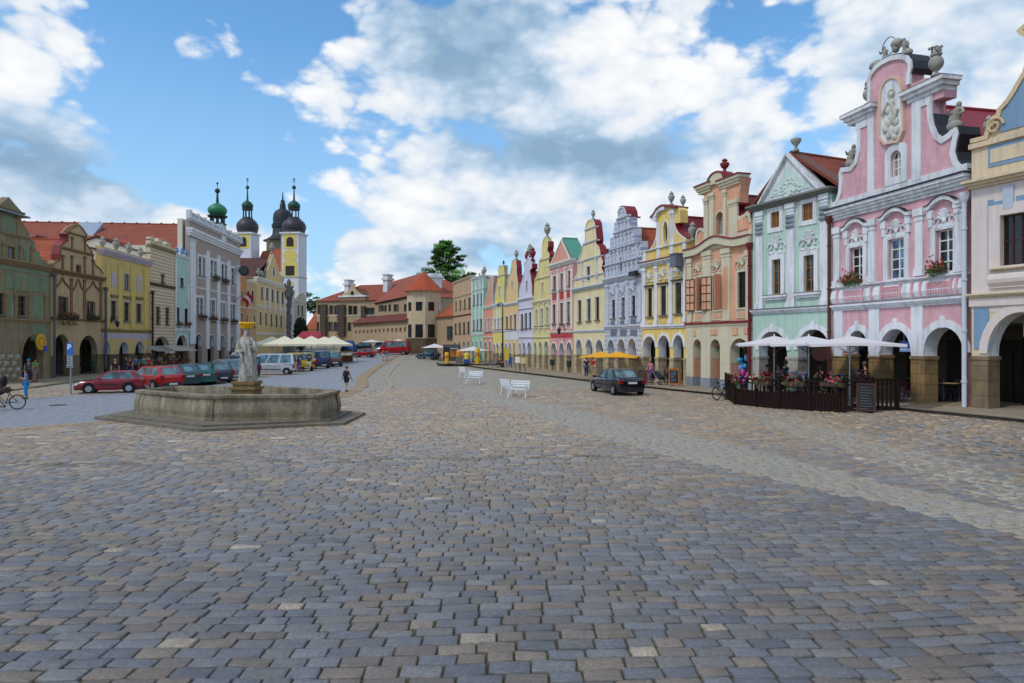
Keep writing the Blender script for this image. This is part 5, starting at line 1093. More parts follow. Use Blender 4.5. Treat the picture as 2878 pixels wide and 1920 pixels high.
for _ in range(1500):
    d = Vector((rr.gauss(0, 1), rr.gauss(0, 1), rr.gauss(0, 1))).normalized()*rr.random()**.4; p = Vector((d.x*1.3, d.y*1.3, 3.6+d.z*3.2)); t1 = Vector((rr.gauss(0, 1), rr.gauss(0, 1), rr.gauss(0, 1))).normalized()*.22; t2 = t1.orthogonal()*.7; q.add([p-t1, p+t2, p+t1, p-t2], [(0, 1, 2, 3)])
q.tube((0, 0, 0), (0, 0, 4), .15, .05); q.build('foliage', plain('dark_foliage_bush', '22301c', .9, var=.4), o)
# ------------------------------------------------------------------ ground
def inside(p, poly):
    r = False; x, y = p; j = len(poly)-1
    for i in range(len(poly)):
        a, b = poly[i], poly[j]
        if (a[1] > y) != (b[1] > y) and x < (b[0]-a[0])*(y-a[1])/(b[1]-a[1])+a[0]: r = not r
        j = i
    return r
LANE_R = [(-34, 16), (-24, 20.4), (-17.6, 23.5), (-14.4, 26.4), (-11.3, 31), (-9.7, 37), (-10.6, 46), (-13, 57), (-17, 85), (-19.6, 108), (-22, 150)]
LANE_L = [(-60, 24), (-44, 28.5), (-33, 31.8), (-26.5, 34.6), (-22.5, 40), (-20.6, 47), (-20.2, 57), (-20.6, 70), (-23.5, 90), (-26, 112), (-30, 150)]
LANE = LANE_R+LANE_L[::-1]
def gpx(pts): return [ground(*p)[:2] for p in pts]
BANDP = gpx([(1235, 1062), (1480, 1125), (1750, 1182), (2000, 1238), (2400, 1335), (2878, 1440), (3300, 1530), (3300, 1600), (2878, 1512), (2550, 1432), (2200, 1354), (1900, 1286), (1640, 1217), (1500, 1162), (1300, 1112)])
def ground_mat():
    t = NT('cobbled_square'); co = t.coord()
    v1 = t.n('ShaderNodeTexVoronoi', i_Scale=4.2, i_Randomness=.8); t.l(co, v1.inputs['Vector'])
    v2 = t.n('ShaderNodeTexVoronoi', feature='DISTANCE_TO_EDGE', i_Scale=4.2, i_Randomness=.8); t.l(co, v2.inputs['Vector'])
    n1 = t.noise(co, .12, 6); n2 = t.noise(co, .55, 6, .75)
    hs_ = t.n('ShaderNodeSeparateColor'); t.l(v1.outputs['Color'], hs_.inputs[0])
    col = t.mix(hs_.outputs[0], (.3, .265, .21), (.47, .4, .3))
    col = t.mix(t.ramp(n1, [(.4, 0), (.65, .6)]), col, (.38, .335, .27)); col = t.mix(t.ramp(n2, [(.42, 0), (.7, .65)]), col, (.24, .225, .19))
    col = t.mix(t.ramp(v2.outputs['Distance'], [(0, .8), (.1, 0)]), col, (.13, .12, .085))
    t.l(col, t.b.inputs['Base Color']); t.b.inputs['Roughness'].default_value = .75; t.bump(t.ramp(v2.outputs['Distance'], [(0, 0), (.15, 1)]), .5, .03); return t.m
def joint_mat():
    t = NT('mossy_joints'); co = t.coord(); n = t.noise(co, 1.3, 7, .7)
    t.l(t.mix(t.ramp(n, [(.4, 0), (.62, 1)]), (.07, .056, .032), (.075, .08, .028)), t.b.inputs['Base Color']); t.b.inputs['Roughness'].default_value = 1; return t.m
def cobble_mat():
    t = NT('granite_setts'); co = t.coord(); at_ = t.n('ShaderNodeAttribute', attribute_name='tint')
    n = t.noise(co, 28, 6, .75); n2 = t.noise(co, 5, 5, .6); n3 = t.noise(co, .35, 4)
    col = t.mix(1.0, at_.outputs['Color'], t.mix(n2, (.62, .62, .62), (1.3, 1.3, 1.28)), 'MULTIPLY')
    col = t.mix(t.ramp(n, [(.36, .6), (.6, 0)]), col, (.05, .05, .048)); col = t.mix(t.ramp(n, [(.62, 0), (.8, .4)]), col, (.42, .4, .37))
    col = t.mix(t.ramp(n3, [(.5, 0), (.75, .25)]), col, (.2, .155, .11))
    t.l(col, t.b.inputs['Base Color']); t.b.inputs['Roughness'].default_value = .5; t.b.inputs['Specular IOR Level'].default_value = .45
    t.bump(n, .35, .012); return t.m
def lane_mat():
    t = NT('small_blue_setts'); co = t.coord(); v1 = t.n('ShaderNodeTexVoronoi', i_Scale=8, i_Randomness=.6); t.l(co, v1.inputs['Vector'])
    n1 = t.noise(co, .25, 6); sc = t.n('ShaderNodeSeparateColor'); t.l(v1.outputs['Color'], sc.inputs[0])
    col = t.mix(sc.outputs[0], (.2, .215, .24), (.31, .325, .35)); col = t.mix(t.ramp(n1, [(.45, 0), (.7, .5)]), col, (.25, .25, .25))
    col = t.mix(t.ramp(v1.outputs['Distance'], [(.5, 0), (.75, .6)]), col, (.1, .1, .1)); t.l(col, t.b.inputs['Base Color']); t.b.inputs['Roughness'].default_value = .6; return t.m
def sheet(name, xs, ys, dz, mat, keep=None, kind='structure'):
    q = MB(); idx = {}; vs = []; fs = []
    for j, y in enumerate(ys):
        for i, x in enumerate(xs): idx[i, j] = len(vs); vs.append((x, y, gz(x, y)+dz))
    for j in range(len(ys)-1):
        for i in range(len(xs)-1):
            if keep is None or keep((xs[i]+xs[i+1])/2, (ys[j]+ys[j+1])/2): fs.append((idx[i, j], idx[i+1, j], idx[i+1, j+1], idx[i, j+1]))
    q.add(vs, fs); return tag(q.build(name, mat, None, 60), kind=kind)
GM = ground_mat()
xs = [-900, -400, -200, -120, -90]+[-80+4*k for k in range(41)]+[100, 160, 300, 900]; ys = [-300, -100, -40, -20, -8, 0]+[2*k for k in range(2, 64)]+[130, 140, 160, 200, 260, 400, 900, 1500]
NEARY = 44
def near(x, y): return 3.5 < y < NEARY and abs(x) < .78*y+5 and not inside((x, y), LANE)
sheet('ground', xs, ys, -.03, [GM])
jx = [-44+.5*k for k in range(177)]; jy = [2.4+.9*k for k in range(46)]
sheet('cobble_bed', jx, jy, -.022, joint_mat(), lambda x, y: abs(x) < .78*y+8.2 and not inside((x, y), LANE))
def setts():
    rr = random.Random(11); vs = []; fs = []; cols = []; y0 = 2.2; nrm = noise.noise
    RING = [(-1, -.86), (-.93, -1), (.93, -1), (1, -.86), (1, .86), (.93, 1), (-.93, 1), (-1, .86)]
    blue = [(.15, .158, .18), (.17, .176, .192), (.125, .133, .155), (.18, .178, .18), (.155, .153, .152)]; tan = [(.2, .165, .13), (.175, .15, .128), (.225, .185, .148), (.165, .14, .122)]
    light = [(.37, .325, .26), (.345, .315, .275), (.38, .32, .245)]
    while y0 < NEARY-.3:
        dep = rr.uniform(.175, .225) if y0 < 22 else rr.uniform(.2, .27); lim = .78*y0+9; x = -lim
        while x < lim:
            w = rr.uniform(.26, .45); cx, cy = x+w/2, y0+dep/2; x += w
            wy = .22*math.sin(cx*.33+1)+.05*math.sin(cx*1.3+y0)+(.011*min(cx, 14)**2 if cx > 0 else .004*min(-cx, 12)**2); wx = .1*math.sin(cy*.7)
            px, py = cx+wx, cy+wy
            if not 1.8 < py < NEARY or inside((px, py), LANE): continue
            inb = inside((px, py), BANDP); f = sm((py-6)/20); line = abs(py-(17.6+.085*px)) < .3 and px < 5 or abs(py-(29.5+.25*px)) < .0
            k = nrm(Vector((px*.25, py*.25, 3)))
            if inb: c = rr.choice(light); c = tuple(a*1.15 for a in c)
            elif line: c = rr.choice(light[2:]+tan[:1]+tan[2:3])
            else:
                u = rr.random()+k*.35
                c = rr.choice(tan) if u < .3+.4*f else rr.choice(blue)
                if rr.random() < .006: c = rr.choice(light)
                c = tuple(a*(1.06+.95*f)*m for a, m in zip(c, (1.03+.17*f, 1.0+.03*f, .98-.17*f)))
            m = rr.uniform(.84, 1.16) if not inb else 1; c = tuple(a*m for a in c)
            gap = .005+.007*rr.random(); hw, hd = w/2-gap, dep/2-gap; g = gz(px, py); an = rr.gauss(0, .025)+math.atan(.022*max(0, min(px, 14))); ca, sa = math.cos(an), math.sin(an)
            top = rr.uniform(-.005, .006); tx, ty = rr.gauss(0, .02), rr.gauss(0, .02); o = len(vs)
            jit = [(rr.uniform(.95, 1.03), rr.uniform(.94, 1.04)) for _ in range(8)]
            for s_, z in ((1.0, -.03), (.99, -.003), (.91, .004)):
                for (a, b), (ja, jb) in zip(RING, jit):
                    lx, ly = a*hw*ja*s_ if s_ < 1 else a*hw*ja, b*hd*jb*s_
                    X, Y = px+lx*ca-ly*sa, py+lx*sa+ly*ca; vs.append((X, Y, g+top+z+lx*tx+ly*ty))
            vs.append((px, py, g+top+.0065))
            for r0 in (0, 8):
                for q_ in range(8): fs.append((o+r0+q_, o+r0+(q_+1) % 8, o+r0+8+(q_+1) % 8, o+r0+8+q_))
            for q_ in range(8): fs.append((o+16+q_, o+16+(q_+1) % 8, o+24))
            cols.append(c)
        y0 += dep
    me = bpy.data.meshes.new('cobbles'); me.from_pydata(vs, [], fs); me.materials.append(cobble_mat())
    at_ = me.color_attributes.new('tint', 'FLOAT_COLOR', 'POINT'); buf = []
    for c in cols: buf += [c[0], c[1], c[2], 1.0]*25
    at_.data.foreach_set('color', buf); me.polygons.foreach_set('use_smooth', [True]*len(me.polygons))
    o = bpy.data.objects.new('cobbles', me); COL.objects.link(o); tag(o, kind='structure')
setts()
def strip(name, A, B, dz, mat, n=6, side=None):
    def sub(P): return [tuple(P[i][k]+(P[i+1][k]-P[i][k])*t/n for k in (0, 1)) for i in range(len(P)-1) for t in range(n)]+[P[-1]]
    a, b = sub(A), sub(B); q = MB(); m = len(a); vs = []; fs = []
    for p in a+b: vs.append((p[0], p[1], gz(*p)+dz))
    fs = [(i, i+1, m+i+1, m+i) for i in range(m-1)]
    if side:
        k = len(vs)
        for p in a: vs.append((p[0], p[1], gz(*p)-.1))
        fs += [(i, k+i, k+i+1, i+1) for i in range(m-1)]
    q.add(vs, fs); return tag(q.build(name, mat, None, 30), kind='structure')
strip('lane', LANE_R, LANE_L, .0, lane_mat())
def off(P, d): 
    out = []
    for i, p in enumerate(P):
        a, b = P[max(0, i-1)], P[min(len(P)-1, i+1)]; t = Vector((b[0]-a[0], b[1]-a[1])).normalized(); out.append((p[0]-t.y*d, p[1]+t.x*d))
    return out
BEIGE = stone('a8957a', .25, block=(.35, .25))
strip('lane_border', off(LANE_R, -.9), LANE_R, .012, BEIGE); strip('lane_kerb_line', off(LANE_R, -2.6), off(LANE_R, -2.3), .014, stone('a89d8a', .15))
PAVE = stone('a19784', .2, block=(.5, .5)); KERB = stone('8f877a', .25, block=(.9, .9))
PO = [(-12.5, 108), (-3.5, 77), (4.6, 55), (11.0, 38.6), (13.5, 31), (15.0, 25.6), (16.4, 21), (17.8, 15)]; PI_ = [(-3, 106), (6.4, 76), (12.6, 56), (17.9, 39), (20, 32), (21.8, 26.5), (23.2, 22), (25, 15)]
strip('pavement', off(PO, -.24), PI_, .12, PAVE); strip('kerb', PO, off(PO, -.24), .126, KERB, side=True)
QO = [(-29.5, 38), (-32.3, 50), (-34.8, 66), (-37, 86), (-38.5, 104)]; QI = [(-40, 38), (-41, 50), (-42.5, 66), (-44, 86), (-46, 104)]
strip('pavement', QO, QI, .1, PAVE, side=True)

# ------------------------------------------------------------------ fountain
FSD = stone('766d5e', .35, moss=.4)
def streaky(c1, c2, name, sc):
    t = NT(name); n1 = t.noise(t.coord(sc), 2.0, 8, .7); n2 = t.noise(t.coord(), 14, 6, .7); n3 = t.noise(t.coord(), .9, 6, .65)
    col = t.mix(t.ramp(n1, [(.36, 0), (.64, 1)]), lin(c1), lin(c2)); col = t.mix(t.ramp(n3, [(.45, 0), (.7, .7)]), col, lin('7b6648')); col = t.mix(t.ramp(n2, [(.35, .55), (.6, 0)]), col, lin('4d463a'))
    t.l(col, t.b.inputs['Base Color']); t.b.inputs['Roughness'].default_value = .9; t.bump(n2, .5, .03); return t.m
FST = streaky('665b49', 'ab9f88', 'streaked_basin_stone', (1.3, 1.3, .3))
def fountain():
    C = Vector((-10.85, 27.0)); V = [(-14.85, 27.0), (-10.95, 24.35), (-7.0, 24.6), (-6.85, 27.0), (-10.75, 29.65), (-14.7, 29.4)]
    t = thing('fountain', 'weathered stone polygonal fountain basin with bulging sides standing on a low step', 'fountain', (C.x, C.y, 0))
    P = [Vector(v)-C for v in V]; n = len(P); per = 6
    ring = [P[i]+(P[(i+1) % n]-P[i])*k/per for i in range(n) for k in range(per)]; m = len(ring)
    def loft(prof, name, mat):
        q = MB(); vs = []; fs = []
        for dr, z in prof:
            for p in ring: w = p.length; e = p*(1+dr/w); vs.append((e.x, e.y, z))
        for j in range(len(prof)-1):
            for k in range(m): fs.append((j*m+k, j*m+(k+1) % m, (j+1)*m+(k+1) % m, (j+1)*m+k))
        q.add(vs, fs); return q.build(name, mat, t, 35)
    loft([(.07, .1), (.07, .24), (.02, .25), (.02, .3), (.05, .38), (.06, .48), (.04, .6), (.0, .72), (-.03, .86), (-.02, .93), (.05, .96), (.07, 1.0), (.07, 1.08), (-.22, 1.1), (-.27, 1.04), (-.3, .3)], 'basin_wall', FST)
    q = MB(); q.poly([(p.x*.93, p.y*.93) for p in P], [], .25, .55, 'xy'); q.build('water', plain('dark_water', '20261c', .08, var=.3), t)
    for i, p in enumerate(P):
        d = p.normalized(); q = MB()
        prof = [(.11, .1), (.11, .24), (.05, .26), (.08, .36), (.1, .48), (.08, .62), (.04, .74), (.01, .88), (.01, .95)]
        a, b = (P[i-1]-p).normalized(), (P[(i+1) % n]-p).normalized(); w = .3; vs = []; fs = []
        for dr, z in prof:
            e = p+d*dr; vs += [tuple(e+a*w)+(z,), tuple(e)+(z,), tuple(e+b*w)+(z,), tuple(e-d*.3)+(z,)]
        for j in range(len(prof)-1):
            for k in range(4): fs.append((4*j+k, 4*j+(k+1) % 4, 4*j+4+(k+1) % 4, 4*j+4+k))
        q.add(vs, fs); q.build('corner_pilaster', FST, t, 40)
    ST = [Vector(v)-C for v in ((-16.1, 26.3), (-10.4, 22.6), (-6.0, 24.4), (-6.0, 28.0), (-10.8, 31.2), (-16.2, 30))]
    s2 = [p*.9 if k != 1 else p*.87 for k, p in enumerate(ST)]
    q = MB(); q.poly([tuple(p) for p in ST], [], -.1, .1, 'xy'); q.build('lower_step', FSD, t)
    q = MB(); q.poly([tuple(p*.885) for p in ST], [], .09, .17, 'xy'); q.build('upper_step', FSD, t)
    # statue on its pedestal, a separate stone figure
    x, y = (694-CX)/F*27, 27.0
    s = thing('statue', 'weathered stone saint in long robes with a golden crown, on a pedestal in the fountain', 'statue', (x, y, .5))
    PED = stone('8f7548', .35); q = MB()
    for (w, z0, z1) in ((.5, -.1, .2), (.44, .2, .62), (.5, .62, .7), (.4, .7, .82), (.45, .82, .94)): q.box(-w, w, -w, w, z0+.0005, z1)
    for k in range(5): q.box(-.37+.16*k, -.3+.16*k, -.46, -.43, .3, .52)
    q.build('pedestal', PED, s)
    q = MB(); vs = []; fs = []; N = 40; rows = [(0, .4, .3), (.1, .42, .32), (.35, .38, .3), (.7, .36, .28), (1.0, .34, .27), (1.25, .36, .27), (1.45, .39, .26), (1.6, .36, .24), (1.72, .26, .19), (1.78, .12, .11), (1.86, .1, .1)]
    for j, (z, a, b) in enumerate(rows):
        sway = .07*math.sin(z*2.0)
        for k in range(N):
            th_ = 2*math.pi*k/N; fold = 1+(.13*math.sin(7*th_+z*1.7)+.06*math.sin(13*th_-z*3)+.05*math.sin(3*th_+z*4))*(1-.75*max(0, (z-1.4)/.45))
            vs.append((sway+a*fold*math.cos(th_), b*fold*math.sin(th_), .94+z))
    for j in range(len(rows)-1):
        for k in range(N): fs.append((j*N+k, j*N+(k+1) % N, (j+1)*N+(k+1) % N, (j+1)*N+k))
    fs.append(tuple(range(N-1, -1, -1))); fs.append(tuple((len(rows)-1)*N+k for k in range(N))); q.add(vs, fs)
    def V3(a, b, c): return (a, b, c+.94)
    q.ball(V3(-.0, -.03, 2.0), (.13, .15, .18), 12, 8); q.ball(V3(0, -.17, 1.99), (.025, .04, .05)); q.ball(V3(.0, -.13, 1.86), (.08, .07, .12), 8, 6); q.ball(V3(0, .03, 1.98), (.16, .15, .2), 10, 7)
    q.tube(V3(-.36, 0, 1.55), V3(-.44, -.12, 1.15), .12, .1, 10); q.tube(V3(-.44, -.12, 1.15), V3(-.1, -.34, 1.2), .1, .06, 10)
    q.tube(V3(.36, 0, 1.55), V3(.46, -.08, 1.2), .12, .1, 10); q.tube(V3(.46, -.08, 1.2), V3(.3, -.36, 1.38), .1, .055, 10)
    for k in range(5):
        q.tube(V3(-.1-.02*k, -.34, 1.17+.02*k), V3(.02-.02*k, -.38, 1.17+.025*k), .02, .014, 5); q.tube(V3(.3+.015*k, -.36, 1.36+.015*k), V3(.27+.02*k, -.42, 1.46+.01*k), .02, .014, 5)
    for k in range(9): a0 = k*.7; q.path([V3(-.36+.03*k, -.26-.02*(k % 3), 1.5-.06*k), V3(-.1+.02*k, -.34, .9-.07*k), V3(.12+.02*k, -.3, .2-.0*k)], .045, 6)
    q.v = [(a*.8, b*.85, c) for a, b, c in q.v]; q.build('figure', STAT2, s, 60)
    q = MB()
    for k in range(14): a = k*2*math.pi/14; q.tube(V3(.17*math.cos(a), .17*math.sin(a), 2.1), V3(.25*math.cos(a), .25*math.sin(a), 2.27), .06, .045, 6); q.ball(V3(.26*math.cos(a), .26*math.sin(a), 2.28), .055, 6, 4)
    q.lathe([(.15, 0), (.2, .02), (.2, .1), (.15, .12)], V3(0, 0, 2.06), 16); q.build('golden_crown', plain('gilt', 'e8b416', .35, .3, .15), s, 50)
def stat2():
    t = NT('streaked_statue_stone'); n1 = t.noise(t.coord((5, 5, .7)), 2.2, 7, .7); n2 = t.noise(t.coord(), 16, 6, .7)
    col = t.mix(t.ramp(n1, [(.38, 0), (.62, 1)]), lin('7a766c'), lin('dcd6c8')); col = t.mix(t.ramp(n2, [(.35, .5), (.6, 0)]), col, lin('4a4740'))
    t.l(col, t.b.inputs['Base Color']); t.b.inputs['Roughness'].default_value = .9; t.bump(n2, .4, .02); return t.m
STAT2 = stat2(); fountain()

# plague column behind the market
x, y, g = at(812, 102); o = thing('column', 'tall dark stone plague column with figures at its top, among the market stalls', 'monument', (x, y, g)); Z = lambda cy: zpix(S('C', 0, cy)[1], 102)-g
DKST = stone('6a675f', .3); q = MB(); q.box(-1.0, 1.0, -1.0, 1.0, -.2, 1.0); q.box(-.7, .7, -.7, .7, 1.0, 2.6); q.box(-.8, .8, -.8, .8, 2.601, 2.9); q.build('base', DKST, o)
q = MB(); q.lathe([(.6, 2.9), (.42, 3.3), (.36, Z(860)), (.55, Z(850)), (.75, Z(840)), (.7, Z(832))], (0, 0, 0), 12); 
for k in range(14): q.ball((.34*math.cos(k*2.4), .34*math.sin(k*2.4), 3.5+(Z(860)-3.5)*k/14), (.24, .24, .36))
q.v = [(a*.75, b*.75, c) for a, b, c in q.v]; q.build('shaft', DKST, o, 50)
q = MB(); q.lathe([(.1, 0), (.75, .02), (.55, .8), (.5, 1.6), (.55, 2.1), (.3, 2.5), (.1, 2.6)], (0, 0, Z(835)), 10)
q.ball((0, 0, Z(765)), .42); q.tube((.4, 0, Z(785)), (1.1, -.3, Z(775)), .2); q.tube((-.4, 0, Z(785)), (-.95, -.3, Z(755)), .2); q.ball((.7, 0, Z(810)), (.5, .4, .6)); q.ball((-.6, 0, Z(815)), (.5, .4, .6)); q.v = [(a*.62, b*.62, c) for a, b, c in q.v]; q.build('saint_figures', DKST, o, 60)

# ------------------------------------------------------------------ parasols and stalls
def parasol(loc, label, half, zr, za, mat, rz=0, group=None, sides=4, pole=None, val=.0):
    o = thing('parasol', label, 'parasol', loc, rz, group); q = MB(); n = 6 if sides == 4 else 2; ring = []
    for k in range(sides):
        a = math.pi*2*(k+.5)/sides; b = math.pi*2*(k+1.5)/sides; r = half/math.cos(math.pi/sides)
        for i in range(n): ring.append((r*math.cos(a)*(1-i/n)+r*math.cos(b)*i/n, r*math.sin(a)*(1-i/n)+r*math.sin(b)*i/n))
    vs = []; fs = []; m = len(ring)
    for f, sag in ((1, 0), (.66, -.05), (.33, -.05), (.06, 0)):
        for i, (x, y) in enumerate(ring): sg = .05*math.sin(math.pi*(i % n)/n) if f == 1 else 0; vs.append((x*f, y*f, zr+(za-zr)*(1-f)+sag*(za-zr)+sg))
    for j in range(3):
        for k in range(m): fs.append((j*m+k, j*m+(k+1) % m, (j+1)*m+(k+1) % m, (j+1)*m+k))
    fs.append(tuple(3*m+k for k in range(m)))
    if val:
        b0 = len(vs); vs += [(x*1.005, y*1.005, vs[i][2]-val) for i, (x, y) in enumerate(ring)]; fs += [(k, b0+k, b0+(k+1) % m, (k+1) % m) for k in range(m)]
    q.add(vs, fs); q.tube((0, 0, za-.03), (0, 0, za+.08), .05, .03); q.build('canopy', mat, o, 20)
    q = MB(); q.tube((0, 0, 0), (0, 0, za-.02), .032, .032, 10); q.tube((0, 0, zr-.55), (0, 0, zr-.4), .05); q.build('pole', pole or plain('silver_pole', 'a9b2bb', .35, .6), o)
    q = MB()
    for k in range(0, m, n): q.tube((ring[k][0]*.98, ring[k][1]*.98, zr-.02), (0, 0, za-.08), .014, .014, 5); q.tube((ring[k][0]*.5, ring[k][1]*.5, zr+(za-zr)*.5-.04), (0, 0, zr-.4), .012, .012, 5)
    q.build('ribs', pole or STEEL, o)
    q = MB(); q.box(-.35, .35, -.35, .35, 0, .09); q.tube((0, 0, .09), (0, 0, .3), .05); q.build('base', plain('concrete_foot', '6f6b66', .9), o)
    return o
CANW = plain('white_canvas', 'd6d1d2', .85, var=.08, sc=2); CANY = plain('amber_canvas', 'e9a418', .8, var=.06); CANC = plain('cream_canvas', 'e2dbbd', .8, var=.08)
for px, z, n in ((2176, 33.2, 'left white parasol of the café terrace, in front of the mint house'), (2273, 30.8, 'middle white parasol of the café terrace, before the mint house right arch'), (2388, 28.6, 'right white parasol of the café terrace, before the pink house')):
    x, y, g = at(px, z); parasol((x, y, g), n, 1.72, zpix(968, z)-g, zpix(944, z)-g, CANW, R(-16), 'white parasols of the café terrace', val=.1)
for px, z, n in ((1690, 52.5, 'left amber parasol in front of the cream house'), (1737, 50.5, 'right amber parasol in front of the grey painted house')):
    x, y, g = at(px, z); parasol((x, y, g), n, 1.5, zpix(1003, z)-g, zpix(988, z)-g, CANY, R(-16), 'amber parasols by the right arcade', val=.06)
k = 0
for px, z, n in ((765, 92, 'leftmost'), (800, 90, 'second from the left'), (838, 89, 'third from the left'), (875, 90, 'fourth from the left'), (912, 92, 'fifth from the left'), (938, 96, 'rightmost')):
    x, y, g = at(px, z); parasol((x, y, g), 'large cream market parasol, %s in the row' % n, 2.3 if k < 5 else 1.9, zpix(968, z)-g, zpix(946-2*(k % 2), z)-g, CANC, R(8*k), 'cream market parasols behind the parked cars', val=.25); k += 1
for px, z, n, a, b in ((1045, 132, 'white parasol above the red van by the castle wall', 962, 954), (1106, 128, 'white parasol right of the red van', 964, 955) if 0 else (1120, 130, 'large white parasol behind the red van', 963, 953), (1222, 104, 'white parasol beside the blue parked car', 978, 966), (1328, 88, 'white parasol over the raised terrace', 986, 974)):
    x, y, g = at(px, z); parasol((x, y, g), n, 1.9, zpix(a, z)-g, zpix(b, z)-g, CANW, .3, 'white parasols at the far end')
def tent(px0, px1, z, y0, y1, mat, label, stripe=None, depth=3):
    x0, _, g = at(px0, z); x1 = at(px1, z)[0]; a, b = zpix(y1, z)-g, zpix(y0, z)-g; o = thing('market_tent', label, 'market stall', ((x0+x1)/2, z, g)); w = (x1-x0)/2; q = MB()
    q.add([(-w, 0, a), (w, 0, a), (w, depth, a), (-w, depth, a), (-w*.7, depth*.5, b), (w*.7, depth*.5, b), (-w, 0, a-.35), (w, 0, a-.35), (w, depth, a-.35), (-w, depth, a-.35)], [(0, 1, 5, 4), (1, 2, 5), (2, 3, 4, 5), (3, 0, 4), (0, 6, 7, 1), (1, 7, 8, 2), (2, 8, 9, 3), (3, 9, 6, 0)]); q.build('roof_cloth', mat, o)
    for x in (-w*.95, w*.95):
        for y in (.1, depth-.1): q = MB(); q.tube((x, y, -.2), (x, y, a), .04); q.build('post', STEEL, o)
    q = MB(); q.box(-w*.9, w*.9, .3, 1.2, .85, .95); q.box(-w*.88, w*.88, .32, .36, .05, .849); q.build('counter', plain('stall_wood', '6b4a2c', .8), o)
    if stripe: q = MB(); q.add([(-w*1.002, -.012, a-.14), (w*1.002, -.012, a-.14), (w*1.002, -.012, a-.26), (-w*1.002, -.012, a-.26)], [(0, 1, 2, 3)]); q.build('valance_stripe', stripe, o)
tent(829, 902, 112, 931, 950, plain('crimson_cloth', '9c2a3c', .8, var=.3, sc=1), 'crimson market tent roof rising behind the cream parasols', plain('white_stripe', 'd8d0cc', .8), 4)
tent(956, 992, 97, 957, 984, plain('blue_cloth', '1e3f77', .8, var=.3), 'dark blue market tent with a yellow edge at the right end of the market', plain('yellow_stripe', 'd4a52a', .8))
for px, z, lab, c1 in ((545, 66, 'stall heaped with colourful goods in front of the narrow mint house', 'a33a2a'), (500, 64, 'stall with dark goods under the checkered house arch', '4a3a52')):
    x, y, g = at(px, z); o = thing('market_stall', lab, 'market stall', (x-1.5, y, g), R(80)); q = MB(); q.box(-1.6, 1.6, -.5, .5, .75, .85); q.box(-1.5, 1.5, -.45, -.4, 0, .749)
    for sx in (-1.5, 1.5): q.tube((sx, .4, 0), (sx, .4, 2.3), .03)
    q.build('table', plain('stall_wood', '6b4a2c', .8), o); q = MB(); q.add([(-1.8, -.9, 2.1), (1.8, -.9, 2.1), (1.8, .6, 2.6), (-1.8, .6, 2.6)], [(0, 1, 2, 3)]); q.build('awning', plain('awning_grey', '7b776f', .8), o)
    rr = random.Random(px); q = MB()
    for k in range(34): q.m = rr.randrange(4); q.ball((rr.uniform(-1.5, 1.5), rr.uniform(-.4, .4), .9+rr.random()*.9), rr.uniform(.07, .15), 6, 4)
    gd = q.build('goods', [plain('goods_%d' % k, c, .7) for k, c in enumerate(('8a5038', 'a08a52', '63302c', '4a5460'))], o); tag(gd, kind='stuff')

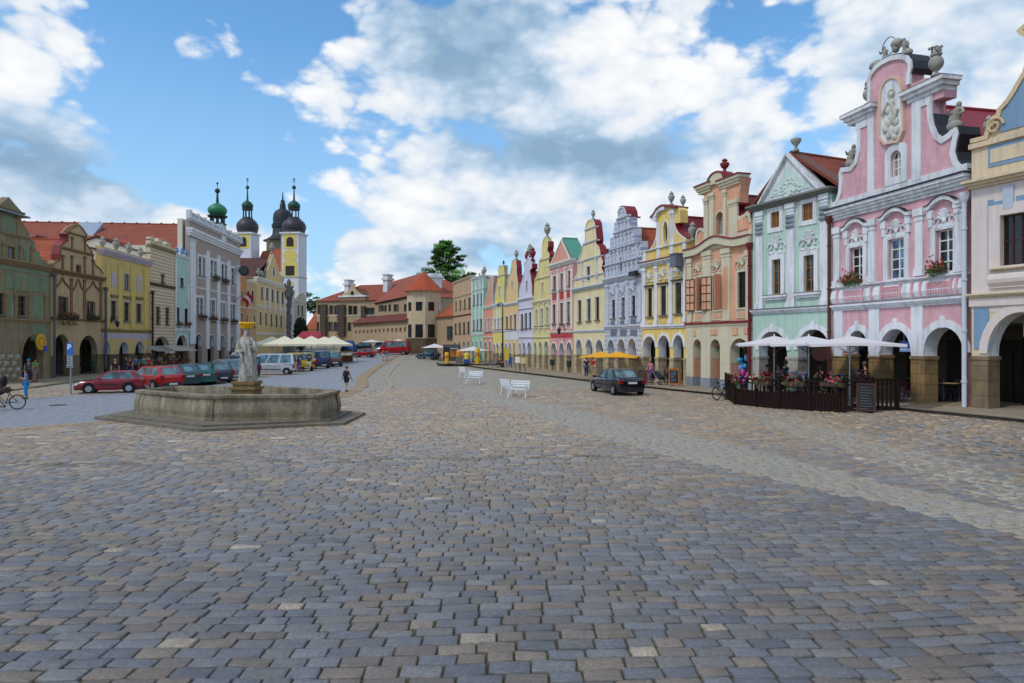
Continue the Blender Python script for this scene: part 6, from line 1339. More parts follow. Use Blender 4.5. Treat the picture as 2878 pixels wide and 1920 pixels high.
# ------------------------------------------------------------------ café terrace fence
WOODD = plain('dark_stained_wood', '231411', .7, var=.35, sc=4, spec=.15)
def fence():
    P = [Vector((10.7, 36.5)), Vector((10.35, 32.3)), Vector((11.9, 30.2)), Vector((13.75, 28.5)), Vector((14.85, 28.0)), Vector((16.0, 28.15)), Vector((16.9, 29.0))]
    P = [Vector(ground(*p)[:2]) for p in ((2040, 1118), (2066, 1137), (2190, 1150), (2372, 1160), (2450, 1160), (2522, 1154))]
    o = thing('terrace_fence', 'dark brown wooden fence with slats around the café terrace', 'fence', (P[2].x, P[2].y, gz(*P[2]))); C = P[2]; gz0 = gz(*C)
    segs = list(zip(P, P[1:]))
    for k, (a, b) in enumerate(segs):
        d = (b-a); L = d.length; d /= L; M = Matrix.Translation((a.x-C.x, a.y-C.y, gz(*((a+b)/2))-gz0)) @ Matrix.Rotation(math.atan2(d.y, d.x), 4, 'Z')
        q = MB(); q.mx = M; q.box(0, L, -.05, .05, 1.18, 1.26); q.box(0, L, -.035, .035, 1.02, 1.08); q.box(0, L, -.03, .03, .06, .14); q.build('rail', WOODD, o)
        q = MB(); q.mx = M; n = max(3, int(L/(.13 if k < 3 else .16)))
        for i in range(n):
            x = L*(i+.5)/n
            if k < 3: q.box(x-.055, x+.055, -.02, .018, .0, .72); 
            else: q.box(x-.035, x+.035, -.02, .018, .05, 1.18)
            if k < 3 and i % 3 == 0: q.box(x-.03, x+.03, -.019, .017, .72, 1.18)
        if k < 3: q.box(0, L, .019, .03, .0, .7)
        q.build('slat_panel', WOODD, o)
        nn = max(1, round(L/1.3))
        for i in range(nn): q = MB(); q.mx = M; x = L*i/nn; q.box(x-.05, x+.05, -.06, .06, -.1, 1.32); q.build('post', WOODD, o)
    q = MB(); e = P[-1]-C; q.box(e.x-.05, e.x+.05, e.y-.06, e.y+.06, -.1, 1.35); q.build('post', WOODD, o)
    def onfence(px):
        k = (px-CX)/F
        for a, b in segs:
            d = b-a; t = (k*a.y-a.x)/(d.x-k*d.y)
            if -.01 <= t <= 1.01 and abs(d.x) > .3: p = a+d*t; return (p.x, p.y), d.normalized()
    a, b = P[3], P[4]; d = (b-a).normalized(); ang = math.atan2(d.y, d.x)
    for px, k, n, pt in ((2074, 0, 'left end', PETALP), (2150, 1, 'second from the left', PETAL), (2238, 2, 'middle', PETAL), (2345, 2, 'right', PETALP)):
        (x, y), dd = onfence(px); g = gz(x, y); flowerbox((x+dd.y*.12, y-dd.x*.12, g+1.0), math.atan2(dd.y, dd.x), 1.0 if px > 2074 else .5, .3, pt, 'trailing red flowers hooked on the café fence, %s box' % n, 'flower boxes on the café fence', n=44)
    (x, y), dd = onfence(2436); g = gz(x, y); ang = math.atan2(dd.y, dd.x); o = thing('menu_board', 'framed black menu board hung on the right part of the café fence', 'menu board', (x+dd.y*.12, y-dd.x*.12, g+.12), ang); H = .95; W = .27
    q = MB(); q.box(-W, W, -.02, .02, 0, H); q.build('slate', plain('slate_black', '101214', .6), o); q = MB()
    q.box(-W-.06, -W, -.03, .03, -.05, H+.05); q.box(W, W+.06, -.03, .03, -.05, H+.05); q.box(-W, W, -.03, .03, -.05, 0); q.box(-W, W, -.03, .03, H, H+.05); q.build('frame', plain('red_brown_wood', '4a231a', .5), o)
    q = MB(); rr = random.Random(1)
    for k in range(9): z = H-.12-.1*k; q.box(-W+.05, -W+.05+rr.uniform(.25, .5), -.026, -.021, z, z+.02)
    q.build('chalk_lines', plain('chalk', '5d6164', .9), o)
fence()
# ------------------------------------------------------------------ people
SKINM = [plain('skin', 'b98468', .6, var=.08), plain('eye_dark', '1b1412', .4), plain('lips', '8f4a42', .5)]
JOBS = []
def skinned(name, pts, edges, rad, mat, parent, extra=None, sub=2):
    me = bpy.data.meshes.new(name); keys = list(pts); ix = {k: i for i, k in enumerate(keys)}
    me.from_pydata([pts[k] for k in keys], [(ix[a], ix[b]) for a, b in edges], [])
    o = bpy.data.objects.new(name, me); COL.objects.link(o); md = o.modifiers.new('s', 'SKIN'); md.use_smooth_shade = True; md.branch_smoothing = .6
    lay = me.skin_vertices[0].data if me.skin_vertices else None
    if lay is None:
        bm = bmesh.new(); bm.from_mesh(me); bm.verts.layers.skin.verify(); bm.to_mesh(me); bm.free(); lay = me.skin_vertices[0].data
    for k in keys: r = rad[k]; lay[ix[k]].radius = (r, r) if not isinstance(r, tuple) else r
    lay[0].use_root = True; sd = o.modifiers.new('d', 'SUBSURF'); sd.levels = sub; sd.render_levels = sub
    JOBS.append((o, name, mat, parent, extra))
def finish_people():
    dg = bpy.context.evaluated_depsgraph_get(); out = []
    for o, name, mat, parent, extra in JOBS: out.append(bpy.data.meshes.new_from_object(o.evaluated_get(dg)))
    for (o, name, mat, parent, extra), me in zip(JOBS, out):
        old = o.data; bpy.data.objects.remove(o); bpy.data.meshes.remove(old)
        mats = mat if isinstance(mat, list) else [mat]
        if extra:
            q = MB(); q.v = [tuple(v.co) for v in me.vertices]; q.f = [tuple(p.vertices) for p in me.polygons]; q.mi = [0]*len(q.f); extra(q)
            n = q.build(name, mats, parent, 60)
        else:
            me.materials.clear()
            for m in mats: me.materials.append(m)
            n = bpy.data.objects.new(name, me); COL.objects.link(n); n.parent = parent; me.name = name
    JOBS.clear()
def cloth(h): return plain('cloth_'+h, h, .85, var=.18, sc=9)
def person(label, loc, rz, h=1.72, pose='stand', shirt='335577', pants='2b3040', hair='3a2a1c', shorts=False, sleeves='short', hat=None, bag=None, skirt=False, female=False, ph=0.0, bald=False, group=None, scarf=None, lean=0):
    o = thing('person', label, 'person', loc, rz, group, h/1.75); V = Vector; sitz = .47
    J = {}
    if pose in ('sit', 'ride'):
        pz = sitz+.12 if pose == 'sit' else .98; ly = -.12 if pose == 'sit' else -.42
        J.update(pel=V((0, .05, pz)), che=V((0, ly*.5+.03, pz+.3)), nec=V((0, ly, pz+.52)), hea=V((0, ly-.03, pz+.7)))
        for s in (-1, 1):
            n = 'lr'[s > 0]
            if pose == 'sit': J.update({'hip'+n: V((s*.1, 0, pz-.02)), 'kne'+n: V((s*.13, -.42, pz-.02)), 'ank'+n: V((s*.12, -.42, .09)), 'toe'+n: V((s*.13, -.58, .04))})
            else: u = ph if s > 0 else -ph; J.update({'hip'+n: V((s*.1, .05, pz-.04)), 'kne'+n: V((s*.12, -.3, .72+.12*s)), 'ank'+n: V((s*.12, -.1-.1*s, .34+.14*s)), 'toe'+n: V((s*.12, -.26-.1*s, .3+.14*s))})
            sh = J['nec']+V((s*.18, .02, -.09)); J['sho'+n] = sh
            if pose == 'sit': J['elb'+n] = sh+V((s*.07, -.12, -.25)); J['wri'+n] = J['elb'+n]+V((-s*.12, -.22, .03+.02*s))
            else: J['elb'+n] = sh+V((s*.06, -.22, -.2)); J['wri'+n] = J['elb'+n]+V((-s*.02, -.2, -.08))
    else:
        J.update(pel=V((0, 0, .93)), che=V((0, lean*.12, 1.22)), nec=V((0, -.01-lean*.1, 1.46)), hea=V((0, -.03-lean*.14, 1.63)))
        for s in (-1, 1):
            n = 'lr'[s > 0]; w = (s*.24 if pose == 'walk' else 0.02*s)
            J.update({'hip'+n: V((s*.095, 0, .9)), 'kne'+n: V((s*.1, -w*.55-.02, .5)), 'ank'+n: V((s*.1, -w*.8+(.1 if w < -.1 else .03), .1 if w > -.1 else .16)), 'toe'+n: V((s*.115, -w*.8-.13, .04 if w > -.1 else .07))})
            sh = J['nec']+V((s*(.175 if female else .195), .015, -.07)); J['sho'+n] = sh; sw = -w*.5
            if pose == 'fold': J['elb'+n] = sh+V((s*.08, .0, -.29)); J['wri'+n] = J['elb'+n]+V((-s*.2, -.2, .06+.04*s))
            elif pose == 'point' and s > 0: J['elb'+n] = sh+V((s*.1, -.2, -.16)); J['wri'+n] = J['elb'+n]+V((-.04, -.22, .1))
            else: J['elb'+n] = sh+V((s*.06, .03-sw*.6, -.3)); J['wri'+n] = J['elb'+n]+V((s*.02, -.07-sw, -.24))
    J['spi'] = J['pel'].lerp(J['che'], .45)
    d = (J['hea']-J['nec']).normalized(); J['top'] = J['hea']+d*.09; J['jaw'] = J['nec'].lerp(J['hea'], .5)
    RAD = dict(pel=(.15, .11), spi=(.125, .095), che=(.155, .105), nec=.055, jaw=.062, hea=.095, top=.07); EDG = [('pel', 'spi'), ('spi', 'che'), ('che', 'nec'), ('nec', 'jaw'), ('jaw', 'hea'), ('hea', 'top')]
    for n in 'lr':
        RAD.update({'hip'+n: .088, 'kne'+n: .055, 'ank'+n: .038, 'toe'+n: .034, 'sho'+n: .056, 'elb'+n: .04, 'wri'+n: .027})
        hd = (J['wri'+n]-J['elb'+n]).normalized(); J['pal'+n] = J['wri'+n]+hd*.08; RAD['pal'+n] = .03
        EDG += [('pel', 'hip'+n), ('hip'+n, 'kne'+n), ('kne'+n, 'ank'+n), ('ank'+n, 'toe'+n), ('che', 'sho'+n), ('sho'+n, 'elb'+n), ('elb'+n, 'wri'+n), ('wri'+n, 'pal'+n)]
    hc = J['hea']
    def face(q):
        q.m = 0; f = V((0, -1, 0))
        q.ball(tuple(hc+V((0, -.1, -.005))), (.016, .022, .022), 6, 4)
        for s in (-1, 1): q.ball(tuple(hc+V((s*.088, .01, .0))), (.014, .03, .035), 6, 4)
        q.m = 1
        for s in (-1, 1): q.ball(tuple(hc+V((s*.034, -.083, .022))), (.012, .008, .008), 6, 4)
        q.m = 2; q.ball(tuple(hc+V((0, -.082, -.048))), (.026, .01, .008), 6, 4); q.m = 0
        for n, s in (('l', -1), ('r', 1)):
            hd = (J['pal'+n]-J['wri'+n]).normalized(); si = hd.cross(V((0, 1, 0))); si = si.normalized() if si.length > .1 else V((1, 0, 0)); b = J['pal'+n]+hd*.02; cu = hd.cross(si)
            for k in range(4):
                L = (.075, .085, .08, .06)[k]; a = b+si*(.027-.018*k); m = a+hd*L*.55; q.tube(a, m, .0095, .009, 6); q.tube(m, m+hd*L*.4+cu*L*.25, .009, .007, 6)
            a = J['wri'+n]+hd*.035+si*.028; q.tube(a, a+hd*.035+si*.03, .0105, .009, 6); q.tube(a+hd*.035+si*.03, a+hd*.07+si*.03, .009, .007, 6)
    base = dict((k, J[k]) for k in ['pel']+[k for k in J if k != 'pel'])
    skinned('body', base, EDG, RAD, SKINM, o, face)
    # clothing follows the body
    sc = {k: J[k] for k in ('pel', 'spi', 'che')}; sc['pel'] = J['pel']+V((0, 0, .02)); sc['col'] = J['che'].lerp(J['nec'], .8); e = [('pel', 'spi'), ('spi', 'che'), ('che', 'col')]; r = dict(pel=(.168, .13), spi=(.145, .115), che=(.172, .125), col=(.085, .075))
    for n in 'lr':
        sc['sho'+n] = J['sho'+n]; e.append(('che', 'sho'+n)); r['sho'+n] = .073
        if sleeves != 'none':
            sc['up'+n] = J['sho'+n].lerp(J['elb'+n], .55); r['up'+n] = .062; e.append(('sho'+n, 'up'+n))
            if sleeves == 'long': sc['el'+n] = J['elb'+n]; sc['wr'+n] = J['elb'+n].lerp(J['wri'+n], .9); r['el'+n] = .053; r['wr'+n] = .04; e += [('up'+n, 'el'+n), ('el'+n, 'wr'+n)]
    skinned('shirt', sc, e, r, cloth(shirt), o)
    pc = {'pel': J['pel']-V((0, 0, .02))}; e = []; r = {'pel': (.165, .128)}
    for n in 'lr':
        pc['hi'+n] = J['hip'+n]-V((0, 0, .02)) if pose != 'sit' else J['hip'+n]; pc['mi'+n] = J['hip'+n].lerp(J['kne'+n], .75); e += [('pel', 'hi'+n), ('hi'+n, 'mi'+n)]; r['hi'+n] = .112; r['mi'+n] = .09
        if not shorts: pc['kn'+n] = J['kne'+n]; pc['an'+n] = J['kne'+n].lerp(J['ank'+n], .85 if not skirt else .3); r['kn'+n] = .075; r['an'+n] = .058; e += [('mi'+n, 'kn'+n), ('kn'+n, 'an'+n)]
    skinned('skirt' if skirt else 'shorts' if shorts else 'trousers', pc, e, r, cloth(pants), o)
    q = MB()
    for n in 'lr':
        a, t = J['ank'+n], J['toe'+n]; b = a+(a-t)*.25; q.tube((b.x, b.y, min(b.z, a.z)-.035), (t.x, t.y, t.z), .047, .04, 8); q.ball(tuple(t), (.043, .05, .036), 8, 5); q.ball((a.x, a.y, a.z-.03), (.046, .055, .045), 8, 5)
    q.build('shoes', plain('shoe_leather', '221d1a', .6), o, 60)
    q = MB()
    if hat:
        q.ball(tuple(hc+V((0, .01, .05))), (.112, .122, .085), 12, 6); q.tube(tuple(hc+V((0, -.1, .045))), tuple(hc+V((0, -.19, .03))), .07, .05, 8); q.build('hat', cloth(hat), o, 60)
    elif not bald:
        q.ball(tuple(hc+V((0, .022, .03))), (.108, .11, .105), 12, 7)
        if female: q.ball(tuple(hc+V((0, .07, -.06))), (.09, .06, .14), 10, 6)
        q.build('hair', plain('hair_'+hair, hair, .7, var=.3, sc=20), o, 60)
    if bag:
        c = J['che']+V((0, .2, .0)); q = MB(); q.ball(tuple(c), (.17, .12, .26), 12, 8)
        for s in (-1, 1): q.path([tuple(J['sho'+'lr'[s > 0]]+V((-s*.05, .05, .07))), tuple(J['sho'+'lr'[s > 0]]+V((-s*.05, -.09, -.02))), tuple(J['che']+V((s*.13, -.13, -.1)))], .022)
        q.build('backpack', cloth(bag), o, 60)
    return o
def at_ground(px, py): x, y, g = ground(px, py); return (x, y, g)
LEFTW, RIGHTW, AWAY, TOW = R(-90), R(90), R(180), 0
person('woman in a blue top and bright blue trousers walking past the green house', at_ground(73, 1122), LEFTW+.5, 1.62, 'fold', '5573ad', '1f7fc0', '2a1c16', hat=None, female=True)
person('person in a lime green top stepping into the arch of the green house', (at(96, 49)[0], 49, .1), R(160), 1.72, 'point', '5aa42c', '8a86a0', '2a1c16', lean=.5, shorts=True)
person('person in a turquoise cap standing behind the woman in blue', (at(80, 48)[0], 48, .1), R(60), 1.7, 'stand', '4a4a52', '2a2a33', '2a1c16', hat='1d86a8')
person('tourist with a black backpack walking away along the lane', at_ground(974, 1102), AWAY-.2, 1.55, 'walk', '1c2430', '1d2028', '6b4a30', shorts=True, sleeves='none', bag='16181d')
person('woman in a pale top and violet trousers, left of the group near the yellow van', at_ground(840, 1046), AWAY, 1.68, 'walk', 'aeb6d8', '6e4a86', '2a1c16', female=True, bag='26303a')
person('person in navy clothes in the group by the blue parked car', at_ground(853, 1041), AWAY, 1.74, 'walk', '1c2238', '23263a', '5a3a24')
person('person in a dark top and pale mint shorts by the blue car', at_ground(868, 1045), AWAY+.2, 1.76, 'walk', '3a2630', 'b9d3c8', '2a1c16', shorts=True)
person('child in a white shirt and green shorts right of the group by the blue car', at_ground(883, 1037), AWAY, 1.4, 'walk', 'dcdce8', '2c6a5a', '5a3a24', shorts=True)
person('person in a red shirt walking away in the middle of the lane far off', at_ground(1077, 1012), AWAY, 1.78, 'walk', 'c0302e', 'c9bfb0', '3a2a1c', shorts=True)
person('person in a blue shirt beside the walker in red far down the lane', at_ground(1087, 1011), AWAY, 1.7, 'walk', '2c5a9c', 'b7a894', '3a2a1c', shorts=True)
for px, z, lab, sh, pa, kw in ((324, 50, 'bald man in a black shirt standing behind the red hatchback', '15151a', '22222a', dict(bald=True)), (355, 58, 'man in a dark jacket in front of the yellow house arcade', '2d2a36', '30304a', {}),
    (366, 57, 'person in dark red near the middle arch of the flat topped yellow house', '6b2430', '2b2c50', dict(female=True)), (382, 60, 'person in a teal shirt by the right arch of the flat topped yellow house', '2f7f96', '30303a', {}), (403, 61, 'person in a bright turquoise shirt by the checkered house', '18a0bd', '3a3c40', dict(pose='fold')),
    (413, 62, 'person in a yellow shirt beside the bright turquoise one', 'd9b81e', '8c2626', {}), (418, 60, 'person in a red shirt between the yellow and checkered houses', 'a8262a', '2a2c36', dict(female=True))):
    x, y, g = at(px, z); person(lab, (x, y, g+.02), R(20)*((px % 5)-2), 1.74, kw.pop('pose', 'stand'), sh, pa, '3a2a1c', group='people in front of the left arcades', **kw)
x, y, g = at(219, 63); person('person in a white shirt walking inside the right arch of the tan house', (x, y, g+.1), R(90), 1.72, 'walk', 'c6cbe0', '1e2233', '2a1c16', shorts=True)
person('person in bright blue overalls walking along the right arcade', at_ground(1434, 1037), R(20), 1.66, 'walk', '1672c4', '1a6ab8', '5a3a24', sleeves='long')
person('person in a dark shirt and blue jeans standing under the amber parasols', at_ground(1648, 1063), R(150), 1.76, 'stand', '1a1b22', '28406a', '2a1c16')
person('person in a red top behind the dark shirted one under the amber parasols', (at(1667, 57)[0], 57, .12), R(10), 1.6, 'stand', 'c4161e', 'b9a488', '3a2a1c', female=True)
person('mother in a colourful striped top bending over the stroller', (at(1829, 47)[0], 47, .14), R(-60), 1.68, 'walk', 'c77a8e', '6a3a78', '8c8a3a', female=True, lean=.4)
def chair(loc, rz, label, col='3a2418', group='chairs'):
    o = thing('chair', label, 'chair', loc, rz, group); m = plain('chair_'+col, col, .6); q = MB(); q.box(-.21, .21, -.22, .2, .43, .47); q.build('seat', m, o)
    q = MB()
    for x in (-.19, .15): q.box(x, x+.04, .2, .235, .47, .9)
    for z in (.6, .72, .84): q.box(-.15, .15, .205, .23, z, z+.06)
    q.build('backrest', m, o)
    for x in (-.2, .16):
        for y in (-.21, .19): q = MB(); q.box(x, x+.04, y, y+.04, 0, .43); q.build('leg', m, o)
def table(loc, label, r=.4, group='café tables', col='6b4a30', h=.74):
    o = thing('table', label, 'table', loc, 0, group); q = MB(); q.lathe([(r, 0), (r, .03)], (0, 0, h-.03), 18); q.build('tabletop', plain('table_'+col, col, .4), o)
    q = MB(); q.tube((0, 0, .03), (0, 0, h-.03), .035); q.lathe([(.24, 0), (.2, .03)], (0, 0, 0), 12); q.build('pedestal', IRON, o)
SEAT = [(2153, 34.0, 10, 'man in a red shirt seated at the left end of the café terrace', 'b51c22', '30303a', {}), (2190, 34.2, -40, 'seated person in grey behind the left parasol pole', '5a6068', '2a2a33', {}), (2208, 35.2, 100, 'waiter in a dark blue shirt standing at the mint house doorway', '1d2740', '20222c', dict(pose='stand')),
 (2262, 32.2, 200, 'elderly person in a white shirt seated with their back to the square', 'd2d4e2', '7a7a80', dict(hair='b5b0a8')), (2312, 30.4, 190, 'woman in a black sleeveless top seated on the terrace raising an arm to her head', '131318', '2a2a33', dict(female=True, sleeves='none')),
 (2341, 30.0, 200, 'child in a pink cap seated on the terrace', 'b0648c', '50507a', dict(hat='d57a94', h=1.3)), (2372, 29.6, 190, 'child in a bright blue cap seated low behind the fence', '3a6ab0', '30406a', dict(hat='2a78c2', h=1.15)), (2410, 29.6, 160, 'child in a red and blue cap seated at the right end of the terrace', '7a2430', '30303a', dict(hat='3c5aa8', h=1.35)), (2437, 31, 200, 'man in dark clothes seated by the pink house pier', '2a2c30', '26262c', dict(hair='55504a'))]
for px, z, a, lab, sh, pa, kw in SEAT:
    x, y, g = at(px, z); kw = dict(kw); pose = kw.pop('pose', 'sit'); hh = kw.pop('h', 1.72)
    person(lab, (x, y, g+(.33 if pose == 'sit' else .12)), R(a), hh, pose, sh, pa, kw.pop('hair', '3a2418'), group='guests on the café terrace', **kw)
    if pose == 'sit': chair((x, y, g+(.33 if pose == 'sit' else .12)), R(a), 'brown café chair under the ' + lab.split(' in ')[0] + ' ' + 'in ' + ' '.join(lab.split(' in ')[1].split(' ')[:4]), group='chairs of the café terrace')
D_ = [ground(*p)[:2] for p in ((2085, 1128), (2190, 1143), (2370, 1152), (2440, 1151), (2500, 1147))]; D_ = [(a+.25, b+.25) for a, b in D_]; D_ += [(15.9, 30.6), (13.6, 36.2)]
o = thing('terrace_deck', 'low wooden deck inside the dark fence of the café terrace', 'deck', (13, 31, .1)); q = MB(); q.poly([(a-13, b-31) for a, b in D_], [], -.2, .25, 'xy'); q.build('deck_boards', WOODD, o)
for px, z, n in ((2172, 33.4, 'left'), (2240, 32.8, 'middle'), (2332, 30.9, 'right'), (2392, 29.4, 'far right')): x, y, g = at(px, z); table((x, y, g+.28), 'round café table on the terrace, %s one' % n)
for px, z, n in ((2632, 28.6, 'left'), (2672, 28.2, 'right')): x, y, g = at(px, z); table((x, y, g+.12), 'small round table inside the right arch of the pink house, %s one' % n, .34, 'tables in the pink house arcade', 'b08a58'); chair((x-.5, y+.2, g+.12), R(-80), 'grey chair at the %s table in the pink house arch' % n, '3c4450', 'chairs in the pink house arcade'); chair((x+.55, y+.1, g+.12), R(80), 'grey chair right of the %s table in the pink house arch' % n, '3c4450', 'chairs in the pink house arcade')
x, y, g = at(1876, 47.5); person('person seated by the arcade beside the stroller', (x, y, g+.12), R(70), 1.68, 'sit', '3a3036', '26262c', '3a2418'); chair((x, y, g+.12), R(70), 'dark chair under the person beside the stroller', '2a1a14', 'chairs by the yellow house')
# stroller
x, y, g = at(1852, 45.5); o = thing('stroller', 'dark baby stroller with grey frame in front of the yellow house', 'stroller', (x, y, g+.12), R(30)); q = MB(); q.path([(-.25, .4, .95), (-.25, .1, .6), (-.25, -.45, .15)], .016); q.path([(.25, .4, .95), (.25, .1, .6), (.25, -.45, .15)], .016); q.path([(-.25, .4, .95), (.25, .4, .95)], .02); q.path([(-.25, .35, .12), (-.25, -.1, .55)], .015); q.path([(.25, .35, .12), (.25, -.1, .55)], .015); q.build('frame', STEEL, o)
q = MB(); q.hexa([(-.2, -.3, .35), (.2, -.3, .35), (.2, .2, .45), (-.2, .2, .45), (-.22, -.35, .5), (.22, -.35, .5), (.22, .35, .9), (-.22, .35, .9)]); q.build('seat', cloth('20242c'), o)
for a, b in ((-.27, .37), (.27, .37), (-.27, -.45), (.27, -.45)): q = MB(); q.ring((a, b, .12), .1, .022, 'x', 14); q.build('wheel', plain('rubber', '141414', .8), o)
x, y, g = at(2236, 33); o = thing('stroller', 'pale hooded stroller parked on the café terrace', 'stroller', (x, y, g+.05), R(10)); q = MB(); q.lathe([(.32, 0), (.3, .18), (.18, .3), (.02, .34)], (0, 0, .95), 12); q.build('hood', cloth('9aa4b0'), o); q = MB(); q.hexa([(-.25, -.35, .5), (.25, -.35, .5), (.25, .35, .5), (-.25, .35, .5), (-.3, -.4, .95), (.3, -.4, .95), (.3, .4, .95), (-.3, .4, .95)]); q.build('carrycot', cloth('2a3038'), o)
q = MB(); q.path([(-.3, .4, .95), (-.3, .75, 1.2), (.3, .75, 1.2), (.3, .4, .95)], .02); q.path([(-.28, -.4, .13), (.0, 0, .5), (-.28, .4, .13)], .018); q.path([(.28, -.4, .13), (0, 0, .5), (.28, .4, .13)], .018); q.build('frame', STEEL, o)
for a, b in ((-.3, .4), (.3, .4), (-.3, -.4), (.3, -.4)): q = MB(); q.ring((a, b, .13), .11, .022, 'x', 14); q.build('wheel', plain('rubber', '141414', .8), o)

# ------------------------------------------------------------------ bicycles
def bicycle(loc, rz, label, col, lean=0, basket=False, group=None):
    o = thing('bicycle', label, 'bicycle', loc, rz, group); o.rotation_euler = (0, lean, rz)      # along local y, front at -y
    fm = plain('bike_paint_'+col, col, .35, .2)
    for y, n in ((-.52, 'front'), (.52, 'rear')):
        q = MB(); q.ring((0, y, .34), .31, .024, 'x', 26, 6); w = q.build('wheel', plain('rubber', '141414', .8), o)
        q = MB()
        for k in range(12): a = k*math.pi/6; q.tube((0, y, .34), (0, y+.3*math.cos(a), .34+.3*math.sin(a)), .004, .004, 4)
        q.ring((0, y, .34), .285, .012, 'x', 26, 5); q.tube((-.05, y, .34), (.05, y, .34), .025); q.build('rim', STEEL, o, parent_w(w)) if 0 else q.build('rim', STEEL, w)
    q = MB(); bb, st, hd, ra = (0, .08, .3), (0, .25, .82), (0, -.33, .84), (0, .52, .34)
    for a, b in ((bb, st), (bb, hd), ((0, .22, .74), (0, -.34, .8)), (bb, ra), ((0, .22, .74), ra), ((0, -.31, .9), (0, -.42, .62)), ((.05, -.4, .62), (.05, -.52, .34)), ((-.05, -.4, .62), (-.05, -.52, .34))): q.tube(a, b, .017, .017, 7)
    q.build('frame', fm, o); q = MB(); q.ball((0, .27, .88), (.075, .14, .04)); q.tube((0, .25, .8), (0, .26, .87), .013); q.build('saddle', plain('saddle_black', '121212', .6), o)
    q = MB(); q.path([(-.29, -.24, 1.0), (-.12, -.34, .99), (.12, -.34, .99), (.29, -.24, 1.0)], .014); q.tube((0, -.32, .88), (0, -.34, 1.0), .014); q.build('handlebar', IRON, o)
    q = MB(); q.ring((.05, .08, .3), .09, .01, 'x', 14, 5); q.tube((.05, .08, .3), (.09, .0, .16), .012); q.tube((-.05, .08, .3), (-.09, .16, .44), .012); q.box(.07, .17, -.05, .04, .14, .17); q.box(-.17, -.07, .12, .21, .42, .45); q.path([(.05, .08, .21), (.05, .52, .3)], .006); q.path([(.05, .08, .39), (.05, .52, .38)], .006); q.build('crankset', STEEL, o)
    return o
a = math.atan2(-10.0, 1); x, y, g = ground(33, 1152)
bx, by = (10-CX)/F*29.9, 29.9
bicycle((bx, by, 0), R(-72), 'bicycle under the rider cut off by the left edge of the photo', '1f3a30')
person('cyclist in a dark shirt and green cap riding at the left edge of the photo', (bx, by, -.02), R(-72), 1.75, 'ride', '39372a', '4a3a30', '2a1c16', hat='1d3a2e', bag='14151a', shorts=True, ph=.1)
x, y, g = at(2034, 34.3); bicycle((x, y, g), R(125), 'black bicycle leaning at the left end of the café fence', '1a1c20', R(8))
x, y, g = at(2052, 34.8); bicycle((x, y, g), R(140), 'dark grey bicycle parked between the black bicycle and the café fence', '2c3136', R(6))
x, y, g = at(2560, 28.7); bicycle((x, y, g+.05), R(115), 'red bicycle parked against the pink house pier', '9c1622', R(6))
for px, n, c in ((1391, 'left grey-blue', '3f6a9c'), (1418, 'right pale', '8c8a84')): x, y, g = at(px, 76); bicycle((x, y, g), R(80), '%s bicycle parked by the raised terrace' % n, c)
x, y, g = at(1404, 75); person('person in dark brown seated between the two far bicycles', (x, y, g), R(60), 1.7, 'sit', '2a1c18', '3a2620', '1c1412'); chair((x, y, g), R(60), 'dark stool under the person between the far bicycles', '1c1412', 'seats by the far terrace')

# ------------------------------------------------------------------ benches
def bench(px, py, rz, label):
    x, y, g = ground(px, py); o = thing('garden_bench', label, 'bench', (x, y, g), rz, 'white garden benches on the square'); m = plain('white_bench_paint', 'dfe2e6', .35, var=.03); w = .52
    q = MB()
    for k in range(5): q.box(-w, w, -.22+.09*k, -.15+.09*k, .43, .455)
    q.build('seat', m, o); q = MB()
    for z in (.58, .7, .82): q.box(-w, w, .235+(z-.45)*.12, .26+(z-.45)*.12, z, z+.075)
    for k in range(9): xx = -w+.1+k*(2*w-.2)/8; q.path([(xx, .24, .5), (xx+.05, .26, .58), (xx, .275, .82)], .012, 5)
    q.build('backrest', m, o)
    for s in (-1, 1):
        q = MB(); q.path([(s*w, -.28, 0), (s*w, -.2, .2), (s*w, -.25, .44), (s*w, -.28, .66), (s*w, .22, .68)], .028, 7); q.ring((s*w, -.02, .3), .12, .015, 'x', 14, 5); q.build('armrest', m, o)
        q = MB(); q.path([(s*w, .32, 0), (s*w, .24, .22), (s*w, .22, .45), (s*w, .3, .92)], .03, 7); q.build('leg', m, o)
bench(1457, 1117, R(-25), 'nearest white ornate garden bench, seen from its front'); bench(1432, 1111, R(118), 'white garden bench set at a right angle behind the nearest one')
bench(1333, 1079, R(-22), 'white garden bench in the middle of the square, behind the nearest pair'); bench(1307, 1062, R(120), 'farthest white garden bench, turned sideways')

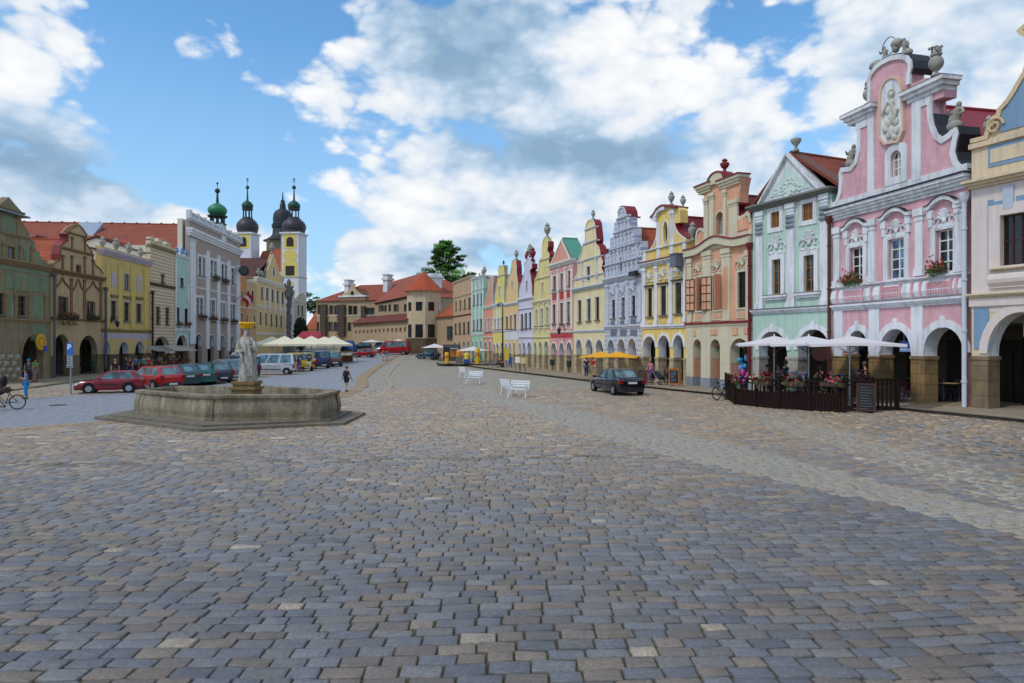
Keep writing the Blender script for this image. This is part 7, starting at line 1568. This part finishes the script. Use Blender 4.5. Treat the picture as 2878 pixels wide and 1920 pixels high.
# ------------------------------------------------------------------ vehicles
def car(label, kind, color, px, zz, rz, box=False, name='parked_car', cat='car', group='cars parked on the square', loc=None, sc=1, plate=True, rough=.14):
    L, W, H, belt = {'hatch': (3.75, 1.62, 1.4, .86), 'sedan': (4.6, 1.74, 1.43, .9), 'wagon': (4.4, 1.7, 1.47, .88), 'van': (4.6, 1.8, 1.85, 1.0), 'mpv': (4.2, 1.75, 1.62, .95), 'bus': (5.0, 1.9, 2.1, 1.1)}[kind]
    x, y, g = loc or at(px, zz); o = thing(name, label, cat, (x, y, g), rz, group, sc); a, hw = L/2, W/2      # front at +x
    paint = plain('car_paint_'+color, color, rough, .1, .06, coat=.6)
    if kind == 'hatch': bt = [(-a, .8), (-a+.12, .9), (-.3, belt+.02), (a-1.15, belt), (a-.35, .74), (a-.06, .62), (a, .5)]; G = (-a+.12, -a+.55, .1, a-1.05)
    elif kind == 'sedan': bt = [(-a, .82), (-a+.1, .96), (-a+.75, .97), (-.3, belt+.02), (a-1.45, belt), (a-.4, .76), (a-.06, .62), (a, .5)]; G = (-a+.6, -a+1.35, .25, a-1.25)
    elif kind == 'wagon': bt = [(-a, .8), (-a+.08, .92), (-.3, belt+.02), (a-1.3, belt), (a-.4, .74), (a-.06, .62), (a, .5)]; G = (-a+.06, -a+.4, .2, a-1.15)
    elif kind == 'mpv': bt = [(-a, .85), (-a+.06, 1.0), (-.3, belt+.02), (a-1.0, belt), (a-.3, .8), (a-.05, .65), (a, .5)]; G = (-a+.05, -a+.28, .35, a-.75)
    else: bt = [(-a, .9), (-a+.05, 1.05), (-.3, belt+.02), (a-.7, belt), (a-.2, .9), (a-.04, .7), (a, .5)]; G = (-a+.04, -a+.16, a-1.5, a-.6)
    st = []
    for xx, zt in bt: e = 1-.16*max(0, (abs(xx)/a-.8)/.2)**1.5; st.append((xx, zt, hw*e))
    q = MB(); vs = []; fs = []; N = 9
    for xx, zt, w in st:
        zl = .26 if abs(xx) > a-.2 else .2; half = [(w*.86, zl), (w*.97, zl+.1), (w, .5), (w*.985, zt-.1), (w*.9, zt-.015)]
        for s_, z in half[::-1]: vs.append((xx, -s_, z))
        for s_, z in half: vs.append((xx, s_, z))
    m = 10
    for j in range(len(st)-1):
        for k in range(m): fs.append((j*m+k, j*m+(k+1) % m, (j+1)*m+(k+1) % m, (j+1)*m+k))
    fs += [tuple(range(m)), tuple((len(st)-1)*m+k for k in range(m-1, -1, -1))]; q.add(vs, fs)
    x0, x1, x2, x3 = G; zb = belt-.03; zr = H-.03; wb, wr = hw*.92, hw*.74 if kind not in ('van', 'bus') else hw*.82
    bb = [(x0, -wb, zb), (x3, -wb, zb), (x3, wb, zb), (x0, wb, zb)]; tt = [(x1, -wr, zr), (x2, -wr, zr), (x2, wr, zr), (x1, wr, zr)]
    q.hexa(bb+tt); xm = (x1+x2)/2; q.hexa([(x1+.02, -wr*.98, zr-.01), (x2-.02, -wr*.98, zr-.01), (x2-.02, wr*.98, zr-.01), (x1+.02, wr*.98, zr-.01), (x1+.15, -wr*.8, H), (x2-.15, -wr*.8, H), (x2-.15, wr*.8, H), (x1+.15, wr*.8, H)])
    body = q.build('body', paint, o, 28)
    def bil(A, B, C, D, u, v): return Vector(A).lerp(Vector(B), u).lerp(Vector(D).lerp(Vector(C), u), v)
    def pane(A, B, C, D, u0, u1, v0, v1, nm='window'):
        n = (Vector(B)-Vector(A)).cross(Vector(D)-Vector(A)).normalized()*.008; q = MB(); p = [bil(A, B, C, D, *uv)+n for uv in ((u0, v0), (u1, v0), (u1, v1), (u0, v1))]; c = Vector((0, 0, 1.1))
        q.add(p, [(0, 1, 2, 3)]); q.build(nm, CARGLASS, o)
    S1 = (bb[0], bb[1], tt[1], tt[0]); S2 = (bb[2], bb[3], tt[3], tt[2]); n = 3 if kind in ('wagon', 'van', 'mpv', 'bus') else 2
    br = {2: [(.12, .46), (.5, .9)], 3: [(.07, .33), (.37, .63), (.67, .93)]}[n]
    for u0, u1 in br: pane(*S1, u0, u1, .12, .9); pane(*S2, 1-u1, 1-u0, .12, .9)
    pane(bb[1], bb[2], tt[2], tt[1], .07, .93, .1, .94, 'windscreen'); pane(bb[3], bb[0], tt[0], tt[3], .08, .92, .2, .9, 'rear_window')
    ax = (a-.78, -a+.76)
    for xx in ax:
        for s in (-1, 1):
            q = MB(); q.mx = Matrix.Translation((xx, s*(hw-.1), .3)) @ Matrix.Rotation(R(90), 4, 'X'); q.lathe([(.05, -.1), (.27, -.1), (.3, -.06), (.3, .06), (.27, .1), (.05, .1)], (0, 0, 0), 20); w = q.build('wheel', plain('rubber', '141414', .8), o, 40)
            q = MB(); q.mx = Matrix.Translation((xx, s*(hw-.1), .3)) @ Matrix.Rotation(R(90)*(-s), 4, 'X'); q.lathe([(.02, -.115), (.1, -.112), (.17, -.105), (.19, -.09)], (0, 0, 0), 16); q.mx = None
            q2 = MB(); y0 = s*(hw+.006); q2.poly([(xx+.185*math.cos(k*.3927), .3+.185*math.sin(k*.3927)) for k in range(16)], [], y0-.003*s, y0+.006*s); q2.build('rim', plain('alloy', '9a9da2', .35, .6), w)
            q = MB(); y1 = s*(hw+.002) if abs(xx) < a-.5 else s*hw; q.poly([(xx+.37*math.cos(k*.3927), .34+.37*math.sin(k*.3927)) for k in range(16)], [], s*(hw-.06), y1); q.build('wheel_arch', plain('arch_black', '0d0d0e', .9), o)
    for s in (-1, 1):
        e = hw*.84; q = MB(); q.hexa([(a-.16, s*e-.2, .56), (a+.0, s*e*.78-.18, .53), (a+.0, s*e*.78+.16, .53), (a-.16, s*e+.12, .56), (a-.26, s*e-.2, .7), (a-.09, s*e*.78-.18, .66), (a-.09, s*e*.78+.16, .66), (a-.26, s*e+.1, .7)]); q.build('headlight', plain('lamp_glass', 'c4cace', .1, .2), o)
        zt = bt[0][1]; h_ = .42 if kind in ('wagon', 'van', 'mpv', 'bus') else .24; q = MB(); q.box(-a-.02, -a+.16, s*hw*.8-.13, s*hw*.8+.1, zt-h_*.6, zt+h_*.4-.06); q.build('tail_light', plain('tail_red', '8e0f14', .2), o)
        q = MB(); q.box(a-1.45, a-1.3, s*(hw+.02), s*(hw+.2), belt-.02, belt+.12); q.build('mirror', paint, o)
        for u in (.22, -.62) if kind != 'hatch' else (.3, -.75): q = MB(); q.box(u, u+.018, s*hw*.99, s*(hw+.004), .34, belt-.05); q.build('door_seam', plain('handle_black', '151517', .5), o)
        for u in (-.15, -1.05)[:1 if kind == 'hatch' else 2]: q = MB(); q.box(u, u+.18, s*hw*.985, s*(hw*.985+.03), belt-.2, belt-.16); q.build('door_handle', plain('handle_black', '151517', .5), o)
        q = MB(); q.box(-a+1.3, a-1.3, s*(hw-.01), s*(hw+.018), .5, .57); q.build('side_strip', plain('strip_black', '18181a', .6), o)
    for s, nm in ((1, 'front_bumper'), (-1, 'rear_bumper')):
        q = MB(); q.hexa([(s*(a-.3), -hw*.93, .22), (s*(a+.05), -hw*.72, .22), (s*(a+.05), hw*.72, .22), (s*(a-.3), hw*.93, .22), (s*(a-.3), -hw*.95, .5), (s*(a+.07), -hw*.74, .47), (s*(a+.07), hw*.74, .47), (s*(a-.3), hw*.95, .5)]); q.build(nm, paint if kind in ('sedan',) else plain('bumper_dark', '26282b', .6), o)
        q = MB(); xx = s*(a+.075); q.box(min(xx, xx+s*.012), max(xx, xx+s*.012), -.26, .26, .34 if s > 0 else (.34 if kind != 'sedan' else .7), .45 if s > 0 else (.45 if kind != 'sedan' else .81)) if not (s < 0 and kind == 'sedan') else q.box(-a-.03, -a-.01, -.26, .26, .66, .77); q.build('number_plate', plain('plate_white', 'd4d6d2', .5), o)
    if box: q = MB(); q.hexa([(-1.0, -.35, H+.08), (.9, -.35, H+.08), (.9, .35, H+.08), (-1.0, .35, H+.08), (-.8, -.28, H+.36), (.6, -.28, H+.34), (.6, .28, H+.34), (-.8, .28, H+.36)]); q.box(-.5, -.45, -.6, .6, H-.02, H+.079); q.box(.4, .45, -.6, .6, H-.02, H+.079); q.build('roof_box', plain('roof_box_grey', '8f979c', .4), o, 30)
    return o
car('black saloon car seen from behind on the right of the square', 'sedan', '12151f', 1732, 39.8, R(104))
car('crimson hatchback parked side on, nearest of the left parked cars', 'hatch', '8c1024', 312, 40.2, R(201), sc=.92)
car('bright red estate car parked just behind the crimson hatchback', 'wagon', 'b4121c', 432, 43.2, R(146))
car('dark teal car parked right of the bright red estate', 'sedan', '163a42', 492, 46.5, R(140))
car('green teal car parked between two dark cars', 'sedan', '0f5a50', 540, 48.5, R(138))
car('navy estate car with a big red tail light, right of the green teal car', 'wagon', '22384c', 588, 50.5, R(140))
car('silver grey hatchback car with upright red tail lights', 'mpv', '7e858c', 632, 53.5, R(134))
car('dark blue people carrier with a grey roof box, left of the statue', 'van', '1c2440', 672, 58, R(140), True, sc=.95)
car('white estate van parked just right of the statue', 'bus', 'c3c6cc', 760, 62.5, R(188), sc=.9)
car('yellow delivery van parked right of the white estate van', 'van', 'd9ae0c', 836, 70.5, R(130))
car('blue people carrier parked right of the yellow van', 'van', '1d3566', 882, 77, R(132), sc=1.05)
car('grey brown car parked under the right end of the cream parasols', 'wagon', '5d5a55', 925, 83, R(120), sc=1.2)
car('dull dark grey car at the end of the left parking row', 'wagon', '34383a', 905, 88, R(150), sc=1.1)
car('small red car crossing the lane in front of the castle', 'hatch', 'b01226', 1023, 112, R(170), name='moving_car', group=None)
car('dark green car by the castle wall behind the small red car', 'mpv', '16302c', 1014, 142, R(200), group='cars by the castle')
car('long red van standing by the castle wall', 'bus', 'b0101e', 1108, 122, R(172), group='cars by the castle', sc=1.15)
car('white van with its front beside the red van', 'bus', 'b6bdc2', 1076, 133, R(250), group='cars by the castle')
car('grey blue car parked in front of the tower base', 'hatch', '4a6478', 1203, 107, R(160), group='cars by the castle')
finish_people()

# ------------------------------------------------------------------ small street furniture
x, y, g = ground(199, 1111); o = thing('parking_sign', 'blue parking sign with a white letter P over pale plates on a grey post', 'sign', (x, y, g), R(-12)); q = MB(); q.tube((0, 0, 0), (0, 0, 2.9), .045, .045, 10); q.lathe([(.16, 0), (.12, .05)], (0, 0, 0), 10); q.build('post', STEEL, o)
q = MB(); q.box(-.19, .19, -.08, -.05, 2.24, 2.93); b = q.build('sign_board', plain('sign_blue', '1556ae', .4), o); SWHT = plain('sign_white', 'd9e2f0', .4)
q = MB(); q.poly([(a*.8, (b-2.32)*.8+2.54) for a, b in ((-.16, 2.32), (-.16, 2.7), (.04, 2.7), (.12, 2.66), (.14, 2.58), (.12, 2.5), (.04, 2.46), (-.08, 2.46), (-.08, 2.32))], [[(a*.8, (b-2.32)*.8+2.54) for a, b in ((-.08, 2.53), (-.08, 2.63), (.02, 2.63), (.06, 2.58), (.02, 2.53))]], -.09, -.081); q.build('sign_letter', SWHT, b)
for z0, z1, w in ((1.72, 2.22, .18), (1.55, 1.7, .21)):
    q = MB(); q.box(-w, w, -.08, -.05, z0, z1); p = q.build('sign_plate', plain('plate_grey', '8d9096', .5), o); q = MB()
    for k in range(int((z1-z0)/.12)): q.box(-w*.75, w*(.7-.2*(k % 2)), -.086, -.0805, z1-.1-.12*k, z1-.06-.12*k)
    q.build('sign_lines', plain('sign_text_dark', '3c4048', .5), p)
x, y, g = at(1895, 44.2); o = thing('blackboard', 'black chalk board in an orange wooden frame in front of the yellow house', 'menu board', (x, y, g+.1), R(-50)); q = MB(); a = plain('orange_wood_frame', 'b0641e', .5)
q.box(-.42, -.34, -.03, .03, 0, 1.15); q.box(.34, .42, -.03, .03, 0, 1.15); q.box(-.34, .34, -.03, .03, 1.05, 1.15); q.box(-.34, .34, -.03, .03, .12, .2); q.build('frame', a, o)
q = MB(); q.box(-.34, .34, -.012, .012, .2, 1.05); b = q.build('slate', plain('slate_black', '1a222c', .6), o); q = MB(); rr = random.Random(6)
for k in range(7): q.box(-.26, -.26+rr.uniform(.2, .5), -.018, -.0125, .93-.1*k, .95-.1*k)
q.build('chalk_lines', plain('chalk', '8b8f90', .9), b); q = MB(); q.box(-.4, -.34, .1, .4, 0, .05); q.tube((-.38, .38, 0), (-.38, .02, 1.1), .02); q.tube((.38, .38, 0), (.38, .02, 1.1), .02); q.build('rear_legs', a, o)
x, y, g = at(1806, 45.5); o = thing('gate_panel', 'low red brown wooden gate panel behind the black saloon car', 'gate', (x, y, g+.1), R(-55)); q = MB()
for k in range(5): q.box(-.4+.17*k, -.32+.17*k, -.02, .02, .0, 1.0)
q.box(-.42, .5, -.03, .03, .9, .98); q.box(-.42, .5, -.03, .03, .15, .22); q.build('slats', plain('red_brown_wood', '4a231a', .5), o)
for px, z, n in ((1560, 66.5, 'green litter bin by the pale yellow house'), (1607, 62, 'green litter bin by the salmon pink house drainpipe'), (2741, 26.9, 'green litter bin on the stone pier right of the white drainpipe'), (276, 61.5, 'green litter bin by the tan house corner')):
    x, y, g = at(px, z); o = thing('litter_bin', n, 'litter bin', (x-.3, y-.35, g+.12), 0, 'green litter bins'); q = MB(); q.lathe([(.2, .55), (.24, 1.1), (.26, 1.12), (.22, 1.14)], (0, 0, 0), 14); q.build('bin_body', plain('bin_green', '163a2e', .5), o); q = MB(); q.tube((0, .1, 0), (0, .1, 1.1), .03); q.build('stand', IRON, o)
# raised terrace in front of the far right houses
x0, y0, _ = ground(1228, 1029); x1, y1, _ = ground(1388, 1031); o = thing('raised_terrace', 'low raised terrace with a dark edge in front of the far right houses', 'terrace', ((x0+x1)/2, y0, 0)); w = (x1-x0)/2
q = MB(); q.poly([(-w+.6, 0), (w, -.6), (w+1.5, 9), (-w-1, 9), (-w, 1.5)], [], .25, .36, 'xy'); q.build('deck', stone('8f8672', .2), o); q = MB(); q.poly([(-w+.6, -.03), (w+.03, -.63), (w+1.52, 9), (-w-1.03, 9), (-w-.03, 1.5)], [], -.1, .25, 'xy'); q.build('edge', plain('dark_edge_stone', '2b2622', .8), o)
for px, z, h, n in ((1256, 83, 1.25, 'left yellow advertising post on the raised terrace'), (1342, 82, 1.75, 'right yellow advertising post on the raised terrace')):
    x, y, g = at(px, z); o = thing('advertising_post', n, 'post', (x, y, .36), 0, 'yellow posts on the terrace'); q = MB(); q.lathe([(.3, 0), (.3, .1), (.26, .12), (.27, h), (.2, h+.1)], (0, 0, 0), 12); q.build('post_body', plain('signal_yellow', 'd8a812', .5), o, 40)
    q = MB(); q.lathe([(.274, h*.5), (.276, h*.75)], (0, 0, 0), 12, cap=False); q.build('post_band', plain('orange_band', 'c06a2a', .5), o)
for px, z, c, n in ((1290, 84, 'd98a1a', 'orange slush machine on a stand on the raised terrace'), (1312, 83, '20408a', 'blue and yellow bucket table on the raised terrace')):
    x, y, g = at(px, z); o = thing('vending_stand', n, 'stand', (x, y, .36)); q = MB(); q.box(-.35, .35, -.3, .3, 0, .8 if c[0] == 'd' else .5); q.build('stand_base', plain('stand_grey', '6a665e', .7) if c[0] == 'd' else plain('b_'+c, c, .5), o); q = MB(); q.lathe([(.32, 0), (.34, .6), (.2, .75)], (0, 0, .8 if c[0] == 'd' else .5), 12); q.build('stand_top', plain('s_'+c, 'd98a1a' if c[0] == 'd' else 'd9c64a', .5), o)
for k in range(5): px = 1296+14*k; x, y, g = at(px, 86); chair((x, y, .36), R(40*k), 'dark chair on the raised terrace, number %s from the left' % ('one', 'two', 'three', 'four', 'five')[k] if 0 else ('dark chair on the raised terrace, ' + ('leftmost', 'second from left', 'middle', 'second from right', 'rightmost')[k]), '2c211b', 'chairs on the raised terrace')
x, y, g = at(1268, 92); o = thing('kiosk', 'grey refreshment kiosk with an orange counter front, beside the blue car', 'kiosk', (x, y, gz(x, y))); q = MB(); q.box(-1.1, 1.1, 0, 1.8, 0, 2.6); q.build('cabin', plain('kiosk_grey', '4a4a4a', .6), o); q = MB(); q.box(-.1, 1.0, -.06, -.002, .9, 1.9); q.build('counter_front', plain('kiosk_orange', 'b3702c', .6), o); q = MB(); q.box(-.1, 1.0, -.5, 0, 2.0, 2.08); q.build('kiosk_shelf', CANW, o); q = MB(); q.box(-1.0, -.2, -.03, -.002, .1, 2.2); q.build('kiosk_door', plain('kiosk_black', '141414', .4), o)
for px, z, c1, n in ((1417, 74, 'd4b82a', 'yellow vertical banner on a pole beside the blue overalls'),):
    x, y, g = at(px, z); o = thing('banner', n, 'banner', (x, y, g+.1)); q = MB(); q.tube((0, 0, 0), (0, 0, 2.3), .03); q.build('pole', STEEL, o); q = MB(); q.box(.0, .5, -.02, .02, .9, 2.2); q.build('banner_cloth', plain('banner_'+c1, c1, .7), o)
x, y, g = at(1413, 77); o = thing('lamp_post', 'tall dark lamp post in front of the lemon yellow house', 'street lamp', (x, y, g)); q = MB(); q.tube((0, 0, 0), (0, 0, 7.2), .1, .06, 10); q.lathe([(.25, 0), (.2, .5), (.12, .6)], (0, 0, 0), 10); q.path([(0, 0, 7.1), (-.2, -.1, 7.4), (-.5, -.3, 7.3)], .04); q.build('post', IRON, o); q = MB(); q.lathe([(.06, .3), (.2, .2), (.26, 0), (.1, -.1)], (-.5, -.3, 7.0), 10); q.build('lamp_head', plain('lamp_grey', '5a5c60', .4), o)
for px, z, n, c in ((1455, 68, 'small white notice on a wooden easel by the right arcade', 'd9dbe2'), (1470, 66, 'cream notice board on an easel by the right arcade', 'cbb878')):
    x, y, g = at(px, z); o = thing('notice_easel', n, 'easel', (x, y, g+.12), R(-20), 'easels by the right arcade'); q = MB(); q.path([(-.25, 0, 0), (-.15, .05, 1.5)], .025); q.path([(.25, 0, 0), (.15, .05, 1.5)], .025); q.path([(0, .5, 0), (0, .05, 1.5)], .025); q.build('easel', plain('easel_wood', '6a3a20', .7), o); q = MB(); q.box(-.25, .25, -.05, -.02, .75, 1.35); q.build('notice', plain('notice_'+c, c, .7), o)
# inflatable toys hung in the orange house arch
x, y, g = at(2094, 40.0); o = thing('inflatable_toys', 'bunch of blue and pink inflatable toys in the right arch of the orange house', 'toys', (x, y, g+.15)); rr = random.Random(9); q = MB()
for k in range(12): q.m = (0, 2, 0, 0, 1)[k % 5]; q.ball((rr.uniform(-.32, .32), rr.uniform(-.15, .15), .5+.12*k), (rr.uniform(.1, .2), .14, rr.uniform(.14, .24)), 10, 6)
q.m = 1; q.path([(-.3, -.3, .3), (.0, -.35, .8), (.3, -.3, 1.3)], .09, 8); q.build('toys', [plain('toy_%d' % k, c, .35) for k, c in enumerate(('1f9ac0', 'c93c96', '5f86c4'))], o, 60); q = MB(); q.tube((0, .1, 0), (0, .1, 2.2), .03); q.build('rack', IRON, o)
x, y, g = at(408/1, 1) if 0 else at(175, 31.6); o = thing('manhole_cover', 'small dark iron drain cover in the lane by the woman in blue', 'manhole', (*ground(163, 1139)[:2], .0)); q = MB(); q.lathe([(.36, .0), (.36, .012)], (0, 0, 0), 20); q.build('lid', plain('cast_iron', '3a3a3c', .7, .3), o)
# ------------------------------------------------------------------ sky, sun, camera
SUN_EL, SUN_AZ = R(52), R(-128)          # azimuth from +y towards +x: behind the camera, to the left
PUFF0 = .85
def world():
    w = bpy.data.worlds.new('World'); SC.world = w; w.use_nodes = True; nt = w.node_tree; N = nt.nodes; L = nt.links
    bg = N['Background']; bg.inputs[1].default_value = .1
    sky = N.new('ShaderNodeTexSky'); sky.sky_type = 'NISHITA'; sky.sun_disc = False; sky.sun_elevation = SUN_EL; sky.sun_rotation = SUN_AZ % (2*math.pi); sky.altitude = 500; sky.air_density = 1.2; sky.dust_density = .6; sky.ozone_density = 2.2
    tc = N.new('ShaderNodeTexCoord'); sep = N.new('ShaderNodeSeparateXYZ'); L.new(tc.outputs['Generated'], sep.inputs[0])
    def math_(op, a, b=None, c=None):
        n = N.new('ShaderNodeMath'); n.operation = op
        for i, v in enumerate((a, b, c)):
            if v is None: continue
            if hasattr(v, 'links'): L.new(v, n.inputs[i])
            else: n.inputs[i].default_value = v
        return n.outputs[0]
    az = math_('ARCTAN2', sep.outputs[0], sep.outputs[1]); el = math_('ARCSINE', sep.outputs[2])
    mp = N.new('ShaderNodeCombineXYZ'); L.new(az, mp.inputs[0]); L.new(math_('MULTIPLY', el, 1.7), mp.inputs[1])
    def noise_(scale, det, rough, seed, dist=0):
        n = N.new('ShaderNodeTexNoise'); n.inputs['Scale'].default_value = scale; n.inputs['Detail'].default_value = det; n.inputs['Roughness'].default_value = rough; n.inputs['Distortion'].default_value = dist
        v = N.new('ShaderNodeVectorMath'); v.operation = 'ADD'; v.inputs[1].default_value = (seed, seed*.7, seed*1.3); L.new(mp.outputs[0], v.inputs[0]); L.new(v.outputs[0], n.inputs['Vector']); return n.outputs['Fac']
    n1 = noise_(6.5, 7, .56, 3.1, .15); n2 = noise_(2.6, 6, .5, 8.2, .2); n3 = noise_(19, 5, .62, 1.7, .4)
    vo = N.new('ShaderNodeTexVoronoi'); vo.feature = 'F1'; vo.inputs['Scale'].default_value = 13; vo.inputs['Detail'].default_value = 2.2; vo.inputs['Roughness'].default_value = .55
    wv = N.new('ShaderNodeVectorMath'); wv.operation = 'ADD'; L.new(mp.outputs[0], wv.inputs[0]); wn = N.new('ShaderNodeTexNoise'); wn.inputs['Scale'].default_value = 9; L.new(mp.outputs[0], wn.inputs['Vector']); ws = N.new('ShaderNodeVectorMath'); ws.operation = 'SCALE'; ws.inputs['Scale'].default_value = .06; L.new(wn.outputs['Color'], ws.inputs[0]); L.new(ws.outputs[0], wv.inputs[1]); L.new(wv.outputs[0], vo.inputs['Vector']); puff = vo.outputs['Distance']
    def blob(px, py, rx, ry, amp):
        a = math.atan((px-CX)/F); e = math.atan((CY-py)/F*math.cos(a)); ra, re = rx/F, ry/F
        dx = math_('MULTIPLY', math_('SUBTRACT', az, a), 1/ra); dy = math_('MULTIPLY', math_('SUBTRACT', el, e), 1/re)
        d = math_('ADD', math_('MULTIPLY', dx, dx), math_('MULTIPLY', dy, dy)); return math_('MULTIPLY', math_('EXPONENT', math_('MULTIPLY', d, -1.0)), amp)
    def total(lst, base):
        s = base
        for b in lst: s = math_('ADD', s, blob(*b))
        return s
    cover = total(COVER, COVER0); dens = math_('ADD', cover, math_('ADD', math_('MULTIPLY', math_('SUBTRACT', n1, .5), 1.25), math_('ADD', math_('MULTIPLY', math_('SUBTRACT', n3, .5), .3), math_('MULTIPLY', math_('SUBTRACT', PUFF0, puff), .5))))
    def ramp(src, stops):
        r = N.new('ShaderNodeValToRGB'); e = r.color_ramp.elements
        while len(e) < len(stops): e.new(.5)
        for k, (p, c) in enumerate(stops): e[k].position = p; e[k].color = (c, c, c, 1) if isinstance(c, (int, float)) else (*c, 1)
        L.new(src, r.inputs[0]); return r.outputs[0]
    mask = ramp(dens, [(.37, 0), (.46, .32), (.56, .85), (.7, 1)])
    # the lit side: density sampled a little higher in the sky, so that cloud tops are bright and undersides blue grey
    up = N.new('ShaderNodeVectorMath'); up.operation = 'ADD'; up.inputs[1].default_value = (-.02, .05, 0); L.new(mp.outputs[0], up.inputs[0])
    nu = N.new('ShaderNodeTexNoise'); nu.inputs['Scale'].default_value = 6.5; nu.inputs['Detail'].default_value = 4; nu.inputs['Roughness'].default_value = .55; nu.inputs['Distortion'].default_value = .15
    sv = N.new('ShaderNodeVectorMath'); sv.operation = 'ADD'; sv.inputs[1].default_value = (3.1, 3.1*.7, 3.1*1.3); L.new(up.outputs[0], sv.inputs[0]); L.new(sv.outputs[0], nu.inputs['Vector'])
    relief = math_('SUBTRACT', nu.outputs['Fac'], n1)
    shade = total(DARK, .0)
    sh = math_('ADD', shade, math_('ADD', math_('MULTIPLY', math_('SUBTRACT', n2, .5), .5), math_('ADD', math_('MULTIPLY', relief, 1.15), math_('ADD', math_('MULTIPLY', math_('SUBTRACT', puff, PUFF0), .5), .2))))
    ccol = ramp(sh, [(.0, (9.8, 9.9, 10)), (.26, (8.6, 9.0, 9.5)), (.5, (6.2, 7.4, 8.8)), (.75, (3.8, 5.4, 7.2)), (1, (2.7, 4.2, 5.9))])
    hi = N.new('ShaderNodeMix'); hi.data_type = 'RGBA'; L.new(mask, hi.inputs[0])
    bl = N.new('ShaderNodeMix'); bl.data_type = 'RGBA'; bl.blend_type = 'MULTIPLY'; bl.inputs[0].default_value = 1; L.new(sky.outputs[0], bl.inputs[6]); bl.inputs[7].default_value = SKYTINT
    hz = ramp(el, [(.0, .75), (.14, .5), (.4, 0)]); h2 = N.new('ShaderNodeMix'); h2.data_type = 'RGBA'; L.new(hz, h2.inputs[0]); L.new(bl.outputs[2], h2.inputs[6]); h2.inputs[7].default_value = (4.5, 6.3, 8.6, 1)
    L.new(h2.outputs[2], hi.inputs[6]); L.new(ccol, hi.inputs[7]); L.new(hi.outputs[2], bg.inputs[0])
SKYTINT = (1.12, 1.66, 1.92, 1)
COVER0 = .53
COVER = [(60, 200, 230, 230, .34), (330, 60, 110, 110, -.35), (520, 30, 330, 110, -.45), (500, 330, 270, 140, -.33), (700, 540, 230, 100, -.34), (1010, 640, 170, 65, -.38), (560, 500, 260, 90, -.3), (950, 560, 120, 60, -.2), (540, 140, 190, 45, .2), (900, 40, 130, 90, -.3), (1330, 210, 480, 220, .22), (180, 560, 300, 100, .5), (1800, 300, 420, 280, .32), (2130, 70, 150, 110, -.5), (2260, 300, 70, 170, -.22), (2600, 200, 280, 320, .36), (2350, 560, 330, 170, .22), (1200, 610, 300, 100, .25), (1180, 860, 300, 60, .1), (900, 740, 70, 110, -.34), (1150, 700, 120, 30, -.2), (2270, 430, 90, 90, -.25), (1060, 680, 200, 140, .5), (600, 640, 160, 50, .35), (250, 600, 300, 90, .1), (640, 690, 120, 60, .15), (1500, 640, 500, 130, .2), (1250, 700, 160, 40, -.25)]
DARK = [(1240, 40, 290, 80, .78), (1320, 190, 260, 75, .55), (1620, 430, 380, 75, .8), (90, 440, 230, 95, .7), (1350, 715, 330, 40, .5), (2500, 110, 260, 140, .22), (60, 140, 180, 140, -.1), (800, 200, 250, 100, -.12), (1900, 250, 260, 150, -.12), (2600, 480, 260, 120, .25), (1480, 260, 200, 60, .1), (300, 640, 200, 40, .2), (1050, 470, 250, 40, .2)]
world()
sun = bpy.data.lights.new('sun', 'SUN'); sun.energy = 1.6; sun.angle = R(10); sun.color = (1, .93, .83); so = bpy.data.objects.new('sun', sun); COL.objects.link(so)
d = Vector((math.sin(SUN_AZ)*math.cos(SUN_EL), math.cos(SUN_AZ)*math.cos(SUN_EL), math.sin(SUN_EL))); so.rotation_euler = d.to_track_quat('Z', 'Y').to_euler(); so.location = d*100
cam = bpy.data.cameras.new('camera'); co = bpy.data.objects.new('camera', cam); COL.objects.link(co); SC.camera = co
co.location = (0, 0, CH); co.rotation_euler = (R(90), 0, 0); cam.sensor_width = 36; cam.sensor_fit = 'HORIZONTAL'; cam.lens = F/2878*36; cam.clip_end = 5000; cam.clip_start = .1
SC.view_settings.view_transform = 'Standard'; SC.view_settings.look = 'None'; SC.view_settings.exposure = 0.0; SC.view_settings.gamma = 1
SC.render.engine = 'CYCLES'; SC.cycles.use_denoising = True; SC.cycles.max_bounces = 4; SC.cycles.diffuse_bounces = 3; SC.cycles.adaptive_threshold = .02
